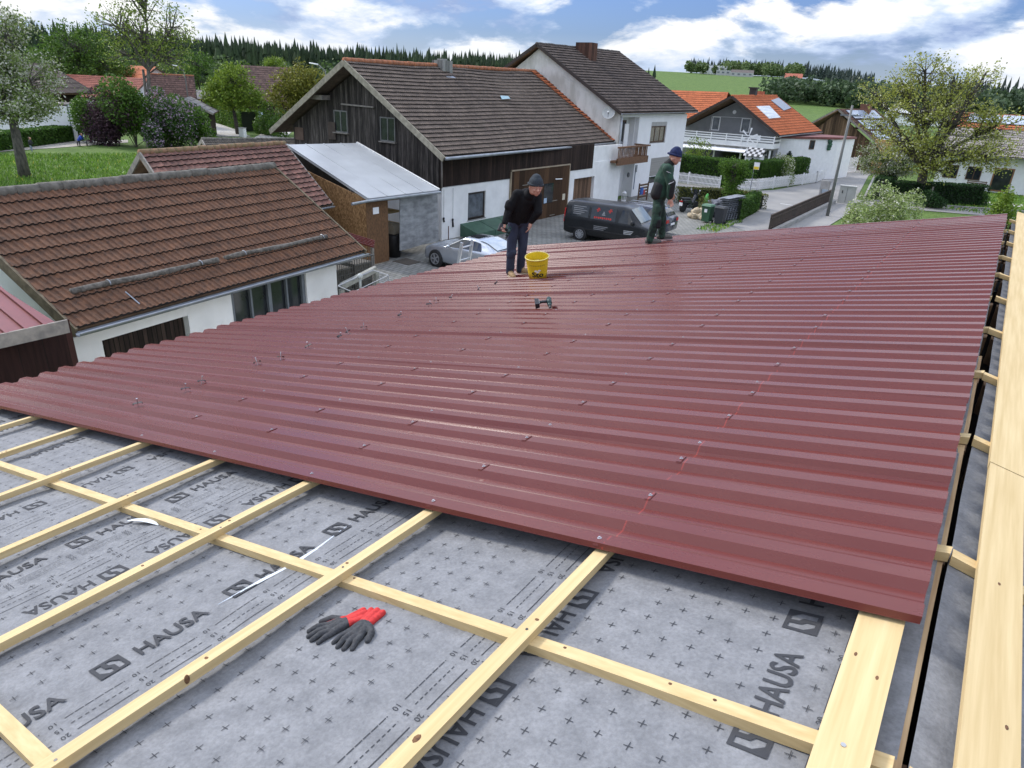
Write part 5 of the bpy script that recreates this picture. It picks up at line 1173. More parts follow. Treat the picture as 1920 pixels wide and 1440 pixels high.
# notice board / bench by the house
c_ = WX(1205, 362, hx + 1.4); nb_ = thing('planter_rack', 'dark slatted rack with blue and red items by the white house entrance', 'rack', (c_.x, c_.y, 0)); mb = MB()
for k in range(5): mb.box(c_.x, c_.x + .05, c_.y - .7, c_.y + .7, .25 + k * .2, .37 + k * .2)
mb.box(c_.x - .02, c_.x + .07, c_.y - .75, c_.y - .7, 0, 1.25); mb.box(c_.x - .02, c_.x + .07, c_.y + .7, c_.y + .75, 0, 1.25); mb.build('frame', brown, nb_)
mb = MB(); mb.box(c_.x + .055, c_.x + .15, c_.y - .6, c_.y - .25, .5, .95); mb.build('blue_box', mat('blue_plastic', (.04, .13, .45), (.03, .10, .35), .5), nb_)
mb = MB(); mb.box(c_.x + .055, c_.x + .15, c_.y - .2, c_.y + .05, .45, .75); mb.build('red_box', mat('red_plastic', (.5, .05, .03), (.4, .04, .03), .5), nb_)
c_ = WX(1170, 368, hx + .6); ln = thing('floor_lantern', 'white floor lantern beside the white house door', 'lantern', (c_.x, c_.y, 0)); mb = MB(); mb.box(c_.x - .12, c_.x + .12, c_.y - .12, c_.y + .12, 0, .06)
for sx in (-1, 1):
    for sy in (-1, 1): mb.box(c_.x + sx * .11 - .015, c_.x + sx * .11 + .015, c_.y + sy * .11 - .015, c_.y + sy * .11 + .015, .06, .55)
mb.raw([(c_.x - .14, c_.y - .14, .55), (c_.x + .14, c_.y - .14, .55), (c_.x + .14, c_.y + .14, .55), (c_.x - .14, c_.y + .14, .55), (c_.x, c_.y, .72)], [(0, 1, 4), (1, 2, 4), (2, 3, 4), (3, 0, 4), (3, 2, 1, 0)]); mb.build('frame', whitep, ln)

# ================================================================== GREY HOUSE WITH ORANGE ROOF
ogt = mat_tiles('tiles_bright', (.46, .135, .05), (.34, .10, .042), (.3, .13, .07), .70, var=.14)
gy = 66.0
FN, RN, BN = WY(1462, 254, gy), WY(1372, 180, gy), WY(1270, 232, gy); BN.z = FN.z + .3
FF, RF = WY(1541, 246, 79.5), WY(1456, 180, 79.5); BF = V((BN.x + .5, RF.y, BN.z))
root = thing('grey_house', 'grey gabled house with bright orange tiled roof and long white balcony', 'house', (-22, 72, 0))
gw = mat('render_grey', (.24, .245, .255), (.20, .205, .215), .85, (1.5,) * 3)
rf = gable_roof(root, FN, FF, RN, RF, BN, BF, ogt, 16, 40, fasc=mat('dark_fascia', (.05, .035, .03)), ridge=ogt, ridn=30, wave=.03, step=.04, gut=True)
gw0 = gy + 1.9; wxr = WY(1455, 270, gw0).x - .1; wxl = WY(1283, 250, gw0).x
mb = MB(); gable_wall(mb, wxl, wxr, gw0, 0, FN.z - .0, RN.z - .45, RN.x, .25); gable_wall(mb, wxl, wxr, 78.5, 0, FN.z, RN.z - .45, RN.x, .25); mb.box(wxr - .25, wxr, gw0 + .25, 78.5, 0, FN.z + .05); mb.box(wxl, wxl + .25, gw0 + .25, 78.5, 0, FN.z); mb.build('wall', gw, root)
for (x0_, y0_, x1_, y1_) in ((1333, 219, 1352, 244), (1387, 222, 1409, 248)):
    a_, b_ = WY(x0_, y1_, gw0 - .01), WY(x1_, y0_, gw0 - .01); lbl_window(root, [(a_.x, gw0 - .01, a_.z), (b_.x, gw0 - .01, a_.z), (b_.x, gw0 - .01, b_.z), (a_.x, gw0 - .01, b_.z)], (0, -1, 0), whitep, glassg, .08, 0, 'window')
a_, b_ = WY(1376, 218, gw0), WY(1374, 210, gw0); mb = MB(); mb.tube([(a_.x, gw0, b_.z), (a_.x, gw0 - .04, b_.z)], .17, 14); mb.build('wall_lamp', whitep, root)
mb = MB(); a_, b_ = WY(1335, 218, gw0 - .1), WY(1410, 222, gw0 - .1); mb.tube([a_, b_], .02, 5); mb.tube([b_, b_ - V((0, 0, 1.3))], .02, 5); mb.tube([a_, a_ - V((0, 0, 1.3))], .02, 5); mb.build('awning_rail', whitep, root)
A_, B_ = WY(1280, 243, gy - .3), WY(1446, 259, gy - .3); zb = WY(1280, 265, gy - .3).z
bal = MB(); hh = A_.z - zb; yv = gy - .3
for z_, h_ in ((zb, .42), (zb + .50, .14), (zb + .72, .10), (A_.z - .10, .07)): bal.box(A_.x, B_.x + .3, yv - .03, yv + .03, z_, z_ + h_)
for k in range(7): x = A_.x + (B_.x + .3 - A_.x) * k / 6; bal.box(x - .05, x + .05, yv - .06, yv - .031, zb, A_.z)
bal.box(B_.x + .24, B_.x + .3, yv + .03, gw0, zb, zb + .42); bal.box(B_.x + .24, B_.x + .3, yv + .03, gw0, zb + .6, zb + .75); bal.box(B_.x + .24, B_.x + .3, yv + .03, gw0, A_.z - .1, A_.z)
bal.build('balcony', whitep, root)
mb = MB(); mb.box(A_.x, B_.x + .24, yv + .05, gw0, zb - .12, zb + .02); mb.build('balcony_floor', concr, root)
mb = MB(); mb.slab([(A_.x, yv - .5, zb - .45), (B_.x - 1.2, yv - .5, zb - .45), (B_.x - 1.2, yv + .2, zb - .15), (A_.x, yv + .2, zb - .15)], (0, 0, 1), .05); mb.build('awning', whitep, root)
for px in (1337, 1387, 1442): x = WY(px, 290, yv).x; mb = MB(); mb.box(x - .06, x + .06, yv + .1, yv + .22, 0, zb - .12); mb.build('post', whitep, root)
a_, b_ = WX(1463, 302, wxr), WX(1472, 278, wxr); mb = MB(); mb.box(wxr, wxr + .05, b_.y - .1, b_.y + .9, .1, 2.1); mb.build('side_door', whitep, root)
mb = MB(); mb.box(wxl + 1, wxr - 1, gw0 - .02, gw0 - .005, .3, 2.2); mb.build('ground_windows', glassd, root)
# roof furniture
for (qs, m_, nm, lb) in ((((1418, 199), (1443, 198), (1464, 220), (1443, 222)), mat('skylight_pale', (.62, .66, .70), (.35, .40, .45), .25, (.3, .3, 8)), 'roof_window', ''), (((1446, 188), (1460, 183), (1484, 202), (1470, 207)), mat('solar_dark', (.10, .14, .22), (.06, .08, .14), .15), 'solar_panel', '')):
    q = [on_plane(*c, FN, FF, RF, .12) for c in qs]; n_ = (q[1] - q[0]).cross(q[3] - q[0]).normalized(); n_ = n_ if n_.z > 0 else -n_
    mb = MB(); mb.slab(q, n_, .08); pp = mb.build(nm, m_, rf)
mb = MB(); c_ = WY(1411, 182, 72.5); mb.box(c_.x - .3, c_.x + .3, 72.2, 72.8, c_.z - 1.2, WY(1411, 166, 72.5).z); mb.box(c_.x - .42, c_.x + .42, 72.1, 72.9, WY(1411, 166, 72.5).z, WY(1411, 164, 72.5).z + .02); mb.build('chimney', mat('chimney_black', (.03, .03, .03), (.02, .02, .02), .6), rf)
mb = MB(); c_ = WY(1425, 180, 78.0); mb.box(c_.x - .35, c_.x + .35, 77.7, 78.3, c_.z - 1, WY(1425, 171, 78).z); mb.build('chimney', ogt if False else mat('brick_orange', (.38, .13, .07), (.28, .10, .05), .85), rf)
# orange roofed house behind
root = thing('orange_roofed_house', 'house behind with a long orange tiled roof seen between the white and the grey house', 'house', (-36, 90, 0))
FN, FF, RN, RF = WY(1262, 236, 82), WY(1345, 232, 82), WY(1264, 171, 88), WY(1366, 173, 88)
FN.x -= 8; RN.x -= 8; BN, BF = V((FN.x, 94, FN.z)), V((FF.x, 94, FF.z))
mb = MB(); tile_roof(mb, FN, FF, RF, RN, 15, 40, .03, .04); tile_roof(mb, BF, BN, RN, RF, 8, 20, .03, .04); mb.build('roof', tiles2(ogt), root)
mb = MB(); mb.box(FN.x + .4, FF.x - .4, 82.6, 93.4, 0, FN.z); mb.build('wall', gw, root)
mb = MB()
for x in (FN.x + .4, FF.x - .5): mb.raw([(x, 82.6, FN.z), (x, 93.4, FN.z), (x, 88, RN.z - .1), (x + .1, 82.6, FN.z), (x + .1, 93.4, FN.z), (x + .1, 88, RN.z - .1)], [(0, 1, 2), (5, 4, 3), (0, 2, 5, 3), (1, 4, 5, 2)])
mb.build('gable', gw, root)
# white flat annex on the right of the grey house
root = thing('white_garage', 'white flat-roofed garage with dark red roof edge and a green wall ornament', 'garage', (-16, 76, 0))
a0_, a1_ = WY(1462, 262, 69.5), WY(1572, 265, 76.0); zt_ = 3.72
P = [V((wxr + .02, 69.2, 0)), V((a1_.x, 76.0, 0)), V((a1_.x + .75, 80.0, 0)), V((wxr + .02, 80.0, 0))]
mb = MB(); mb.hexa([tuple(q) for q in P] + [(q.x, q.y, zt_) for q in P]); mb.build('wall', whitep, root)
mb = MB(); P2 = [V((wxr + .02, 69.05, 0)), V((a1_.x + .12, 75.9, 0)), V((a1_.x + .9, 80.1, 0)), V((wxr + .02, 80.1, 0))]; mb.hexa([(q.x, q.y, zt_ + .002) for q in P2] + [(q.x, q.y, zt_ + .2) for q in P2]); mb.build('roof_edge', mat('maroon_edge', (.20, .06, .05), (.14, .04, .035), .6), root)
dd_ = (P[1] - P[0]).normalized(); nn_ = V((dd_.y, -dd_.x, 0))
def onw(px, py, e=.0):
    d = V(ray(px, py)); o = V((0, 0, CH)); return o + d * (((P[0] + nn_ * e) - o).dot(nn_) / d.dot(nn_))
c0, c1 = onw(1516, 280, .02), onw(1529, 263, .02); h2 = (V((c1.x, c1.y, 0)) - V((c0.x, c0.y, 0)))
lbl_window(root, [c0, c0 + h2, c0 + h2 + V((0, 0, c1.z - c0.z)), c0 + V((0, 0, c1.z - c0.z))], nn_, brown, glassd, .08, 0, 'window')
c_ = onw(1555, 272, .05); lf = MB()
for k in range(26):
    an = random.uniform(0, 6.28); r_ = random.uniform(0, .42); q = c_ + dd_ * math.cos(an) * r_ * .7 + V((0, 0, math.sin(an) * r_ * 1.3)) + nn_ * random.uniform(0, .08); lf.sphere(q, .12, 6, 4, (1, 1, 1.2))
tag(lf.build('leaf_wreath', mat('wreath_green', (.03, .12, .06), (.02, .06, .03), .6)), 'green leafy wreath on the white garage wall', 'wreath')
c_ = onw(1480, 290, .6); mb = MB(); mb.tube([(c_.x, c_.y, 0), (c_.x, c_.y, 1.2), (c_.x, c_.y, 2.1), (c_.x, c_.y, 2.7)], [.3, .42, .25, .03], 10); cn = thing('dwarf_cypress', 'narrow dark cypress bush in front of the white garage wall', 'bush', (c_.x, c_.y, 0)); mb.build('stem', mat('hedge_inner', (.012, .022, .008)), cn)
lfdk = mat_leaf('leaf_dark', (.010, .030, .008), (.030, .075, .018)); lfhedge = mat_leaf('leaf_hedge', (.025, .065, .010), (.075, .15, .022)); lfhedge2 = mat_leaf('leaf_hedge_bright', (.035, .085, .010), (.11, .20, .025))
lfspring = mat_leaf('leaf_spring', (.07, .13, .012), (.20, .27, .035)); lfolive = mat_leaf('leaf_olive', (.085, .10, .014), (.22, .21, .035)); lfblos = mat_leaf('leaf_blossom', (.075, .12, .028), (.20, .26, .075), (.56, .56, .46), .36)
lfbron = mat_leaf('leaf_bronze', (.15, .17, .028), (.34, .36, .08), (.50, .50, .34), .10); lflil = mat_leaf('leaf_lilac', (.02, .05, .012), (.06, .12, .025), (.36, .27, .36), .30); lfpur = mat_leaf('leaf_purple', (.030, .018, .024), (.085, .045, .06)); lfmid = mat_leaf('leaf_mid', (.03, .075, .010), (.10, .18, .025))
barkm = mat('bark', (.10, .085, .07), (.04, .035, .03), .9, (5, 5, 5)); barkg = mat('bark_grey', (.17, .155, .13), (.07, .065, .055), .9, (7, 7, 3), bmp=.4)
q = ellips((c_.x, c_.y, 1.35), (.38, .38, 1.35), 1400, .7); quads_mesh('foliage', leafquads(q, .12), lfdk, cn)
# ---- brown wooden barn on the right with panels and chimney
root = thing('brown_barn', 'brown board-clad barn with solar panels and brick chimney behind the bare tree', 'barn', (-16, 95, 0))
RN, RF = WY(1571, 204, 90), WY(1640, 204, 96); BN = WY(1497, 243, 90); FN = WY(1650, 272, 90); FF = V((FN.x + (RF.x - RN.x), 96 + 0, FN.z)); BF = V((BN.x + (RF.x - RN.x), 96, BN.z))
FF.y = RF.y; pm = mat_tiles('tiles_redbrown', (.13, .07, .05), (.08, .05, .04), (.12, .1, .08), .6)
rf = gable_roof(root, FN, FF, RN, RF, BN, BF, pm, 16, 22, fasc=oldw, gut=False)
mb = MB(); gable_wall(mb, BN.x + .5, FN.x - .6, 90.4, 0, min(BN.z, FN.z) - .1, RN.z - .4, RN.x, .2); mb.box(BN.x + .5, BN.x + .7, 90.6, 95.6, 0, BN.z); mb.box(FN.x - .8, FN.x - .6, 90.6, 95.6, 0, FN.z); mb.build('wall', mat_boards('brown_cladding', (.15, .095, .055), (.08, .05, .03), (.2, .13, .08), .25), root)
for (a0, b0, a1, b1) in ((.12, .08, .88, .30), (.12, .36, .88, .60), (.12, .66, .88, .90)):
    q = [V(RN).lerp(RF, u).lerp(V(FN).lerp(FF, u), w) + V((.02, 0, .16)) for u, w in ((a0, b0), (a1, b0), (a1, b1), (a0, b1))]
    n_ = (q[1] - q[0]).cross(q[3] - q[0]).normalized(); n_ = n_ if n_.z > 0 else -n_; mb = MB(); mb.slab(q, n_, .05); mb.build('solar_panel', mat('solar_pale', (.42, .48, .56), (.25, .30, .38), .12, (.5, .5, .5)), rf)
mb = MB(); c_ = WY(1624, 200, 94); mb.box(c_.x - .55, c_.x + .55, 93.5, 94.6, c_.z - 2.5, WY(1624, 195, 94).z); mb.build('chimney', mat('brick_brown', (.20, .09, .055), (.13, .06, .04), .9), rf)
mb = MB(); c_ = WY(1652, 275, 88); mb.box(c_.x - .7, c_.x + .9, 88, 89, 0, WY(1652, 262, 88).z); tag(mb.build('ochre_annexe', mat('ochre', (.45, .27, .10), (.36, .21, .08), .8)), 'small ochre annexe behind the flowering shrub', 'annexe')
# ---- house with solar roof at far right
root = thing('solar_roofed_house', 'house at right with solar panels on a grey and orange roof behind the tree', 'house', (0, 88, 0))
FN, FF, RN, RF = WY(1700, 300, 78), WY(2010, 300, 78), WY(1800, 212, 88), WY(2010, 214, 88)
zz0 = RN.z; RN = V((-6.2, 88, zz0)); RF = V((8, 88, zz0)); FN = V((-6.2, 79, 3.2)); FF = V((8, 79, 3.2)); BN = V((-6.2, 97, 3.2)); BF = V((8, 97, 3.2))
rf = gable_roof(root, FN, FF, RN, RF, BN, BF, mat_tiles('tiles_greywash', (.30, .27, .24), (.18, .16, .15), (.35, .32, .28), .55), 18, 40, gut=True, ridge=mat('ridge_orange', (.40, .14, .06)), ridn=30)
mb = MB(); e1, e2_ = V((.02, 0, .03)), V((0, 0, .02)); tile_roof(mb, V(FN).lerp(RN, .62) + e1, V(FF).lerp(RF, .62) + e1, V(RF) + e1, V(RN) + e1, 6, 40, .03, .04); mb.build('upper_tiles', tiles2(ogt), rf)
for k in range(4):
    u0, u1 = .10 + k * .2, .29 + k * .2; q = [V(RN).lerp(RF, u).lerp(V(FN).lerp(FF, u), w) + V((0, 0, .2)) for u, w in ((u0, .05), (u1, .05), (u1, .27), (u0, .27))]
    n_ = (q[1] - q[0]).cross(q[3] - q[0]).normalized(); n_ = n_ if n_.z > 0 else -n_; mb = MB(); mb.slab(q, n_, .05); mb.build('solar_panel', mat('solar_pale', (.42, .48, .56)), rf)
mb = MB(); mb.box(-5.8, 7.6, 79.8, 96, 0, 3.2); mb.build('wall', whitep, root)
mb = MB(); 
for x in (-5.8, 7.5): mb.raw([(x, 79.8, 3.2), (x, 96, 3.2), (x, 88, zz0 - .3), (x + .1, 79.8, 3.2), (x + .1, 96, 3.2), (x + .1, 88, zz0 - .3)], [(0, 1, 2), (5, 4, 3), (0, 2, 5, 3), (1, 4, 5, 2)])
mb.build('gable', whitep, root)
lbl_window(root, [(-1.2, 79.79, .1), (.4, 79.79, .1), (.4, 79.79, 2.2), (-1.2, 79.79, 2.2)], (0, -1, 0), mat('door_orange', (.30, .15, .07), (.22, .11, .05), .6), glassd, .12, 0, 'door')
for x in (-5.2, -3.3, 2.0): lbl_window(root, [(x, 79.79, .9), (x + 1.2, 79.79, .9), (x + 1.2, 79.79, 2.1), (x, 79.79, 2.1)], (0, -1, 0), brown, glassd, .08, 1, 'window')
# garden bench and pots there
bt = thing('garden_bench', 'dark garden bench against the white wall right of the big tree', 'bench', (-2.2, 78.6, 0)); mb = MB()
for k in range(3): mb.box(-3, -1.4, 78.4 + k * .13, 78.5 + k * .13, .42, .45)
mb.build('seat', brown, bt); mb = MB()
for k in range(3): mb.box(-3, -1.4, 78.84, 78.87, .55 + k * .14, .64 + k * .14)
mb.build('backrest', brown, bt)
for x in (-2.95, -1.5):
    mb = MB(); mb.box(x, x + .06, 78.42, 78.48, 0, .42); mb.box(x, x + .06, 78.78, 78.84, 0, .95); mb.build('leg', brown, bt)
for (px, py, lb) in ((1860, 330, 'terracotta flower pot left of the orange door at the right edge'), (1895, 340, 'terracotta flower pot with plant nearest the right edge')):
    c_ = WZ(px, py + 12, 0); pt = thing('flower_pot', lb, 'flower pot', c_, 0, 'flower pots'); mb = MB(); mb.tube([c_, c_ + V((0, 0, .4))], [.18, .27], 12); mb.build('pot', mat('terracotta', (.40, .14, .07), (.3, .11, .06), .8), pt)
    quads_mesh('plant', leafquads(ellips((c_.x, c_.y, .6), (.3, .3, .3), 120), .12), lfmid, pt)

# ================================================================== LEFT FAR HOUSES
def simple_house(name, label, c, yaw, L_, Wd, ze, zr, wm_, rm_, nc=12, nt_=24, fasc=None, extra=None, ridge=None, prof='pan', cat='house', over=.5):
    """ridge along local x; c ground centre"""
    R_ = Matrix.Rotation(yaw, 3, 'Z'); G = lambda x, y, z: R_ @ V((x, y, 0)) + V((c[0], c[1], z)); root = thing(name, label, cat, (c[0], c[1], 0))
    h, w = L_ / 2, Wd / 2; dz_ = (zr - ze) / w * over
    gable_roof(root, G(-h - over, -w - over, ze - dz_), G(h + over, -w - over, ze - dz_), G(-h - over, 0, zr), G(h + over, 0, zr), G(-h - over, w + over, ze - dz_), G(h + over, w + over, ze - dz_), rm_, nc, nt_, fasc=fasc, ridge=ridge, gut=False, prof=prof)
    mb = MB(); t_ = .2
    for a in ([G(-h, -w, 0), G(h, -w, 0), G(h, -w + t_, 0), G(-h, -w + t_, 0)], [G(-h, w - t_, 0), G(h, w - t_, 0), G(h, w, 0), G(-h, w, 0)]): mb.hexa(a + [q + V((0, 0, ze)) for q in a])
    for s_ in (-1, 1):
        x0, x1 = s_ * h, s_ * (h - .2); a = [G(x0, -w + .0, 0), G(x0, w, 0), G(x0, w, ze), G(x0, 0, zr - .2), G(x0, -w, ze)]; b = [G(x1, -w, 0), G(x1, w, 0), G(x1, w, ze), G(x1, 0, zr - .2), G(x1, -w, ze)]
        k = len(mb.v); mb.v += [tuple(q) for q in a + b]
        for f in ((0, 1, 2, 3, 4), (9, 8, 7, 6, 5), (0, 5, 6, 1), (1, 6, 7, 2), (2, 7, 8, 3), (3, 8, 9, 4), (4, 9, 5, 0)): mb.f.append(tuple(k + q for q in f)); mb.mi.append(0); mb.uv.append(None)
    mb.build('wall', wm_, root)
    return root, G
dkw = mat_boards('chalet_boards', (.045, .028, .018), (.022, .014, .010), (.07, .045, .03), .3)
azl = lambda px, d_, py=150: WD(px, py, d_)
# chalet behind blossoming tree: gable toward the right
c_ = azl(22, 98); r_, G = simple_house('wooden_chalet', 'dark wooden chalet with overhanging eaves behind the blossoming tree', (c_.x, c_.y), math.radians(-62), 9, 9, 4.6, 6.9, dkw, mat_tiles('tiles_chalet', (.07, .05, .04), (.04, .03, .025), (.1, .09, .07), .6), 12, 20, fasc=mat('dark_fascia', (.05, .035, .03)), over=1.1)
lbl_window(r_, [G(4.52, -1.2, 2.6), G(4.52, .6, 2.6), G(4.52, .6, 3.8), G(4.52, -1.2, 3.8)], G(1, 0, 0) - G(0, 0, 0), mat('pale_frame', (.4, .4, .38), (.3, .3, .28), .6), glassd, .1, 1, 'window')
# white garden wall/house side with post
A_, B_ = WD(-60, 232, 86), WD(129, 208, 84); rt = thing('white_side_building', 'low white building side wall with a pale corner post behind the meadow hedge', 'building', (B_.x, B_.y, 0)); mb = MB(); d_ = (V((B_.x, B_.y, 0)) - V((A_.x, A_.y, 0))).normalized(); s_ = V((-d_.y, d_.x, 0)); s_ = s_ if s_.x < 0 else -s_
q = [V((A_.x, A_.y, 0)), V((B_.x, B_.y, 0)), V((B_.x, B_.y, 0)) + s_ * 5, V((A_.x, A_.y, 0)) + s_ * 5]; mb.hexa(q + [x + V((0, 0, 3.2)) for x in q]); mb.build('wall', hw, rt)
mb = MB(); mb.hexa([x + V((0, 0, 3.202)) for x in q] + [x + V((0, 0, 3.35)) for x in q]); mb.build('roof', mat('dark_fascia', (.05, .035, .03)), rt); mb = MB(); mb.box(B_.x - .1, B_.x + .25, B_.y - .1, B_.y + .2, 0, 3.4); mb.build('corner_post', greyp, rt); mb = MB(); mb.box(B_.x + .26, B_.x + .4, B_.y - .1, B_.y + .25, 0, 3.3); mb.build('trim', whitep, rt)
rt_t = mat_tiles('tiles_red_far', (.30, .10, .07), (.22, .08, .055), (.25, .12, .09), .65, var=.15)
c_ = azl(172, 116); simple_house('red_roofed_house', 'house with a wide low red tiled roof behind the lilac bushes', (c_.x, c_.y), math.radians(32), 15, 10, 3.4, 5.7, hw, rt_t, 12, 30)
c_ = azl(272, 122); simple_house('orange_white_house', 'white gabled house with orange roof behind the tall airy tree', (c_.x, c_.y), math.radians(172), 9, 8, 4.2, 7.2, hw, ogt, 12, 26, fasc=mat('dark_fascia', (.05, .035, .03)))
c_ = azl(322, 108); simple_house('brown_tiled_house', 'white walled house with brown tiles and an orange ridge, right of the tall airy tree', (c_.x, c_.y), math.radians(58), 4.5, 6, 3.7, 6.3, hw, mat_tiles('tiles_brownfar', (.15, .085, .07), (.10, .06, .05), (.2, .14, .1), .6), 12, 24, fasc=mat('dark_fascia', (.05, .035, .03)), ridge=mat('ridge_orange', (.40, .14, .06)))
c_ = azl(345, 92); simple_house('carport_shed', 'small dark shed with grey gabled roof at the end of the driveway', (c_.x, c_.y), math.radians(-38), 6.5, 5, 2.9, 4.1, dkw, mat_tiles('tiles_slate', (.22, .21, .20), (.15, .145, .14), (.3, .29, .27), .6), 10, 16, fasc=oldw, cat='shed')
c_ = azl(398, 125); simple_house('grey_roofed_shed', 'low shed with pale grey roof behind the round green tree', (c_.x, c_.y), math.radians(40), 12, 6, 3.2, 4.2, dkw, mat_tiles('tiles_slate', (.22, .21, .20)), 8, 16, cat='shed')
c_ = azl(500, 128); simple_house('brown_hipped_house', 'house with steep dull brown roof between the two round spring trees', (c_.x, c_.y), math.radians(52), 7, 11, 3.5, 8.1, dkw, mat_tiles('tiles_dullbrown', (.14, .085, .07), (.09, .06, .05), (.15, .11, .09), .6), 16, 24)

# ================================================================== FAR LANDSCAPE
def conifers(name, pts, hr, label, c1=(.020, .040, .016), c2=(.050, .080, .030)):
    mb_v = []; mb_f = []; n = 0
    for (x, y) in pts:
        z = gz(x, y); h = random.uniform(*hr) * random.choice((1.04, 1, .94, .88, .8)); w = h * random.uniform(.12, .18); k = 6; a0 = random.uniform(0, 6.28)
        for tier in range(4):
            zb_ = z + h * (.08 + .22 * tier); zt_ = z + h * min(1, .45 + .19 * tier); r_ = w * (1 - tier * .23)
            for i in range(k):
                rr = r_ * random.uniform(.7, 1.25); an = a0 + 2 * math.pi * i / k; mb_v.append((x + rr * math.cos(an), y + rr * math.sin(an), zb_ + random.uniform(-.03, .03) * h))
            mb_v.append((x, y, zt_))
            for i in range(k): mb_f.append((n + i, n + (i + 1) % k, n + k))
            n += k + 1
    me = bpy.data.meshes.new(name); me.from_pydata(mb_v, [], mb_f); o = mesh_obj(name, me, mat_leaf('needle_' + name, c1, c2)); return tag(o, label, 'forest', None, 'stuff')
def polar_pts(pxa, pxb, d0, d1, n):
    out = []
    for _ in range(n):
        px = random.uniform(pxa, pxb); d = random.uniform(d0, d1); v = ray(px, 150); h = math.hypot(v[0], v[1]); out.append((v[0] / h * d, v[1] / h * d))
    return out
conifers('conifer_forest', polar_pts(-450, 1010, 400, 520, 4600), (19, 24.5), 'dense dark spruce forest along the left horizon')
conifers('conifer_edge', polar_pts(1000, 1235, 230, 300, 90), (12, 15.5), 'spruce tops stepping down behind the white house roof')
def blobs_forest(name, pts, hr, label, lm, leaf=1.6, per=60):
    P = []
    for (x, y) in pts:
        z = gz(x, y); h = random.uniform(*hr); w = h * random.uniform(.30, .45)
        P.append(ellips((x, y, z + h * .55), (w, w, h * .48), per, .5))
    return tag(quads_mesh(name, leafquads(np.concatenate(P), leaf, .8), lm), label, 'forest', None, 'stuff')
hz1, hz2 = mat_leaf('far_leaf', (.035, .060, .030), (.075, .115, .05)), mat_leaf('far_leaf_light', (.07, .11, .04), (.13, .18, .065))
conifers('far_conifers', polar_pts(1290, 1640, 930, 1010, 420) + polar_pts(1560, 1640, 800, 900, 60), (11, 19), 'dark far tree line on the hill at the right horizon', (.022, .038, .030), (.045, .068, .05))
blobs_forest('far_broadleaf', polar_pts(1285, 1500, 880, 930, 70), (9, 15), 'lighter broadleaf trees in front of the hill wood', hz2, 3.2, 70)
blobs_forest('field_copse', polar_pts(1440, 1680, 480, 540, 120), (8, 15), 'row of bushes and trees across the green field', hz1, 2.2, 90)
blobs_forest('field_hedge', polar_pts(1600, 2050, 420, 560, 170), (9, 17), 'mixed woodland strip behind the big bare tree', hz1, 2.4, 90)
conifers('right_conifers', polar_pts(1780, 2100, 560, 680, 330), (17, 26), 'dark spruce wood on the right edge of the horizon', (.018, .032, .024), (.04, .06, .04))
blobs_forest('forest_edge', polar_pts(-300, 900, 330, 395, 110), (9, 14.5), 'lighter broadleaf trees along the foot of the spruce forest', mat_leaf('edge_leaf', (.035, .06, .02), (.085, .13, .04)), 1.5, 70)
# far buildings on the field hill
def boxhouse(name, label, px, py, dist, w, d, h, wm_, rm_=None, rh=0):
    v = ray(px, py); hh = math.hypot(v[0], v[1]); c = V((v[0] / hh * dist, v[1] / hh * dist, 0)); z = gz(c.x, c.y) ; yaw = math.atan2(-v[0], v[1]); R_ = Matrix.Rotation(yaw, 3, 'Z')
    root = thing(name, label, 'building', (c.x, c.y, z)); mb = MB(); q = [R_ @ V((a, b, 0)) + V((c.x, c.y, z - 1)) for a, b in ((-w / 2, -d / 2), (w / 2, -d / 2), (w / 2, d / 2), (-w / 2, d / 2))]; mb.hexa(q + [x + V((0, 0, h + 1)) for x in q]); mb.build('wall', wm_, root)
    mb = MB(); t0 = [x + V((0, 0, h + 1.01)) for x in q]
    if rh: 
        r0_, r1_ = (t0[0] + t0[3]) / 2 + V((0, 0, rh)), (t0[1] + t0[2]) / 2 + V((0, 0, rh)); k = len(mb.v); mb.v += [tuple(x) for x in t0 + [r0_, r1_]]
        for f in ((0, 1, 5, 4), (2, 3, 4, 5), (0, 4, 3), (1, 2, 5), (3, 2, 1, 0)): mb.f.append(f); mb.mi.append(0); mb.uv.append(None)
    else: mb.hexa(t0 + [x + V((0, 0, .5)) for x in t0])
    mb.build('roof', rm_ or wm_, root)
    for k in range(max(2, int(w / 5))):
        a0 = -w / 2 + w * (k + .2) / max(2, int(w / 5)); mb = MB(); q2 = [R_ @ V((a, -d / 2 - .05, 0)) + V((c.x, c.y, zz_)) for a, zz_ in ((a0, z + h * .35), (a0 + 2.6, z + h * .35), (a0 + 2.6, z + h * .75), (a0, z + h * .75))]; mb.face(q2); mb.build('window', glassg, root)
boxhouse('modern_building', 'large modern white building on the far hill crest', 1338, 152, 905, 34, 14, 8, whitep, mat('flat_roof', (.4, .42, .44), (.35, .36, .38), .6))
boxhouse('modern_wing', 'lower grey-white wing beside the modern building on the hill', 1362, 157, 880, 26, 12, 4, mat('pale_wall', (.45, .45, .44), (.4, .4, .39), .7))
boxhouse('hall', 'low pale hall with dark roof on the hill right of the modern building', 1388, 160, 860, 24, 14, 3.5, mat('pale_wall', (.45, .45, .44)), mat('roof_brown_far', (.12, .10, .09), (.1, .08, .07), .8), 3)
boxhouse('farmhouse', 'tiny far farmhouse with red roof at the wood edge', 1484, 164, 760, 16, 10, 4, whitep, mat('roof_red_far', (.42, .13, .08), (.35, .11, .07), .8), 4)
boxhouse('white_farm', 'far white farm building seen through the bare tree', 1705, 182, 330, 14, 8, 4, whitep, mat('roof_white_far', (.55, .56, .58), (.5, .5, .52), .5), 2)
boxhouse('white_farm', 'second far white building seen through the bare tree, further right', 1775, 184, 340, 9, 8, 4.5, whitep, mat('roof_brown_far', (.12, .10, .09)), 2.5)
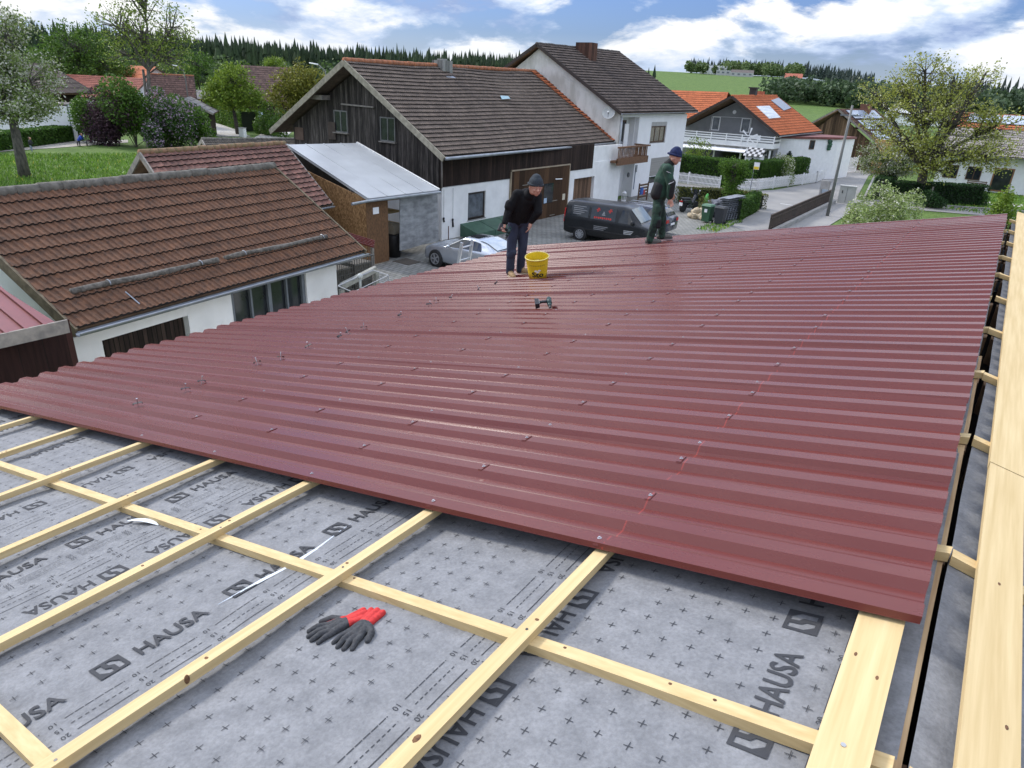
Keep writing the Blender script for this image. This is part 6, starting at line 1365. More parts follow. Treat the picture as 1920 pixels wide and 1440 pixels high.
flat('field_track', [tuple(WZ(*q)[:2]) for q in ((1357, 300), (1358, 300), (1359, 301))], gravel, .003) if False else None

# ================================================================== HEDGES, FENCES, TREES
hedge('clipped_hedge', 'long clipped green hedge behind the white picket fence', [(-25.5, 59.6), (-18.6, 60.2), (-17.5, 61.6), (-16.0, 70.5)], 1.0, 2.15, .12, 42000, lfhedge)
hedge('low_hedge', 'low brownish clipped hedge between the motorbike and the street', [(-18.6, 47.6), (-15.6, 50.0), (-13.5, 49.3)], .8, 1.0, .10, 9000, mat_leaf('leaf_brownish', (.06, .075, .015), (.15, .15, .04)))
hedge('small_hedge', 'narrow upright hedge behind the slatted wood stack', [(-13.1, 43.4), (-13.5, 48.2)], .5, 1.25, .10, 8000, lfhedge)
hedge('garden_hedge', 'dark clipped hedge behind the grey cabinet right of the lamp post', [(-8.0, 62.6), (-8.2, 68.5)], 1.0, 1.7, .12, 9000, lfdk)
hedge('garden_hedge', 'dark hedge running right from the grey cabinet below the big tree', [(-7.3, 63.4), (-1.5, 67.5)], 1.1, 1.5, .12, 11000, lfdk)
A_, B_ = WZ(-90, 292, 0), WZ(147, 264, 0)
hedge('meadow_hedge', 'long low hedge along the path beyond the meadow', [(A_.x, A_.y), (B_.x - 1.2, B_.y)], 1.6, 1.35, .20, 16000, lfhedge)
pts = [WZ(*q) for q in ((392, 222), (425, 232), (468, 246))]
hedge('driveway_hedge', 'bright clipped hedge along the driveway below the round tree', [(q.x, q.y) for q in pts], 2.2, 2.5, .22, 22000, lfhedge2)
pts = [WZ(*q) for q in ((478, 227), (560, 226))]
hedge('back_hedge', 'dark hedge behind the slatted fence left of the barn roof', [(q.x, q.y) for q in pts], 1.4, 2.2, .25, 9000, lfdk)
pts = [WZ(*q) for q in ((140, 246), (215, 243), (300, 240), (345, 243))]
hedge('garden_hedge', 'dark untidy hedge at the foot of the lilac bushes', [(q.x, q.y) for q in pts], 2.0, 1.4, .22, 16000, lfdk)
# picket fences
def picket(name, label, pts, h=.95, gap=.115, post=2.4, m_=whitep, w=.06):
    t_ = thing(name, label, 'fence', (pts[0][0], pts[0][1], 0)); slats = MB(); posts = MB(); 
    for (a, b) in zip(pts, pts[1:]):
        a, b = V((*a, 0)), V((*b, 0)); d = (b - a).normalized(); Ln = (b - a).length; s_ = V((-d.y, d.x, 0)) * .03
        slats.bar(a + V((0, 0, h * .3)), b + V((0, 0, h * .3)), .03, .07); slats.bar(a + V((0, 0, h * .75)), b + V((0, 0, h * .75)), .03, .07)
        k = 0
        while k * gap < Ln:
            p_ = a + d * (k * gap) - s_; hh = h * (1 + .02 * math.sin(k * 1.3))
            slats.raw([p_ - d * w / 2 + V((0, 0, .08)), p_ + d * w / 2 + V((0, 0, .08)), p_ + d * w / 2 + V((0, 0, hh - .04)), p_ + V((0, 0, hh)), p_ - d * w / 2 + V((0, 0, hh - .04)),
                       p_ - s_ * .6 - d * w / 2 + V((0, 0, .08)), p_ - s_ * .6 + d * w / 2 + V((0, 0, .08)), p_ - s_ * .6 + d * w / 2 + V((0, 0, hh - .04)), p_ - s_ * .6 + V((0, 0, hh)), p_ - s_ * .6 - d * w / 2 + V((0, 0, hh - .04))],
                      [(0, 1, 2, 3, 4), (9, 8, 7, 6, 5), (0, 5, 6, 1), (1, 6, 7, 2), (2, 7, 8, 3), (3, 8, 9, 4), (4, 9, 5, 0)]); k += 1
    slats.build('pickets', m_, t_)
    for (a, b) in zip(pts, pts[1:]):
        a, b = V((*a, 0)), V((*b, 0)); n_ = max(1, int((b - a).length / post))
        for k in range(n_ + 1):
            p_ = a.lerp(b, k / n_); pb = MB(); pb.box(p_.x - .05, p_.x + .05, p_.y + .02, p_.y + .12, 0, h + .08); pb.build('post', m_, t_)
    return t_
picket('picket_fence', 'white picket fence in front of the clipped hedge, left part behind the motorbike', [(-25, 58.2), (-19.4, 57.9)], .95)
picket('picket_fence', 'white picket fence curving along the street corner below the clipped hedge', [(-17.9, 57.9), (-16.7, 59.3), (-14.6, 70.6), (-14.9, 76.6)], .98)
pf = [tuple(WZ(*q)[:2]) for q in ((1558, 329), (1603, 322))]
picket('picket_fence', 'short white picket gate beyond the lamp post', pf, 1.6, .2, 3.0, whitep, .1)
pf = [tuple(WZ(*q)[:2]) for q in ((478, 236), (530, 238))]
picket('slat_fence', 'brown slatted fence along the far road left of the barn roof', pf, 1.3, .25, 4, mat('fence_brown', (.16, .11, .08), (.1, .07, .05), .8), .17)
pf = [tuple(WZ(*q)[:2]) for q in ((150, 256), (330, 246))]
picket('wire_fence', 'thin weathered fence in front of the lilac bushes', pf, 1.2, .35, 3, mat('fence_grey', (.12, .12, .11), (.08, .08, .07), .8), .05)
# dark board fence near the street
A_, B_ = WZ(1440, 436, 0), WZ(1556, 380, 0); t_ = thing('board_fence', 'dark brown board fence sloping down to the street beside our roof', 'fence', (A_.x, A_.y, 0)); mb = MB(); d = (B_ - A_).normalized(); Ln = (B_ - A_).length
k = 0
while k * .15 < Ln:
    p_ = A_ + d * k * .15; mb.bar(p_ + V((0, 0, .05)), p_ + V((0, 0, .95 + .02 * random.random())), .02, .13, V((d.x, d.y, 0))); k += 1
mb.build('boards', mat('fence_dark', (.075, .050, .038), (.04, .028, .022), .85, (6, 6, 2)), t_)
mb = MB(); mb.bar(A_ + V((.04, 0, .25)), B_ + V((.04, 0, .25)), .05, .08); mb.bar(A_ + V((.04, 0, .8)), B_ + V((.04, 0, .8)), .05, .08); mb.bar(A_ + V((.0, 0, .99)), B_ + V((0, 0, .99)), .09, .04); mb.build('rail', mat('fence_dark', (.075, .05, .038)), t_)
mb = MB(); mb.bar(A_ + V((.3, 0, .1)), B_ + V((.3, 0, .1)), .25, .3); mb.build('base_wall', concr, t_)
# lamp post, cabinet, signs
A_ = WZ(1553, 415, 0); tp_ = WD(1607, 200, math.hypot(A_.x, A_.y) ); A_ = WZ(1551, 405, 0)
t_ = thing('utility_pole', 'tall grey concrete pole with wires at the street corner', 'pole', (A_.x, A_.y, 0)); hz_ = 6.9
mb = MB(); mb.tube([A_, A_ + V((0, 0, hz_))], [.11, .07], 10); mb.build('pole', mat('pole_grey', (.21, .21, .20), (.15, .15, .145), .8, (6, 6, 1)), t_, True)
mb = MB(); mb.bar(A_ + V((-.6, .1, 6.3)), A_ + V((.6, .1, 6.3)), .06, .08); mb.build('crossarm', greyp, t_)
mb = MB()
for dx in (-.5, 0, .5):
    pts = [A_ + V((dx + 14 * u, .1 + 22 * u, 6.4 - 1.2 * math.sin(u * math.pi))) for u in np.linspace(0, 1, 12)]; mb.tube(pts, .008, 4)
mb.build('wires', blackm, t_)
A_ = WZ(1583, 382, 0); t_ = thing('cable_cabinet', 'pale grey cable cabinet standing by the kerb right of the pole', 'cabinet', (A_.x, A_.y, 0)); mb = MB(); mb.box(A_.x - .55, A_.x + .55, A_.y, A_.y + .4, 0, 1.25); mb.build('body', mat('cabinet_grey', (.42, .42, .39), (.35, .35, .32), .7, (2, 2, 2)), t_)
mb = MB(); mb.box(A_.x - .6, A_.x + .6, A_.y - .04, A_.y + .45, 1.251, 1.32); mb.build('lid', mat('cabinet_lid', (.5, .5, .47), (.42, .42, .4), .6), t_); mb = MB(); mb.box(A_.x - .01, A_.x + .01, A_.y - .012, A_.y - .001, .1, 1.2); mb.box(A_.x - .35, A_.x - .28, A_.y - .03, A_.y - .001, .75, .95); mb.build('door_lock', blackm, t_)
A_ = WZ(1542, 372, 0); mb = MB(); mb.box(A_.x - .35, A_.x + .3, A_.y, A_.y + .3, 0, 1.35); tag(mb.build('stone_gatepost', mat('pale_stone', (.36, .35, .33))), 'low square stone post left of the concrete pole', 'post')
A_ = WZ(1544, 384, 0); t_ = thing('traffic_sign', 'small pale sign panel on two posts before the stone post', 'sign', (A_.x, A_.y, 0)); mb = MB(); mb.tube([A_ + V((-.35, 0, 0)), A_ + V((-.35, 0, 1.1))], .03, 6); mb.tube([A_ + V((.05, 0, 0)), A_ + V((.05, 0, 1.1))], .03, 6); mb.build('post', greyp, t_); mb = MB(); mb.box(A_.x - .3, A_.x + .1, A_.y - .05, A_.y - .03, .35, 1.1); mb.build('panel', mat('panel_blue', (.35, .42, .48), (.3, .36, .42), .5), t_)
A_ = WZ(1417, 356, 0); A_ = V((-16.95, 60.0 - 1.6, 0)); t_ = thing('stop_sign', 'small yellow and white bus stop sign on a thin pole before the clipped hedge', 'sign', (A_.x, A_.y, 0)); mb = MB(); mb.tube([A_, A_ + V((0, 0, 2.35))], .03, 6); mb.build('pole', greyp, t_)
mb = MB(); mb.box(A_.x - .02, A_.x + .42, A_.y - .05, A_.y - .03, 1.75, 2.3); sp_ = mb.build('panel', whitep, t_); mb = MB(); mb.box(A_.x, A_.x + .40, A_.y - .06, A_.y - .051, 1.77, 1.98); mb.build('yellow_field', mat('sign_yellow', (.75, .55, .03), (.7, .5, .03), .5), sp_)
# street lamps left
for (px, py, dist, lb, flip) in ((350, 165, 104, 'curved grey street lamp behind the brown tiled house on the left', -1), (612, 132, 78, 'street lamp arm poking out above the barn roof slope', -1)):
    v = ray(px, py); hh = math.hypot(v[0], v[1]); A_ = V((v[0] / hh * dist, v[1] / hh * dist, 0)); t_ = thing('street_lamp', lb, 'street lamp', A_, 0, 'street lamps'); H1 = WD(px, 125 if px < 400 else 122, dist).z
    rt_ = V((CAMR[0][0], CAMR[0][1], 0)).normalized() * flip
    mb = MB(); pts = [A_, A_ + V((0, 0, H1 - 1.4)), A_ + V((0, 0, H1 - .5)) + rt_ * .15, A_ + V((0, 0, H1)) + rt_ * .8]; mb.tube(pts, [.09, .07, .055, .05], 8); mb.build('pole', mat('pole_grey', (.30, .30, .29)), t_, True)
    mb = MB(); mb.tube([pts[-1], pts[-1] + rt_ * .9 + V((0, 0, .12))], [.08, .05], 8); mb.build('lamp_head', whitep, t_, True)
A_ = WZ(453, 257, 0); t_ = thing('junction_box', 'small white utility box at the meadow edge by the driveway', 'box', A_); mb = MB(); mb.box(A_.x - .45, A_.x + .45, A_.y, A_.y + .4, 0, 1.0); mb.build('body', whitep, t_); mb = MB(); mb.box(A_.x - .5, A_.x + .5, A_.y - .04, A_.y + .45, 1.0, 1.06); mb.build('lid', concr, t_)
A_ = WZ(489, 243, 0); t_ = thing('town_sign', 'tiny blue and white road sign by the slatted fence', 'sign', A_); mb = MB(); mb.tube([A_, A_ + V((0, 0, 2.6))], .05, 6); mb.build('post', greyp, t_); mb = MB(); mb.box(A_.x - .1, A_.x - .06, A_.y - .6, A_.y + .6, 1.6, 2.4); mb.build('panel', mat('panel_bluewhite', (.35, .45, .6), (.5, .55, .6), .5), t_)
# toy house and windmill behind hedge
c_ = V((-18.3, 62.2, 0)); t_ = thing('playhouse', 'small white playhouse with black and white chequered roof above the hedge', 'playhouse', c_); mb = MB(); mb.box(c_.x - .55, c_.x + .75, 61.8, 62.9, 0, 2.55); mb.build('wall', whitep, t_)
ck, t, p = principled('chequer'); setp(p, .6); cx_ = t.nodes.new('ShaderNodeTexChecker'); cx_.inputs['Scale'].default_value = 1; cx_.inputs['Color1'].default_value = (.02, .02, .02, 1); cx_.inputs['Color2'].default_value = (.5, .5, .5, 1); t.links.new(posn(t, (4.2, 5.0, .001)), cx_.inputs[0]); t.links.new(cx_.outputs[0], p.inputs['Base Color'])
mb = MB(); mb.slab([(c_.x - .7, 61.6, 2.5), (c_.x + .9, 61.6, 2.5), (c_.x + .9, 62.35, 3.15), (c_.x - .7, 62.35, 3.15)], (0, -.7, .7), .06); mb.slab([(c_.x + .9, 63.1, 2.5), (c_.x - .7, 63.1, 2.5), (c_.x - .7, 62.35, 3.15), (c_.x + .9, 62.35, 3.15)], (0, .7, .7), .06); mb.build('roof', ck, t_)
mb = MB(); mb.raw([(c_.x + .1, 61.79, 2.4), (c_.x + .45, 61.79, 2.02), (c_.x + .1, 61.79, 1.64), (c_.x - .25, 61.79, 2.02)], [(0, 3, 2, 1)]); mb.build('diamond_window', blackm, t_)
c_ = V((-18.7, 61.4, 0)); t_ = thing('garden_windmill', 'white garden windmill with six blades above the hedge', 'windmill', c_); mb = MB(); mb.tube([c_, c_ + V((0, 0, 4.0))], .035, 6); mb.build('pole', whitep, t_)
hub = c_ + V((0, -.1, 4.0))
for k in range(6):
    an = k * math.pi / 3 + .4; u = V((math.cos(an), 0, math.sin(an))); w = V((-math.sin(an), 0, math.cos(an))); mb = MB(); mb.hexa([hub + u * .1 - w * .02, hub + u * .75 - w * .12, hub + u * .75 + w * .02, hub + u * .1 + w * .02] + [q + V((0, -.02, 0)) for q in (hub + u * .1 - w * .02, hub + u * .75 - w * .12, hub + u * .75 + w * .02, hub + u * .1 + w * .02)]); mb.build('blade', whitep, t_)
mb = MB(); mb.hexa([hub + V(q) for q in ((0, .1, -.03), (.9, .3, -.2), (.9, .32, -.2), (0, .12, -.03), (0, .1, .03), (.9, .3, .2), (.9, .32, .2), (0, .12, .03))]); mb.build('tail_vane', whitep, t_)

# ---- trees
c_ = WZ(47, 332, 0); B = [(WD(15, 85, 57)), ]
def blob(px, py, dist, rx, ry, rz): c = WD(px, py, dist); return (c.x, c.y, c.z, rx, ry, rz)
tree('blossoming_tree', 'white blossoming fruit tree with a leaning grey trunk on the meadow, at the left edge', 'tree', c_, [blob(10, 60, 57.5, 1.7, 1.7, 1.6), blob(-20, 130, 57, 2.6, 2.4, 2.0), blob(55, 150, 56, 2.0, 2.2, 1.9), blob(-60, 190, 58, 2.3, 2.3, 1.6), blob(60, 205, 57, 1.7, 2.0, 1.25), blob(10, 190, 55, 2.2, 2.2, 1.4)], 230, 115, .17, lfblos, barkg, .30, .3, .34)
c_ = WZ(282, 240, 0)
tree('tall_tree', 'tall airy birch-like tree with several thin stems and sparse new leaves', 'tree', (c_.x * .93, c_.y * .93, 0), [blob(265, -20, 95, 3.2, 3, 2.6), blob(215, 40, 95, 2.8, 3, 2.6), blob(325, 50, 95, 3.0, 3, 2.4), blob(265, 60, 95, 3.4, 3, 2.8), blob(315, 110, 95, 2.6, 3, 1.9), blob(230, 100, 96, 2.0, 2.5, 1.5)], 190, 26, .26, mat_leaf('leaf_sparse', (.09, .15, .02), (.24, .30, .06)), barkg, .30, .25, .62, stems=3, twig=.035)
for (name, lab, px, py, dist, bl, n_, lm) in (
    ('bushy_tree', 'very wide bushy green tree behind the red roof at upper left', 145, 120, 122, [(145, 85, 4.6, 4.6, 3.2), (105, 115, 4.2, 4, 2.9), (195, 118, 4.4, 4, 2.8), (230, 140, 2.8, 3, 1.8), (140, 130, 5, 4, 3)], 260, lfmid),
    ('round_tree', 'round bright spring tree above the driveway hedge', 435, 165, 96, [(435, 150, 2.7, 2.7, 2.0), (425, 178, 3.2, 3, 2.0), (462, 185, 2.2, 2.5, 1.6), (405, 175, 1.8, 2, 1.5)], 170, lfspring),
    ('round_tree', 'round olive green tree touching the barn roof on its left', 562, 165, 92, [(555, 150, 2.9, 2.8, 2.2), (590, 160, 2.6, 2.5, 2.0), (535, 178, 2.5, 2.5, 2.0), (575, 190, 3.0, 2.5, 1.9)], 180, lfolive),
    ('round_tree', 'small round tree before the forest above the dull brown roof', 514, 125, 160, [(514, 124, 2.3, 2.3, 2.2)], 50, lfspring),
    ('garden_tree', 'loose green garden tree behind the curved street lamp', 372, 130, 140, [(372, 125, 3.0, 3, 3.0), (372, 150, 3.2, 3, 2.4)], 70, lfmid)):
    g_ = azl(px, dist); tree(name, lab, 'tree', (g_.x, g_.y, 0), [blob(b[0], b[1], dist, b[2], b[3], b[4]) for b in bl], n_, 52, .30, lm, barkm, .22, .3, .42)
g_ = azl(500, 96); shrub('garden_shrub', 'light green loose shrub between the two round trees', (g_.x, g_.y, 0), (3.6, 2.5, 3.6), 5000, .24, lfmid)
for (px, dist, r_, n_, lm, lab) in ((185, 79, (3.4, 2.6, 5.3), 8000, lfpur, 'dark purple-leaved shrub behind the meadow'), (235, 78, (3.6, 2.6, 5.9), 9500, lfmid, 'tall green shrub between the purple shrub and the lilac'), (290, 77.5, (3.0, 2.4, 5.0), 8000, lflil, 'lilac bush with pale purple flowers below the tall airy tree'), (325, 79, (3.2, 2.4, 4.3), 8000, lfmid, 'dense green shrub right of the first lilac'), (357, 80, (1.6, 1.6, 3.4), 3500, lflil, 'small flowering lilac beside the driveway'), (150, 82, (2.0, 2.0, 4.2), 3500, lfmid, 'green shrub beside the white side wall')):
    g_ = azl(px, dist); shrub('garden_shrub', lab, (g_.x, g_.y, 0), r_, n_, .22, lm, 'shrubs behind the meadow')
# right hand trees
c_ = WZ(1722, 378, 0)
bl = [(1735, 130, 1.7, 1.6, 1.5), (1690, 150, 1.5, 1.5, 1.2), (1640, 170, 1.3, 1.4, .9), (1790, 150, 1.7, 1.6, 1.3), (1850, 135, 1.6, 1.4, .8), (1720, 200, 2.6, 2.4, 1.7), (1800, 210, 2.7, 2.4, 1.7), (1870, 235, 2.3, 2.2, 1.4), (1650, 235, 1.5, 1.7, 1.3), (1700, 265, 2.4, 2.4, 1.5), (1780, 280, 2.8, 2.4, 1.6), (1865, 290, 2.2, 2.0, 1.3), (1750, 320, 1.9, 1.8, .9)]
tree('walnut_tree', 'large half-bare spreading tree with bronze young leaves at the right', 'tree', c_, [blob(b[0], b[1], 63.5 + random.uniform(-1.5, 1.5), b[2], b[3], b[4]) for b in bl], 460, 36, .17, lfbron, mat('bark_dark', (.10, .088, .07), (.055, .048, .04), .9), .38, .25, .36, twig=.02)
g_ = WZ(1655, 372, 0); tree('blossoming_shrub', 'white blossoming shrub left below the large half-bare tree', 'shrub', (g_.x, g_.y + 6, 0), [blob(1650, 290, 66, 1.7, 1.7, 1.2), blob(1690, 300, 66, 1.7, 1.7, 1.2), blob(1625, 310, 66, 1.0, 1.2, .9), blob(1670, 325, 66, 1.7, 1.5, 1.0)], 100, 80, .13, lfblos, barkm, .1, .3, .28)
for (px, py, dist, r_, n_, lab) in ((1665, 385, 41, (1.5, 1.3, 2.1), 9000, 'pale leafy flowering bush just beyond the far edge of our roof'), (1600, 400, 42, (.85, .85, 1.3), 3500, 'small pale leafy bush left of the bigger one at the roof edge')):
    A_ = WD(px, py, dist); shrub('flowering_bush', lab, (A_.x, A_.y, 0), (r_[0], r_[1], max(r_[2], A_.z + 1.0)), n_, .11, mat_leaf('leaf_pale', (.13, .18, .05), (.30, .36, .14), (.62, .62, .50), .15), 'pale bushes beyond the roof')
g_ = WZ(1352, 395, 0); tree('bushy_shrub', 'loose green shrub with drooping top above the waste bins', 'shrub', (-14.95, 47.3, 0), [(-15.0, 47.3, 2.9, .95, .95, .55), (-14.9, 47.2, 2.0, .7, .7, .8), (-15.5, 47.4, 2.6, .6, .6, .4), (-14.4, 47.3, 2.6, .6, .6, .4), (-14.9, 47.2, 1.0, .7, .7, .7)], 130, 60, .11, lfhedge2, barkm, .08, .2, .16)
for (px, py, lab, lm) in ((1303, 285, 'round green bush behind the hedge, left under the white balcony', lfspring), ):
    shrub('round_bush', lab, (-23.6, 62.0, 0), (1.6, 1.3, 3.4), 4500, .13, lm)
shrub('round_bush', 'pale rounded bush behind the hedge before the white garage', (-16.6, 65.5, 0), (1.3, 1.2, 2.6), 3500, .12, lfblos)
shrub('garden_shrub', 'dark shrub under the tree right of the cabinet', (-4.5, 61.8, 0), (1.4, 1.0, 1.1), 2500, .12, lfdk)
shrub('garden_shrub', 'low garden shrub on the lawn at the right, before the bench', (-1.2, 68.5, 0), (.7, .6, 1.0), 1500, .12, lfhedge)
shrub('garden_shrub', 'yellow-green shrub beyond the roof corner at the right edge', (.2, 45.0, 0), (.9, .9, 3.4), 2500, .13, lfspring)
for (px0, py0, px1, py1, lab) in ((1880, 398, 1895, 345, 'thin leaning post on the lawn right of the large tree'), (1742, 385, 1750, 350, 'short leaning stake beside the large tree')):
    A_ = WZ(px0, py0, 0); B_ = WD(px1, py1, math.hypot(A_.x, A_.y)); mb = MB(); mb.tube([A_, B_], .06, 6); tag(mb.build('garden_post', oldw), lab, 'post')
tufts('lawn_grass', 9000, (-9, 8), (62, 79), .12, grl, 'garden lawn on the right beyond the roof')
tufts('verge_grass', 1500, (-14, -8.6), (38.2, 43.2), .12, grl, 'rough weedy grass at the foot of the wood stack and fence', lambda x, y: abs(x + 13.2) < .6)
# ================================================================== VEHICLES (local: x forward from the rear bumper, y left, z up)
def loft(mb, st, close=True):
    """st: list of stations, each a list of (y,z) half profile from bottom centre up to roof centre, mirrored"""
    b = len(mb.v); n = len(st[0][1])
    for x, pr in st:
        for y, z in pr: mb.v.append((x, y, z))
        for y, z in reversed(pr): mb.v.append((x, -y, z))
    m_ = 2 * n
    for i in range(len(st) - 1):
        for k in range(m_): 
            a = b + i * m_ + k; c = b + i * m_ + (k + 1) % m_; mb.f.append((a, c, c + m_, a + m_)); mb.mi.append(mb.cur); mb.uv.append(None)
    for i in (0, len(st) - 1):
        f = tuple(b + i * m_ + k for k in range(m_)); mb.f.append(f if i else f[::-1]); mb.mi.append(mb.cur); mb.uv.append(None)
def interp(tab, x):
    for (x0, *a), (x1, *b) in zip(tab, tab[1:]):
        if x <= x1: u = (x - x0) / (x1 - x0) if x1 > x0 else 0; u = max(0, min(1, u)); return [p_ + (q_ - p_) * u for p_, q_ in zip(a, b)]
    return list(tab[-1][1:])
def car(name, label, loc, rz, tab, paint, wheels, wr, glasses, cat='car', rim=None, xs=None):
    """tab rows: x, half width at sill, half width at belt, belt z, half width of roof edge, roof z, floor z"""
    t_ = localthing(name, label, cat, loc, rz)
    X = xs or sorted(set([r[0] for r in tab] + list(np.linspace(tab[0][0], tab[-1][0], 34))))
    st = []
    for x in X:
        ws, wb_, zb_, wr_, zr_, zf_ = interp(tab, x)
        pr = [(0, zf_), (ws * .92, zf_), (ws, zf_ + .07), (ws + .02, (zf_ + zb_) * .5), (wb_ + .008, zb_ - .10), (wb_, zb_)]
        if zr_ > zb_ + .02:
            for u in (.33, .66, .92): pr.append((wb_ + (wr_ - wb_) * (u ** .85), zb_ + (zr_ - zb_) * u))
            pr += [(wr_ * .93, zb_ + (zr_ - zb_) * .985), (wr_ * .6, zr_ + .005), (0, zr_ + .015)]
        else: pr += [(wb_ - .03, zb_ + .02), (wb_ * .9, zb_ + .035), (wb_ * .8, zb_ + .045), (wb_ * .7, zb_ + .05), (wb_ * .5, zb_ + .06), (0, zb_ + .065)]
        st.append((x, pr))
    mb = MB(); loft(mb, st); body = mb.build('body', paint, t_, True)
    # wheels and arches
    for wx_ in wheels:
        for s_ in (-1, 1):
            yw_ = s_ * (interp(tab, wx_)[0] - .09)
            mb = MB(); mb.tube([(wx_, yw_ - .0, wr), (wx_, yw_ + s_ * .135, wr)], wr * 1.10, 24); mb.build('wheel_arch', blackm, t_)
            mb = MB(); 
            mb.tube([(wx_, yw_ - s_ * .08, wr), (wx_, yw_ + s_ * .135, wr), (wx_, yw_ + s_ * .15, wr)], [wr, wr, wr * .93], 26); wl_ = mb.build('wheel', blackm, t_)
            mb = MB(); yo = yw_ + s_ * .152; mb.tube([(wx_, yo - s_ * .01, wr), (wx_, yo, wr)], wr * .66, 24); 
            r_ = mb.build('rim', mat('rim_dark', (.06, .06, .065), (.04, .04, .045), .5), wl_)
            mb = MB()
            for k in range(5 if rim != 'steel' else 10):
                an = 2 * math.pi * k / (5 if rim != 'steel' else 10); c, s2 = math.cos(an), math.sin(an); mb.bar((wx_, yo + s_ * .012, wr), (wx_ + c * wr * .64, yo + s_ * .012, wr + s2 * wr * .64), wr * .16, .02, (0, 1, 0))
            for k in range(24):
                a0, a1 = 2 * math.pi * k / 24, 2 * math.pi * (k + 1) / 24; mb.bar((wx_ + math.cos(a0) * wr * .64, yo + s_ * .01, wr + math.sin(a0) * wr * .64), (wx_ + math.cos(a1) * wr * .64, yo + s_ * .01, wr + math.sin(a1) * wr * .64), .03, .03, (0, 1, 0))
            if rim == 'steel': mb.tube([(wx_, yo, wr), (wx_, yo + s_ * .03, wr)], wr * .24, 12)
            mb.build('spokes', mat('alloy', (.55, .56, .58), (.45, .46, .48), .3, metal=.8), wl_)
    for nm, xa, xb, ua, ub, sides in glasses:   # side glass between x and fraction of the upper body
        for s_ in sides:
            mb = MB(); n_ = 8
            for k in range(n_):
                x0, x1 = xa[0] + (xb[0] - xa[0]) * k / n_, xa[0] + (xb[0] - xa[0]) * (k + 1) / n_
                y0_, y1_ = xa[1] + (xb[1] - xa[1]) * k / n_, xa[1] + (xb[1] - xa[1]) * (k + 1) / n_   # x at top edge
                P = lambda x, u: (lambda r: V((x, s_ * (r[1] + (r[3] - r[1]) * (u ** .85) + .010), r[2] + (r[4] - r[2]) * u)))(interp(tab, x))
                mb.face([P(x0, ua), P(x1, ua), P(y1_, ub), P(y0_, ub)] if s_ < 0 else [P(x1, ua), P(x0, ua), P(y0_, ub), P(y1_, ub)])
            mb.build(nm, glassd, t_)
    return t_, body
def cross_glass(t_, tab, x0, x1, m_, nm, inset=.10, up=.012):
    mb = MB(); n_ = 6
    for k in range(n_):
        a, b = x0 + (x1 - x0) * k / n_, x0 + (x1 - x0) * (k + 1) / n_; ra, rb = interp(tab, a), interp(tab, b)
        wa, wb_ = ra[3] - inset * .4, rb[3] - inset * .4
        if ra[4] <= ra[2] + .03: wa = ra[1] * .9
        if rb[4] <= rb[2] + .03: wb_ = rb[1] * .9
        za, zb_ = max(ra[4], ra[2] + .05) + .02 + up, max(rb[4], rb[2] + .05) + .02 + up
        for u0, u1 in ((-1, -.5), (-.5, 0), (0, .5), (.5, 1)):
            f = lambda u: .012 * (1 - u * u)
            mb.face([(a, u0 * wa, za + f(u0)), (b, u0 * wb_, zb_ + f(u0)), (b, u1 * wb_, zb_ + f(u1)), (a, u1 * wa, za + f(u1))])
    mb.build(nm, m_, t_)
vant = [(0, .86, .90, 1.02, .80, 1.10, .42), (.04, .92, .94, 1.05, .80, 1.55, .36), (.14, .93, .95, 1.08, .79, 1.84, .32), (.5, .94, .95, 1.08, .79, 1.90, .28), (3.1, .94, .95, 1.08, .78, 1.90, .28), (3.45, .94, .95, 1.08, .76, 1.82, .28), (4.12, .93, .93, 1.10, .80, 1.16, .28), (4.35, .92, .90, 1.05, .8, 1.055, .28), (4.75, .86, .80, .90, .7, .90, .28), (4.90, .74, .68, .62, .5, .62, .34)]
vpaint = mat('van_paint', (.014, .016, .018), (.010, .011, .013), .3, (2, 2, 2), coat=.25, spec=.35)
vt, vb_ = car('delivery_van', 'dark grey panel van with red and white lettering, parked before the barn door', (-17.97, 31.3, 0), math.radians(4.75), vant, vpaint, (.98, 4.05), .33,
              [('side_window', (2.95, 3.1), (3.78, 3.42), .06, .80, (-1, 1)), ('side_panel_glass', (.35, .42), (1.35, 1.35), .10, .82, (-1,)), ('side_panel_glass', (1.48, 1.48), (2.80, 2.80), .08, .84, (-1,))], 'van', 'steel')
cross_glass(vt, vant, 3.50, 4.08, mat('windscreen', (.16, .20, .22), (.10, .13, .15), .06, spec=.8), 'windscreen')
def side_pt(tab, x, u, s_=-1, e=.016):
    r = interp(tab, x); return V((x, s_ * (r[1] + (r[3] - r[1]) * (max(u, 0) ** .85) + e), r[2] + (r[4] - r[2]) * u)) if u >= 0 else V((x, s_ * (r[0] + .02 + e), r[2] + u))
def side_patch(t_, tab, x0, x1, u0, u1, m_, nm, s_=-1, e=.016):
    mb = MB(); mb.face([side_pt(tab, x0, u0, s_, e), side_pt(tab, x1, u0, s_, e), side_pt(tab, x1, u1, s_, e), side_pt(tab, x0, u1, s_, e)]); mb.build(nm, m_, t_)
vred = mat('letter_red', (.50, .03, .02), (.42, .025, .02), .5); vwh = mat('letter_grey', (.30, .30, .31), (.24, .24, .25), .5)
for k in range(5): side_patch(vt, vant, .50, .95 + .08 * ((k * 7) % 5), .26 + k * .11, .29 + k * .11, vwh, 'small_lettering')
for k in range(9): side_patch(vt, vant, 1.66 + k * .105, 1.74 + k * .105, .14 + .02 * (k % 2), .25, vred, 'red_lettering')
for x_ in (1.74, 2.38):
    for k in range(3): side_patch(vt, vant, x_ + (.03, 0, .06)[k], x_ + (.13, .20, .17)[k], .54 + .08 * k, .60 + .08 * k, vred, 'red_emblem')
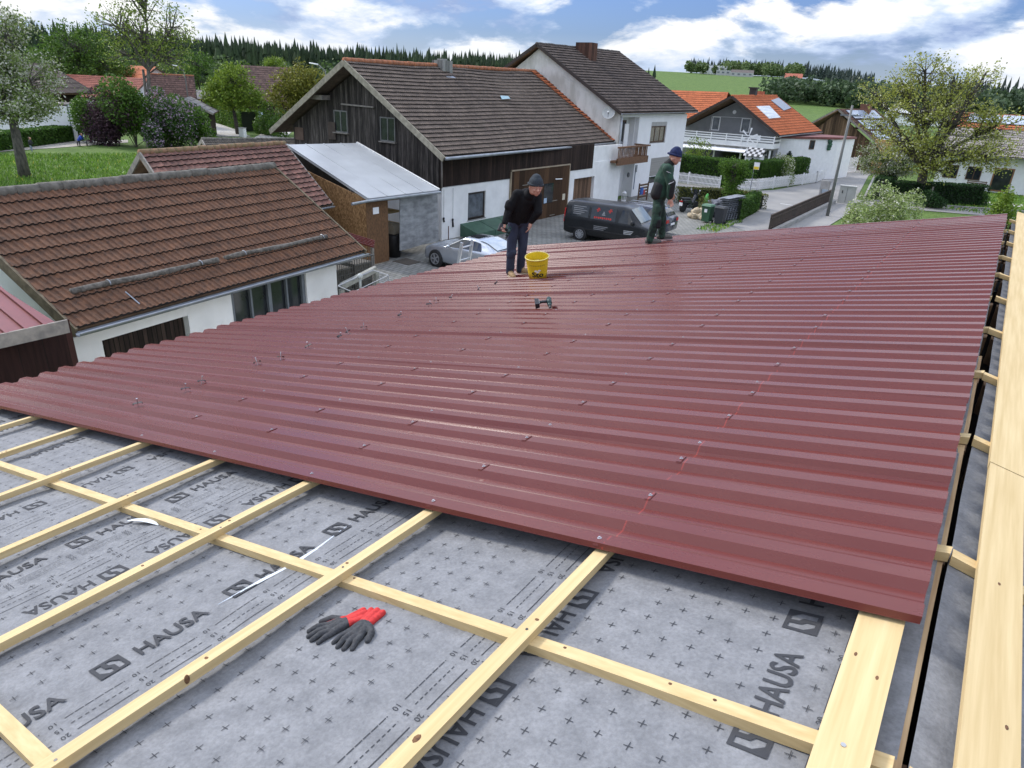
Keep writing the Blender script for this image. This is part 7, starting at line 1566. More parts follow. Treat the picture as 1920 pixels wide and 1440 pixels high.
for k in range(3): side_patch(vt, vant, 2.06 + .03 * k, 2.24 - .03 * k, .36 + .08 * k, .41 + .08 * k, vwh, 'white_emblem')
for k in range(3): side_patch(vt, vant, 1.70 , 2.45 - .1 * k, -.27 - k * .075, -.24 - k * .075, vwh, 'small_lettering', e=.004)
for k in range(3): side_patch(vt, vant, 3.30 , 3.80 - .05 * k, -.30 - k * .07, -.27 - k * .07, mat('letter_white', (.6, .6, .6), (.5, .5, .5), .5), 'small_lettering', e=.004)
for xx in (1.42, 2.88): mb = MB(); a, b = side_pt(vant, xx, -.6, -1, .003), side_pt(vant, xx, 0.0, -1, .003); mb.bar(a, b, .012, .006, (0, 1, 0)); mb.build('door_gap', blackm, vt)
mb = MB(); mb.bar((.3, -.985, .62), (4.4, -.975, .60), .025, .07); mb.build('rub_strip', toolb, vt)
for s_ in (-1, 1): mb = MB(); mb.sphere((3.72, s_ * 1.06, 1.22), .13, 10, 8, (.6, .6, 1)); mb.build('mirror', toolb, vt, True); mb = MB(); mb.hexa([(.005, s_ * .78, .85), (.005, s_ * .95, .85), (.06, s_ * .96, .85), (.06, s_ * .8, .85), (.02, s_ * .74, 1.5), (.02, s_ * .86, 1.5), (.07, s_ * .88, 1.5), (.07, s_ * .76, 1.5)]); mb.build('tail_light', mat('tail_red', (.45, .02, .02), (.35, .015, .015), .25), vt)
for s_ in (-1, 1): mb = MB(); mb.sphere((4.72, s_ * .68, .78), .14, 10, 8, (1, .8, .7)); mb.build('headlight', mat('lamp_clear', (.6, .62, .65), (.5, .5, .5), .15), vt, True)
# silver coupe, nose toward the barn
silt = [(0, .72, .70, .80, .55, .80, .42), (.12, .86, .84, .98, .6, 1.00, .32), (.75, .90, .88, .99, .62, 1.04, .26), (1.35, .92, .90, .97, .58, 1.27, .24), (1.95, .92, .91, .94, .60, 1.38, .22), (2.5, .92, .91, .92, .60, 1.37, .22), (3.35, .92, .90, .90, .66, .97, .22), (4.1, .90, .87, .84, .6, .845, .22), (4.5, .80, .78, .68, .5, .68, .22), (4.66, .62, .58, .52, .4, .52, .26)]
spaint = mat('silver_paint', (.46, .49, .53), (.40, .43, .47), .22, (2, 2, 2), metal=.55, coat=.5)
st_, _ = car('silver_coupe', 'silver coupe with dark sunroof parked nose to the annexe, half hidden by our roof', (-14.58, 21.9, 0), math.radians(178), silt, spaint, (.95, 3.78), .34,
             [('side_window', (1.42, 1.62), (3.25, 2.62), .10, .86, (-1, 1))])
cross_glass(st_, silt, 2.62, 3.30, mat('windscreen', (.16, .20, .22)), 'windscreen'); cross_glass(st_, silt, 1.95, 2.42, glassd, 'sunroof', .5); cross_glass(st_, silt, .85, 1.75, mat('rear_glass', (.45, .5, .55), (.35, .4, .45), .08), 'rear_window')
for s_ in (-1, 1): mb = MB(); mb.sphere((4.42, s_ * .66, .66), .12, 10, 8, (1.3, .7, .5)); mb.build('headlight', mat('lamp_clear', (.6, .62, .65)), st_, True); mb = MB(); mb.sphere((3.05, s_ * 1.0, .98), .09, 10, 8, (.9, .9, .7)); mb.build('mirror', spaint, st_, True)
# dark blue estate
blut = [(0, .74, .76, .92, .62, .94, .36), (.06, .86, .86, .98, .62, 1.02, .30), (.22, .89, .88, 1.0, .60, 1.25, .28), (.55, .90, .89, 1.0, .60, 1.44, .26), (1.6, .91, .90, .98, .60, 1.48, .24), (2.9, .91, .90, .96, .60, 1.44, .24), (3.65, .91, .89, .95, .66, .99, .24), (4.4, .86, .82, .84, .6, .85, .24), (4.72, .66, .62, .58, .4, .58, .28)]
bpaint = mat('blue_paint', (.012, .018, .045), (.009, .013, .034), .22, (2, 2, 2), coat=.6)
bt_, _ = car('blue_estate', 'dark blue estate car with roof rails and red tail lights, parked behind the van', (-13.95, 35.1, 0), math.radians(181), blut, bpaint, (.95, 3.85), .33,
             [('side_window', (.45, .75), (3.55, 2.95), .12, .82, (-1, 1))])
cross_glass(bt_, blut, .10, .42, glassd, 'rear_window', .2)
for s_ in (-1, 1):
    mb = MB(); mb.hexa([(-.015, s_ * .50, .78), (-.015, s_ * .80, .78), (.25, s_ * .92, .80), (.2, s_ * .6, .8), (.0, s_ * .50, .94), (.0, s_ * .80, .95), (.27, s_ * .915, .95), (.2, s_ * .6, .94)]); mb.build('tail_light', mat('tail_red', (.45, .02, .02)), bt_)
    mb = MB(); mb.tube([(.7, s_ * .60, 1.47), (.8, s_ * .60, 1.53), (2.7, s_ * .60, 1.52), (2.8, s_ * .60, 1.46)], .018, 6); mb.build('roof_rail', mat('alloy', (.55, .56, .58)), bt_)
mb = MB(); mb.box(-.03, -.012, -.26, .26, .62, .73); mb.build('number_plate', whitep, bt_)
# motorbike seen from behind
A_ = WZ(1274, 398, 0); mt = localthing('motorbike', 'black motor scooter with pale number plate parked by the low hedge', 'motorbike', (A_.x, A_.y, 0), math.radians(75))
mb = MB(); mb.tube([(0.3, -.07, .3), (.3, .07, .3)], .30, 20); mb.build('rear_wheel', blackm, mt); mb = MB(); mb.tube([(1.65, -.06, .3), (1.65, .06, .3)], .30, 20); mb.build('front_wheel', blackm, mt)
bk = mat('bike_black', (.018, .018, .02), (.012, .012, .013), .25, coat=.4)
organic('body', [((.25, 0, .7), .16, (.9, 0, .62), .17), ((.9, 0, .6), .15, (1.2, 0, .4), .14), ((1.2, 0, .45), .14, (1.5, 0, .95), .13), ((.1, 0, .75), .09, (.25, 0, .7), .15), ((.6, .12, .35), .1, (1.1, .1, .3), .1), ((.6, -.12, .35), .1, (1.1, -.1, .3), .1)], .03, bk, mt)
mb = MB(); mb.hexa([(.05, -.17, .84), (.95, -.15, .80), (.95, .15, .80), (.05, .17, .84), (.05, -.14, .93), (.95, -.1, .88), (.95, .1, .88), (.05, .14, .93)]); mb.build('seat', toolb, mt)
mb = MB(); mb.tube([(1.42, -.36, 1.12), (1.48, 0, 1.08), (1.42, .36, 1.12)], .022, 6); mb.build('handlebar', toolb, mt)
for s_ in (-1, 1): mb = MB(); mb.tube([(1.45, s_ * .25, 1.1), (1.4, s_ * .32, 1.3)], .01, 5); mb.sphere((1.4, s_ * .34, 1.33), .07, 8, 6, (.5, 1, .8)); mb.build('mirror', mat('mirror_pale', (.5, .5, .5), (.4, .4, .4), .1), mt)
mb = MB(); mb.box(-.0, .015, -.13, .13, .42, .62); mb.build('number_plate', whitep, mt); mb = MB(); mb.box(-.01, .04, -.11, .11, .66, .74); mb.build('tail_light', mat('tail_red', (.45, .02, .02)), mt)
mb = MB(); mb.hexa([(1.5, -.2, .75), (1.55, -.2, .75), (1.55, .2, .75), (1.5, .2, .75), (1.38, -.12, 1.4), (1.40, -.12, 1.4), (1.40, .12, 1.4), (1.38, .12, 1.4)]); mb.build('windshield', glassd, mt)

# ================================================================== YARD THINGS
def bin_(name, label, c, rz, col, lidc):
    t_ = localthing(name, label, 'waste bin', c, rz); mb = MB(); mb.hexa([(-.23, -.22, .08), (.23, -.22, .08), (.23, .22, .08), (-.23, .22, .08), (-.29, -.27, .98), (.29, -.27, .98), (.29, .29, .98), (-.29, .29, .98)]); mb.build('body', col, t_)
    mb = MB(); mb.hexa([(-.31, -.32, .981), (.31, -.32, .981), (.31, .34, .981), (-.31, .34, .981), (-.27, -.26, 1.09), (.27, -.26, 1.09), (.27, .28, 1.07), (-.27, .28, 1.07)]); mb.build('lid', lidc, t_)
    for s_ in (-1, 1): mb = MB(); mb.tube([(s_ * .24, .24, .1), (s_ * .3, .24, .1)], .1, 12); mb.build('wheel', blackm, t_)
    return t_
b1 = bin_('waste_bin', 'green wheelie bin with white sticker beside the light stones', WZ(1324, 417), math.radians(-8), mat('bin_green', (.035, .10, .05), (.025, .075, .04), .5), mat('bin_lid', (.09, .20, .12), (.07, .16, .1), .5)); mb = MB(); mb.box(-.1, .08, -.262, -.255, .62, .82); mb.build('sticker', whitep, b1)
bin_('waste_bin', 'dark grey wheelie bin right of the green one', WZ(1348, 421), math.radians(-5), mat('bin_grey', (.035, .038, .045), (.025, .028, .034), .5), mat('bin_lid_grey', (.05, .055, .06), (.04, .045, .05), .5))
sm_ = mat('limestone', (.55, .46, .32), (.38, .30, .20), .85, (4, 4, 4)); c_ = WZ(1300, 410)
for k, (dx, dy, dz, s_) in enumerate(((0, 0, 0, .3), (.35, .1, 0, .28), (-.3, .15, 0, .22), (.15, .35, 0, .3), (.05, .15, .3, .25), (.35, .3, .32, .26), (-.15, .3, .25, .2), (.5, .0, 0, .2))):
    mb = MB(); q = c_ + V((dx, dy, dz + s_ * .6)); mb.sphere(q, s_, 9, 7, (1, .9, .75)); mb.v = [tuple(V(v) + V((noise.noise(V(v) * 4), noise.noise(V(v) * 4 + V((5, 0, 0))), noise.noise(V(v) * 4 + V((0, 5, 0))))) * s_ * .45) for v in mb.v]
    tag(mb.build('stone', sm_), ['largest light stone at the front of the small heap by the green bin', 'pale stone right in front of the heap next to the green bin', 'small stone at the left of the heap', 'stone at the back of the light heap', 'stone lying on top in the middle of the light heap', 'tall top stone of the heap nearest the green bin', 'small stone on the left top of the heap', 'lowest small stone touching the green bin'][k], 'stone', 'light stones in a heap')
shrub('round_bush', 'round clipped reddish-green bush behind the light stones', c_ + V((.25, 1.2, -c_.z)), (.62, .62, 1.15), 3000, .06, mat_leaf('leaf_brownish', (.06, .075, .015)))
A_ = WZ(1352, 420); B_ = A_ + V((-.6, 2.6, 0)); A_ = V((-13.6, 41.6, 0)); B_ = V((-13.25, 44.2, 0))
t_ = thing('slatted_stack', 'stack of slats wrapped in dark and silver sheeting behind the bins', 'stack', A_); mb = MB(); d = (B_ - A_).normalized(); Ln = (B_ - A_).length
for k in range(11):
    z = .05 + k * .125; mb.bar(A_ + V((0, .3, z)), B_ + V((0, 0, z)), .5 + .05 * math.sin(k * 2), .07)
mb.build('slats', mat('slat_grey', (.10, .11, .125), (.04, .045, .05), .55, (3, 3, 14)), t_)
mb = MB()
for k in range(7):
    u = (k + .5) / 7; p0 = A_.lerp(B_, u) + V((.27, 0, .05)); mb.bar(p0, p0 + V((-.03, .55, 1.25)), .06, .02, V((1, 0, 0)))
mb.bar(A_ + V((0, .4, 1.4)), B_ + V((0, -.2, 1.45)), .6, .03); mb.build('sheeting', mat('sheet_silver', (.35, .37, .42), (.15, .16, .18), .35, (3, 3, 3)), t_)
c_ = V((-14.6, 43.6, 1.3)); mb = MB(); mb.sphere((-14.5, 43.4, .62), .62, 10, 8, (.9, .9, 1)); mb.v = [tuple(V(v) + V((noise.noise(V(v) * 3), noise.noise(V(v) * 3 + V((5, 0, 0))), noise.noise(V(v) * 3 + V((0, 5, 0))))) * .25) for v in mb.v]; tag(mb.build('covered_pile', mat('foil_grey', (.16, .165, .19), (.04, .04, .05), .35, (5, 5, 5))), 'lumpy pile under dark foil between the scooter and the slat stack', 'pile')
c_ = WZ(1314, 400); mb = MB(); mb.tube([c_ + V((0, .6, 0)), c_ + V((0, .6, .9)), c_ + V((.05, .6, 1.2))], [.12, .14, .05], 8); tag(mb.build('green_watering_can', mat('lime', (.12, .50, .10), (.1, .4, .08), .5)), 'bright lime green garden sprayer behind the round bush', 'sprayer')
# crates and scaffold parts at the end of the brown tiled shed
def crate(name, label, x0, y0, z0, L_, W_, H_, m_, group):
    t_ = thing(name, label, 'crate', (x0, y0, z0), 0, group); fr = MB(); r_ = .03
    for zz_ in (z0 + .12, z0 + H_ - r_):
        fr.box(x0, x0 + W_, y0, y0 + r_, zz_, zz_ + r_); fr.box(x0, x0 + W_, y0 + L_ - r_, y0 + L_, zz_, zz_ + r_); fr.box(x0, x0 + r_, y0 + r_, y0 + L_ - r_, zz_, zz_ + r_); fr.box(x0 + W_ - r_, x0 + W_, y0 + r_, y0 + L_ - r_, zz_, zz_ + r_)
    for k in range(9):
        y = y0 + (L_ - .02) * k / 8; fr.box(x0 + W_ - .012, x0 + W_ + .002, y, y + .014, z0, z0 + H_ - .001)
        x = x0 + (W_ - .02) * k / 8; fr.box(x, x + .014, y0 - .002, y0 + .012, z0, z0 + H_ - .001)
    for k in range(5):
        z = z0 + .2 + k * (H_ - .25) / 5; fr.box(x0 + W_ - .01, x0 + W_ + .004, y0, y0 + L_, z, z + .012)
    fr.build('frame', m_, t_); mb = MB(); mb.box(x0 + .05, x0 + W_ - .05, y0 + .05, y0 + L_ - .05, z0 + .14, z0 + H_ * .82); mb.build('contents', mat('roof_tile_pack', (.13, .115, .095), (.06, .055, .045), .9, (4, 24, 10)), t_)
    mb = MB(); 
    for k in range(3): mb.box(x0, x0 + W_, y0 + (L_ - .1) * k / 2, y0 + (L_ - .1) * k / 2 + .1, z0, z0 + .115)
    mb.build('pallet', oldw, t_)
cgm = mat('crate_grey', (.10, .10, .09), (.05, .05, .045), .7, (9, 9, 9))
crate('wire_crate', 'upper wire crate of the stack at the shed end', -14.9, 12.05, 1.42, .62, .85, 1.0, cgm, 'wire crates at the shed end')
crate('wire_crate', 'lower wire crate of the stack at the shed end', -14.9, 12.05, .36, .62, .85, 1.02, cgm, 'wire crates at the shed end')
crate('wire_crate', 'wire crate set further back right of the stacked ones', -15.2, 13.05, 1.3, .75, .8, 1.05, cgm, 'wire crates at the shed end'); mb = MB(); mb.box(-15.2, -14.4, 13.05, 13.8, 0, 1.298); tag(mb.build('tile_pallet', mat('roof_tile_pack', (.13, .115, .095))), 'packed block of old tiles under the right wire crate', 'pallet'); mb = MB(); mb.box(-14.9, -14.05, 12.05, 12.67, 0, .358); tag(mb.build('tile_pallet', mat('roof_tile_pack', (.13, .115, .095))), 'low packed block under the stacked wire crates', 'pallet')
# small red sheet roof behind the shed end
q = [WZ(655, 440, 2.55), WZ(702, 455, 2.45), WZ(690, 462, 2.4), WZ(640, 445, 2.5)]
mb = MB(); a0 = WZ(650, 442, 2.6); a1 = WZ(702, 458, 2.35); d = V((a1.x - a0.x, a1.y - a0.y, 0)).normalized(); sdd = V((-d.y, d.x, 0))
for k in range(5):
    o = sdd * (-.5 + k * .2); mb.hexa([a0 + o - V((0, 0, .01)), a1 + o - V((0, 0, .01)), a1 + o + sdd * .19 - V((0, 0, .01)), a0 + o + sdd * .19 - V((0, 0, .01)), a0 + o + V((0, 0, .012)), a1 + o + V((0, 0, .012)), a1 + o + sdd * .19 + V((0, 0, .0)), a0 + o + sdd * .19]); mb.bar(a0 + o + V((0, 0, .03)), a1 + o + V((0, 0, .03)), .04, .04)
t_ = thing('small_canopy', 'small canopy of red metal sheet behind the end of the brown tiled roof', 'canopy', (a0.x, a0.y, 0)); mb.build('roof', redm, t_); mb = MB(); mb.bar((a0.x, a0.y, 0), (a0.x, a0.y, 2.55), .08, .08); mb.bar((a1.x - .1, a1.y, 0), (a1.x - .1, a1.y, 2.3), .08, .08); mb.build('post', oldw, t_)
alu = mat('aluminium', (.62, .64, .66), (.5, .52, .54), .35, (6, 6, 6), metal=.6)
# boards and aluminium rails leaning by our eave
gm_ = mat('grey_beam', (.30, .30, .26), (.18, .18, .16), .8, (6, 6, 6))
A_, B_ = WX(640, 537, -12.6), WX(705, 504, -12.4); mb = MB(); mb.bar(A_, B_, .12, .14); mb.bar(A_ + V((0, 0, -.07)), A_ + V((0, 0, -A_.z)), .1, .1); mb.bar(B_ + V((0, 0, -.07)), B_ + V((0, 0, -B_.z)), .1, .1, V((0, 1, 0))); tag(mb.build('timber_trestle', gm_), 'grey timber trestle beam between the crates and our eave', 'trestle')
A_, B_ = WX(662, 548, -11.6), WX(728, 516, -11.4); t_ = thing('aluminium_platform', 'aluminium work platform rail sticking up behind our eave', 'platform', A_); mb = MB(); mb.tube([A_ + V((0, 0, -A_.z)), A_, B_, B_ + V((0, 0, -B_.z))], .018, 6); mb.tube([A_ - V((0, 0, .12)), B_ - V((0, 0, .12))], .013, 6); mb.tube([A_ + V((-.5, 0, .05)), B_ + V((-.5, 0, .03))], .018, 6); mb.tube([A_ + V((-.5, 0, .05)), A_], .013, 6); mb.tube([B_ + V((-.5, 0, .03)), B_], .013, 6); mb.build('rail', mat('dull_alu', (.30, .31, .32), (.22, .23, .24), .5), t_)
c_ = WX(675, 518, -11.9); mb = MB(); mb.sphere(c_, .07, 10, 8); mb.tube([c_, (c_.x, c_.y, .5)], .03, 6); tag(mb.build('pump_head', mat('pump_pale', (.4, .42, .4), (.25, .27, .25), .5)), 'small pale round fitting on a dark stand behind our eave', 'fitting')
# ladder against the eave
L0, L1 = WX(862, 490, -9.35), WX(866, 455, -9.25); R0_, R1_ = WX(880, 483, -9.35), WX(886, 450, -9.25); t_ = thing('ladder', 'aluminium ladder head reaching above the eave in front of the silver car', 'ladder', (L0.x, L0.y, 0))
dn = V((-1.6, 0, 0))
for (a, b) in ((L0, L1), (R0_, R1_)):
    mb = MB(); dirv = (b - a); dirv = V((.20, dirv.y * .3, 1)).normalized(); foot = b - dirv * (b.z / dirv.z); mb.bar(foot, b, .07, .03, V((0, 1, 0))); mb.build('stile', alu, t_)
mb = MB(); fA = L1 - V((.20, 0, 1)).normalized() * (L1.z / V((.20, 0, 1)).normalized().z); fB = R1_ - V((.20, 0, 1)).normalized() * (R1_.z / V((.20, 0, 1)).normalized().z); nR = 13
for k in range(nR): u = (k + .6) / nR; mb.tube([fA.lerp(L1, u), fB.lerp(R1_, u)], .017, 6)
mb.build('rungs', alu, t_)
# two children far on the meadow path
def child_fig(label, c, jac, tro, lean, cyc=False):
    t_ = localthing('person', label, 'person', c, math.radians(40))
    organic('body', [((-.02, .07, .06), .05, (0, .07, .33), .055), ((0, .07, .33), .055, (0, .06, .58), .075), ((.06, -.07, .06), .05, (.03, -.07, .33), .055), ((.03, -.07, .33), .055, (0, -.06, .58), .075), ((0, 0, .58), .12, (lean, 0, .88), .12), ((lean, 0, .88), .06, (lean * 1.3, 0, 1.0), .05)], .03, mat(*tro), t_)
    organic('jacket', [((0, 0, .58), .135, (lean, 0, .88), .14), ((lean, .13, .88), .055, (lean + .12, .19, .66), .045), ((lean, -.13, .88), .055, (lean + .14, -.19, .66), .045)], .03, mat(*jac), t_)
    organic('head', [((lean * 1.4, 0, 1.06), .095, (lean * 1.4, 0, 1.10), .10)], .025, mat('skin', (.52, .28, .20), (.46, .24, .17), .6), t_)
    organic('hair', [((lean * 1.4 - .02, 0, 1.10), .105, (lean * 1.4 - .03, 0, 1.12), .10)], .025, mat('hair_brown', (.09, .05, .03), (.06, .035, .02), .7), t_)
    return t_
child_fig('small far person in dark jacket and pale blue trousers walking on the meadow path', WZ(60, 285), ('jacket_dark', (.03, .03, .035), (.02, .02, .022), .8), ('trousers_pale', (.22, .27, .33), (.16, .2, .25), .8), .04)
child_fig('small far person in a bright blue jacket bending forward on the meadow path', WZ(150, 275), ('jacket_blue', (.02, .06, .42), (.015, .045, .32), .7), ('trousers_dark', (.03, .035, .05), (.02, .025, .035), .8), .22)
c_ = WZ(163, 274); mb = MB(); mb.tube([c_ + V((0, 0, .28)), c_ + V((.03, .06, .28))], .28, 16); mb.tube([c_ + V((-.5, -.6, .25)), c_ + V((-.47, -.54, .25))], .25, 16); mb.tube([c_ + V((0, 0, .3)), c_ + V((-.25, -.3, .5)), c_ + V((-.5, -.6, .3))], .03, 6); tag(mb.build('bicycle', blackm), 'small dark bicycle beside the person in blue', 'bicycle')

# ================================================================== THE TWO ROOFERS
skin = mat('skin', (.52, .28, .20), (.46, .24, .17), .6)
def figure(label, foot_world, rz, J, mats, build_hat=True):
    """J: joint dictionary in local metres (x = facing right in the picture, y = away, z up)"""
    t_ = localthing('person', label, 'person', foot_world, rz); return t_
def hand(t_, wrist, dirv, palm_n, curl, name='hand', s=1.0, parent=None):
    """palm with four fingers and a thumb, one continuous skin"""
    d = V(dirv).normalized(); n_ = V(palm_n); n_ = (n_ - d * n_.dot(d)).normalized(); sd_ = d.cross(n_); w = V(wrist)
    caps = [(w, .028 * s, w + d * .045 * s, .030 * s), (w + d * .045 * s + sd_ * .02 * s, .022 * s, w + d * .085 * s + sd_ * .024 * s, .019 * s), (w + d * .045 * s - sd_ * .02 * s, .022 * s, w + d * .085 * s - sd_ * .024 * s, .018 * s), (w + d * .05 * s, .024 * s, w + d * .088 * s, .02 * s)]
    for i, (o, ln) in enumerate(((.030, .070), (.011, .078), (-.010, .073), (-.029, .058))):
        b0 = w + d * .088 * s + sd_ * o * s; a1 = curl * .9; a2 = curl * 1.9
        m1 = b0 + (d * math.cos(a1) + n_ * math.sin(a1)) * ln * .5 * s; m2 = m1 + (d * math.cos(a2) + n_ * math.sin(a2)) * ln * .5 * s
        caps += [(b0, .0095 * s, m1, .009 * s), (m1, .009 * s, m2, .0078 * s)]
    tb_ = w + d * .035 * s + sd_ * .03 * s; m1 = tb_ + (d * .6 + sd_ * .6 + n_ * .35) .normalized() * .04 * s; m2 = m1 + (d * .75 + sd_ * .1 + n_ * .55).normalized() * .03 * s
    caps += [(tb_, .014 * s, m1, .011 * s), (m1, .011 * s, m2, .009 * s)]
    return organic(name, caps, .0055, skin, parent or t_, 2)
def head(t_, c, face, up, hat, hatcol_name, s=1.0, hair=None, fold=True):
    """c centre of the skull, face = direction of the nose, up = crown direction"""
    f = V(face).normalized(); u = V(up); u = (u - f * u.dot(f)).normalized(); r = f.cross(u); c = V(c); Q = lambda a, b, d_: c + (f * a + r * b + u * d_) * s
    caps = [(Q(-.02, 0, .02), .092 * s, Q(.015, 0, .03), .088 * s), (Q(.01, .0, -.02), .078 * s, Q(.035, 0, -.055), .060 * s), (Q(.045, 0, -.075), .042 * s, Q(.055, 0, -.088), .030 * s), (Q(-.02, .045, -.04), .045 * s, Q(.03, .032, -.07), .034 * s), (Q(-.02, -.045, -.04), .045 * s, Q(.03, -.032, -.07), .034 * s),
            (Q(.088, 0, .005), .012 * s, Q(.108, 0, -.026), .0145 * s), (Q(.094, .012, -.030), .009 * s, Q(.094, -.012, -.030), .009 * s), (Q(.082, .03, .022), .013 * s, Q(.082, -.03, .022), .013 * s), (Q(.070, .038, -.025), .022 * s, Q(.062, .04, -.04), .02 * s), (Q(.070, -.038, -.025), .022 * s, Q(.062, -.04, -.04), .02 * s),
            (Q(.084, .018, -.056), .008 * s, Q(.084, -.018, -.056), .008 * s), (Q(.082, .015, -.068), .008 * s, Q(.082, -.015, -.068), .008 * s),
            (Q(-.005, .088, .01), .014 * s, Q(-.002, .092, -.03), .011 * s), (Q(-.005, -.088, .01), .014 * s, Q(-.002, -.092, -.03), .011 * s)]
    h_ = organic('head', caps, .006, skin, t_, 2)
    for sgn in (-1, 1):
        mb = MB(); mb.sphere(Q(.0805, sgn * .033, .003), .0115 * s, 10, 8, (1, 1, .8)); e_o = mb.build('eye', mat('eye_white', (.6, .58, .55), (.5, .48, .45), .3), h_, True)
        mb = MB(); mb.sphere(Q(.088, sgn * .033, .002), .0062 * s, 8, 6); mb.build('iris', mat('iris', (.04, .05, .06), (.03, .03, .04), .2), h_, True)
        mb = MB(); mb.tube([Q(.092, sgn * .014, .020), Q(.090, sgn * .034, .025), Q(.076, sgn * .052, .020)], [.004 * s, .005 * s, .003 * s], 6); mb.build('eyebrow', mat('brow', (.12, .09, .07), (.09, .07, .05), .8), h_)
    mb = MB(); mb.tube([Q(.084, .026, -.061), Q(.092, 0, -.063), Q(.084, -.026, -.061)], [.0025 * s, .0035 * s, .0025 * s], 6); mb.build('mouth', mat('mouth', (.20, .06, .05), (.16, .05, .04), .6), h_)
    hm = mat(*hat)
    caps = [(Q(-.03, 0, .055), .100 * s, Q(.004, 0, .060), .097 * s), (Q(-.03, 0, .10), .078 * s, Q(-.015, 0, .11), .07 * s), (Q(-.065, 0, .02), .055 * s, Q(-.06, 0, .04), .06 * s)]
    ht = organic('beanie', caps, .008, hm, t_, 3)
    if fold:
        mb = MB(); pts = [Q(-.025 + .112 * math.cos(a), .102 * math.sin(a), .030 + .016 * math.cos(a)) for a in np.linspace(0, 2 * math.pi, 25)]; mb.tube(pts, .019 * s, 8, False); mb.build('brim', hm, ht, True)
# --- man in black: local x = right in the picture
rx = V((CAMR[0][0], CAMR[0][1], 0)).normalized(); RZ = math.atan2(rx.y, rx.x)
def roof_z(x, y): return 5.5 + .2177587 * x
p0 = V((-6.17, 9.04, 0)); p0.z = roof_z(p0.x, p0.y) + .002
P1 = localthing('person', 'man in black sweater, jeans and dark beanie stooping on the roof, holding a cordless driver', 'person', p0, RZ); P1.rotation_euler = (0, -.035, RZ)
jean = mat('jeans', (.030, .042, .075), (.016, .022, .042), .85, (9, 9, 5), bmp=.4, bd=.02); jeanw = mat('denim_worn', (.10, .125, .18), (.05, .07, .11), .85, (9, 9, 9))
swt = mat('black_sweater', (.012, .012, .013), (.007, .007, .008), .9, (14, 14, 14), bmp=.4, bd=.01, spec=.2)
def zr(lx, ly):  # roof height relative to the origin at a local offset
    w = p0 + V((math.cos(RZ) * lx - math.sin(RZ) * ly, math.sin(RZ) * lx + math.cos(RZ) * ly, 0)); return roof_z(w.x, w.y) + .0 - p0.z
fl, fr_ = zr(-.07, 0), zr(.13, .14)
HIPL, HIPR = V((-.03, -.01, .86)), V((.13, .03, .86)); KL, KR = V((-.06, -.03, .45)), V((.12, .05, .46)); AL, AR_ = V((-.08, .02, fl + .10)), V((.09, .12, fr_ + .10))
organic('trousers', [(HIPL, .098, KL, .078), (KL, .078, AL, .066), (AL, .066, AL + V((0, 0, -.03)), .067), (HIPR, .098, KR, .078), (KR, .078, AR_, .066), (AR_, .066, AR_ + V((0, 0, -.03)), .066), ((.05, .01, .90), .125, (.06, 0, .98), .12), ((.0, -.0, .88), .11, (.1, .02, .88), .11), (KL + V((.02, -.02, -.05)), .07, KL + V((-.01, .0, -.1)), .075), (AL + V((.01, -.01, .06)), .070, AL + V((0, 0, .10)), .062), (AR_ + V((.01, -.01, .06)), .070, AR_ + V((0, 0, .10)), .062)], .010, jean, P1, 3)
# body (neck and shoulders under the sweater) as a continuous mesh
SHL, SHR = V((.02, -.18, 1.32)), V((.33, -.08, 1.29)); EL, ER = V((-.11, -.20, 1.08)), V((.35, -.22, 1.06)); WL, WR_ = V((-.17, -.30, .885)), V((.24, -.16, .885))
NK = V((.215, -.24, 1.365)); HD = V((.30, -.34, 1.46))
organic('body', [((.05, .01, .92), .11, (.10, -.04, 1.15), .12), ((.10, -.04, 1.12), .12, (.18, -.13, 1.28), .12), (NK, .062, HD + V((-.02, .03, -.05)), .058), (SHL, .05, EL, .042), (EL, .042, WL, .03), (SHR, .05, ER, .042), (ER, .042, WR_, .03), (SHL, .06, SHR, .06)], .012, skin, P1, 3)
organic('sweater', [((.04, .02, .92), .145, (.09, -.03, 1.10), .165), ((-.02, .0, .92), .12, (.02, -.06, 1.10), .135), ((.11, .02, .92), .12, (.18, .0, 1.10), .135), ((.09, -.03, 1.10), .165, (.17, -.12, 1.26), .150), ((.02, -.06, 1.10), .135, SHL + V((.05, .03, -.04)), .10), ((.18, .0, 1.10), .135, SHR + V((-.05, .0, -.04)), .10), (SHL, .082, SHR, .082), (SHL, .078, EL, .063), (EL, .063, WL + V((.005, .01, .03)), .050), (SHR, .078, ER, .063), (ER, .063, WR_ + V((.01, -.0, .03)), .048), (NK + V((-.01, .01, -.04)), .085, NK + V((.01, -.015, .015)), .066), (EL + V((0, -.01, .06)), .067, EL + V((.01, 0, .1)), .066)], .010, swt, P1, 2)
head(P1, HD, (.30, -.93, -.22), (.12, -.20, 1), ('beanie_dark', (.035, .045, .055), (.02, .027, .033), .95, (40, 40, 40)), '', 1.05)
mb = MB(); mb.box(.26, .29, -.25, -.245, 1.24, 1.25); 
hand(P1, WL + V((0, -.005, -.0)), (-.25, -.25, -.8), (.5, -.7, 0), .95)
hand(P1, WR_ + V((0, 0, 0)), (-.25, -.1, -.9), (-.8, .1, 0), .35)
shoe = mat('shoe_tan', (.36, .24, .12), (.26, .17, .085), .8, (12, 12, 12)); sole = mat('sole', (.5, .42, .30), (.4, .33, .24), .8)
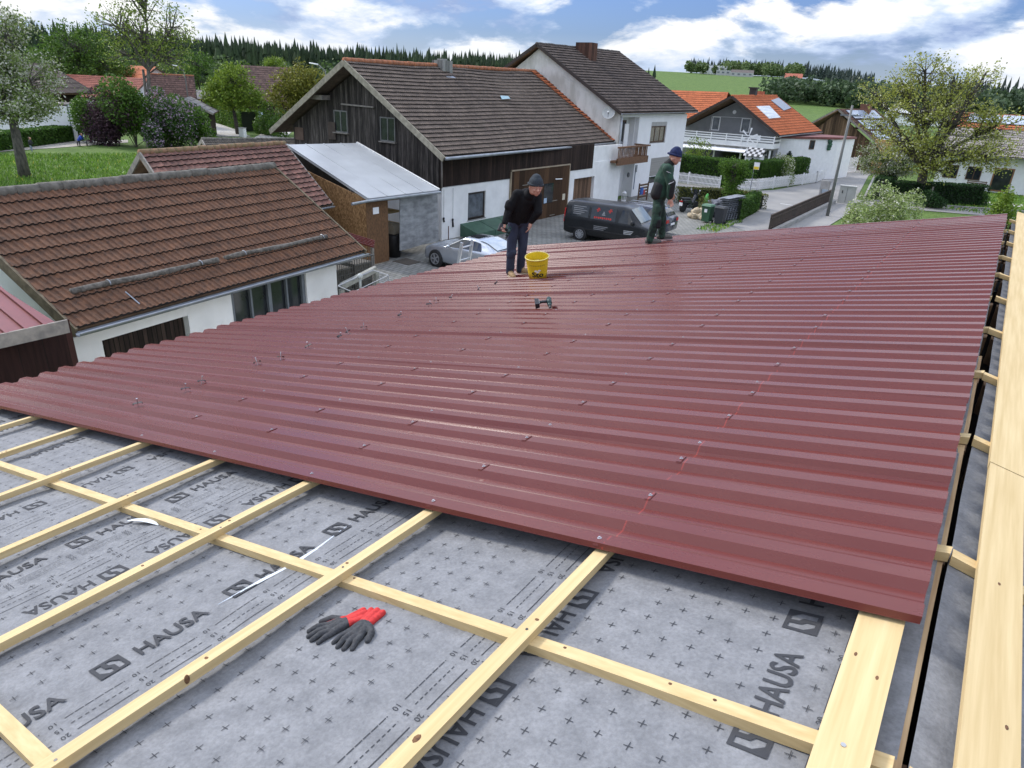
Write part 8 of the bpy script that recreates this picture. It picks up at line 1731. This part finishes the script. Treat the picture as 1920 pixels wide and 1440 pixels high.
def shoe_(t_, a, toe, m1, m2, z0, s=1.0):
    d = V((toe[0], toe[1], 0)).normalized(); sd_ = V((-d.y, d.x, 0)); b = V((a.x, a.y, z0)); slope = lambda q: V((q.x, q.y, q.z))
    organic('shoe', [(b + d * -.05 + V((0, 0, .055)), .045 * s, b + d * .04 + V((0, 0, .06)), .048 * s), (b + d * .04 + V((0, 0, .055)), .046 * s, b + d * .15 + V((0, 0, .045)), .042 * s), (b + d * .15 + sd_ * .015 + V((0, 0, .04)), .036 * s, b + d * .18 + V((0, 0, .038)), .033 * s), (b + V((0, 0, .07)), .05 * s, b + V((0, 0, .12)), .052 * s)], .008, m1, t_, 2)
    mb = MB(); n_ = 14; ring = []
    for k in range(n_):
        an = 2 * math.pi * k / n_; c, s2 = math.cos(an), math.sin(an); ring.append(b + d * (.06 + c * .145 * s) + sd_ * (s2 * (.050 if c > 0 else .042) * s))
    up_ = [q + V((0, 0, .028)) for q in ring]; mb.raw([tuple(q + V((0, 0, .004))) for q in ring] + [tuple(q) for q in up_], [tuple(range(n_))[::-1], tuple(range(n_, 2 * n_))] + [(k, (k + 1) % n_, n_ + (k + 1) % n_, n_ + k) for k in range(n_)]); mb.build('sole', m2, t_)
shoe_(P1, AL + V((.0, -.01, 0)), (.35, -1, 0), shoe, sole, fl); shoe_(P1, AR_ + V((.02, -.01, 0)), (.95, -.35, 0), shoe, sole, fr_)
# driver in his hand: head points left in the picture
hw_ = P1.matrix_world if False else Matrix.Translation(p0) @ Matrix.Rotation(RZ, 4, 'Z')
hp = hw_ @ (WL + V((-.03, -.04, -.085)))
ex = (hw_.to_3x3() @ V((.93, .1, -.33))).normalized(); ez = (hw_.to_3x3() @ V((-.34, -.30, -.80))); ez = (ez - ex * ez.dot(ex)).normalized(); ey = ez.cross(ex)
# grip along ez; battery up-left as in the photo
ez2 = (hw_.to_3x3() @ V((.90, .15, -.42))).normalized(); ex2 = (hw_.to_3x3() @ V((-.35, -.5, -.78))); ex2 = (ex2 - ez2 * ex2.dot(ez2)).normalized(); ey2 = ez2.cross(ex2)
M_ = Matrix((( ex2.x, ey2.x, ez2.x, 0), (ex2.y, ey2.y, ez2.y, 0), (ex2.z, ey2.z, ez2.z, 0), (0, 0, 0, 1))); M_.translation = hp - ez2 * .10
driver('cordless_driver', 'cordless driver held in the stooping man\'s hand', M_)
# driver lying on the sheets
rp = RP(-4.16, 6.62, .03); ezr = (rx * .98 + V((0, 0, .18))).normalized(); exr = V((rx.y, -rx.x, 0)); exr = (exr * .9 + V((0, 0, -.35))); exr = (exr - ezr * exr.dot(ezr)).normalized(); eyr = ezr.cross(exr)
M_ = Matrix(((exr.x, eyr.x, ezr.x, 0), (exr.y, eyr.y, ezr.y, 0), (exr.z, eyr.z, ezr.z, 0), (0, 0, 0, 1))); M_.translation = rp - ezr * .12 + V((0, 0, .03))
driver('cordless_driver', 'cordless driver lying on its side on the red sheets', M_)
# --- man in green
p0 = V((-5.24, 12.40, 0)); p0.z = roof_z(p0.x, p0.y) + .002
P2 = localthing('person', 'man in dark green work clothes and navy beanie at the far roof edge, turned right', 'person', p0, RZ); P2.rotation_euler = (0, -.085, RZ)
grn = mat('work_green', (.018, .060, .035), (.008, .028, .018), .85, (7, 7, 7), .35, .6, bmp=.4, bd=.02); blk = mat('work_black', (.012, .013, .014), (.008, .008, .009), .85); camo = mat('work_green_dark', (.022, .055, .035), (.006, .014, .011), .85, (11, 11, 9), .40, .55, bmp=.4, bd=.02)
za, zb2 = zr(-.06, -.05), zr(.18, .12) + .015
HL_, HR2 = V((.04, -.05, .80)), V((.06, .06, .80)); K1, K2 = V((-.01, -.08, .42)), V((.15, .10, .44)); A1, A2 = V((-.09, -.05, za + .11)), V((.16, .12, zb2 + .11))
organic('trousers', [(HL_, .105, K1, .085), (K1, .085, A1, .072), (A1, .072, A1 + V((0, 0, -.04)), .075), (HR2, .105, K2, .085), (K2, .085, A2, .072), (A2, .072, A2 + V((0, 0, -.04)), .074), ((.06, 0, .86), .13, (.08, 0, .95), .125), (K1 + V((.04, -.02, -.02)), .07, K1 + V((.03, -.02, .05)), .075), (HL_ + V((-.02, -.06, -.1)), .07, HL_ + V((-.02, -.06, -.2)), .065)], .011, camo, P2, 3)
S1, S2 = V((.15, -.15, 1.37)), V((.20, .17, 1.37)); E1, E2 = V((.21, -.24, 1.10)), V((.24, .22, 1.10)); W1, W2 = V((.20, -.22, .85)), V((.30, .20, .88)); NK2 = V((.21, 0, 1.45)); HD2 = V((.31, -.02, 1.565))
organic('body', [((.07, 0, .92), .12, (.14, 0, 1.2), .13), (NK2, .062, HD2 + V((-.03, 0, -.05)), .06), (S1, .05, E1, .042), (E1, .042, W1, .03), (S2, .05, E2, .042), (E2, .042, W2, .03), (S1, .06, S2, .06)], .012, skin, P2, 3)
organic('jacket', [((.06, -.03, .92), .145, (.10, -.02, 1.15), .155), ((.08, .04, .92), .14, (.12, .04, 1.15), .15), ((.10, -.0, 1.15), .155, (.17, .0, 1.34), .14), (S1, .09, S2, .09), (S1, .088, E1, .074), (E1, .074, W1 + V((0, 0, .04)), .060), (S2, .088, E2, .074), (E2, .074, W2 + V((0, 0, .04)), .060), (NK2 + V((-.03, 0, -.06)), .10, NK2 + V((-.01, 0, -.01)), .085)], .011, grn, P2, 2)
organic('collar', [(NK2 + V((-.02, 0, -.02)), .088, NK2 + V((.035, 0, .03)), .078)], .01, blk, P2, 2)
organic('sleeve_panel', [(E1 + V((.012, -.006, .04)), .076, E1.lerp(W1, .75) + V((.01, -.004, 0)), .064)], .01, blk, P2, 2)
organic('side_panel', [((.0, -.06, .93), .125, (.045, -.055, 1.06), .125)], .01, blk, P2, 2)
organic('knee_pad', [(K1 + V((.045, -.035, .02)), .062, K1 + V((.04, -.03, -.08)), .055)], .01, blk, P2, 2)
for (a, b) in (((.12, -.245, 1.345), (.20, -.245, 1.31)), ((.15, -.318, 1.13), (.245, -.31, 1.17))): mb = MB(); mb.bar(a, b, .012, .016, (0, 1, 0)); mb.build('reflective_strip', mat('reflective', (.5, .52, .52), (.42, .44, .44), .4), P2)
head(P2, HD2, (.93, -.12, -.42), (.35, 0, 1), ('beanie_navy', (.014, .024, .085), (.009, .015, .055), .95, (40, 40, 40)), '', 1.05)
hand(P2, W1, (.35, -.1, -.8), (-.2, -.9, 0), .5); hand(P2, W2, (.5, -.1, -.7), (-.2, .9, 0), .6)
bootm = mat('boot_grey', (.13, .12, .105), (.08, .075, .065), .85)
shoe_(P2, A1, (1, -.25, 0), bootm, sole if False else mat('sole_dark', (.12, .11, .10), (.09, .085, .08), .8), za, 1.1); shoe_(P2, A2, (1, .05, 0), bootm, mat('sole_dark', (.12, .11, .10)), zb2, 1.1)
# --- yellow bucket
bc = V((-5.57, 8.80, 0)); bc.z = roof_z(-5.57, 8.8) + .012
t_ = localthing('bucket', 'yellow paint bucket with black lettering standing on the red sheets', 'bucket', bc, RZ); tilt = Matrix.Rotation(math.radians(9), 4, 'X') @ Matrix.Rotation(math.radians(-6), 4, 'Y'); ylw = mat('bucket_yellow', (.80, .58, .02), (.68, .47, .02), .4, (6, 6, 6)); TB = lambda r_, a, z: tilt @ V((r_ * math.cos(a), r_ * math.sin(a), z))
H_ = .335; r0_, r1_ = .140, .178
mb = MB(); n_ = 32; zs = [0, .1, .2, .30, H_]
for wall_, dr in ((0, 0), (1, -.006)):
    base = len(mb.v)
    for z in zs:
        for k in range(n_): mb.v.append(tuple(TB(r0_ + (r1_ - r0_) * z / H_ + dr, 2 * math.pi * k / n_, z + (.004 if wall_ else 0))))
    for i in range(len(zs) - 1):
        for k in range(n_): f = (base + i * n_ + k, base + i * n_ + (k + 1) % n_, base + (i + 1) * n_ + (k + 1) % n_, base + (i + 1) * n_ + k); mb.f.append(f if not wall_ else f[::-1]); mb.mi.append(0); mb.uv.append(None)
    mb.f.append(tuple(base + k for k in range(n_))[::-1 if not wall_ else 1]); mb.mi.append(0); mb.uv.append(None)
mb.build('pail', ylw, t_, True)
mb = MB(); pts = [TB(r1_ + .003, a, H_) for a in np.linspace(0, 2 * math.pi, 33)]; mb.tube(pts, .009, 8, False); mb.build('rim', mat('bucket_rim', (.80, .68, .20), (.7, .58, .15), .4), t_, True)
for a in range(0, 360, 15):
    pass
sv, sf = text_mesh('Sto', 1.0, .035, 1); sx_ = max(v[0] for v in sv); mb = MB()
def wrapv(v, x0, wd, z0, hh): a = math.radians(-90) + (x0 + v[0] / sx_ * wd) / .155; z = z0 + v[1] * hh; return tuple(TB(r0_ + (r1_ - r0_) * z / H_ + .0022, a, z))
mb.raw([wrapv(v, -.095, .19, .055, .115) for v in sv], sf); mb.build('lettering', mat('print_black', (.015, .015, .015), (.01, .01, .01), .6), t_)
mb = MB()
for (x0, z0, w_, h_) in ((-.05, .15, .05, .022), (.0, .16, .05, .02), (-.02, .13, .045, .018)):
    mb.raw([wrapv((q[0] * sx_, q[1]), x0, w_, z0, h_) for q in ((0, 0), (.3, -.3), (.7, -.2), (1, .1), (.9, .8), (.5, 1.1), (.15, .8))], [(0, 1, 2, 3, 4, 5, 6)])
mb.v = [tuple(V(v) * 1.0 + (V((v[0], v[1], 0)).normalized() * .0012)) for v in mb.v]; mb.build('paint_smear', whitep, t_)
mb = MB()
for x0 in np.arange(-.12, .12, .03): mb.raw([wrapv((q[0] * sx_, q[1]), x0, .018, .235, .02) for q in ((0, 0), (1, 0), (1, 1), (0, 1))], [(0, 1, 2, 3)])
mb.build('print_marks', mat('print_ochre', (.45, .34, .03), (.38, .28, .03), .6), t_)
organic('contents', [((-.05, .02, .20), .06, (.05, .0, .19), .06), ((0, .06, .20), .06, (0, -.05, .2), .06)], .012, mat('rag', (.45, .36, .12), (.25, .2, .08), .9), t_)
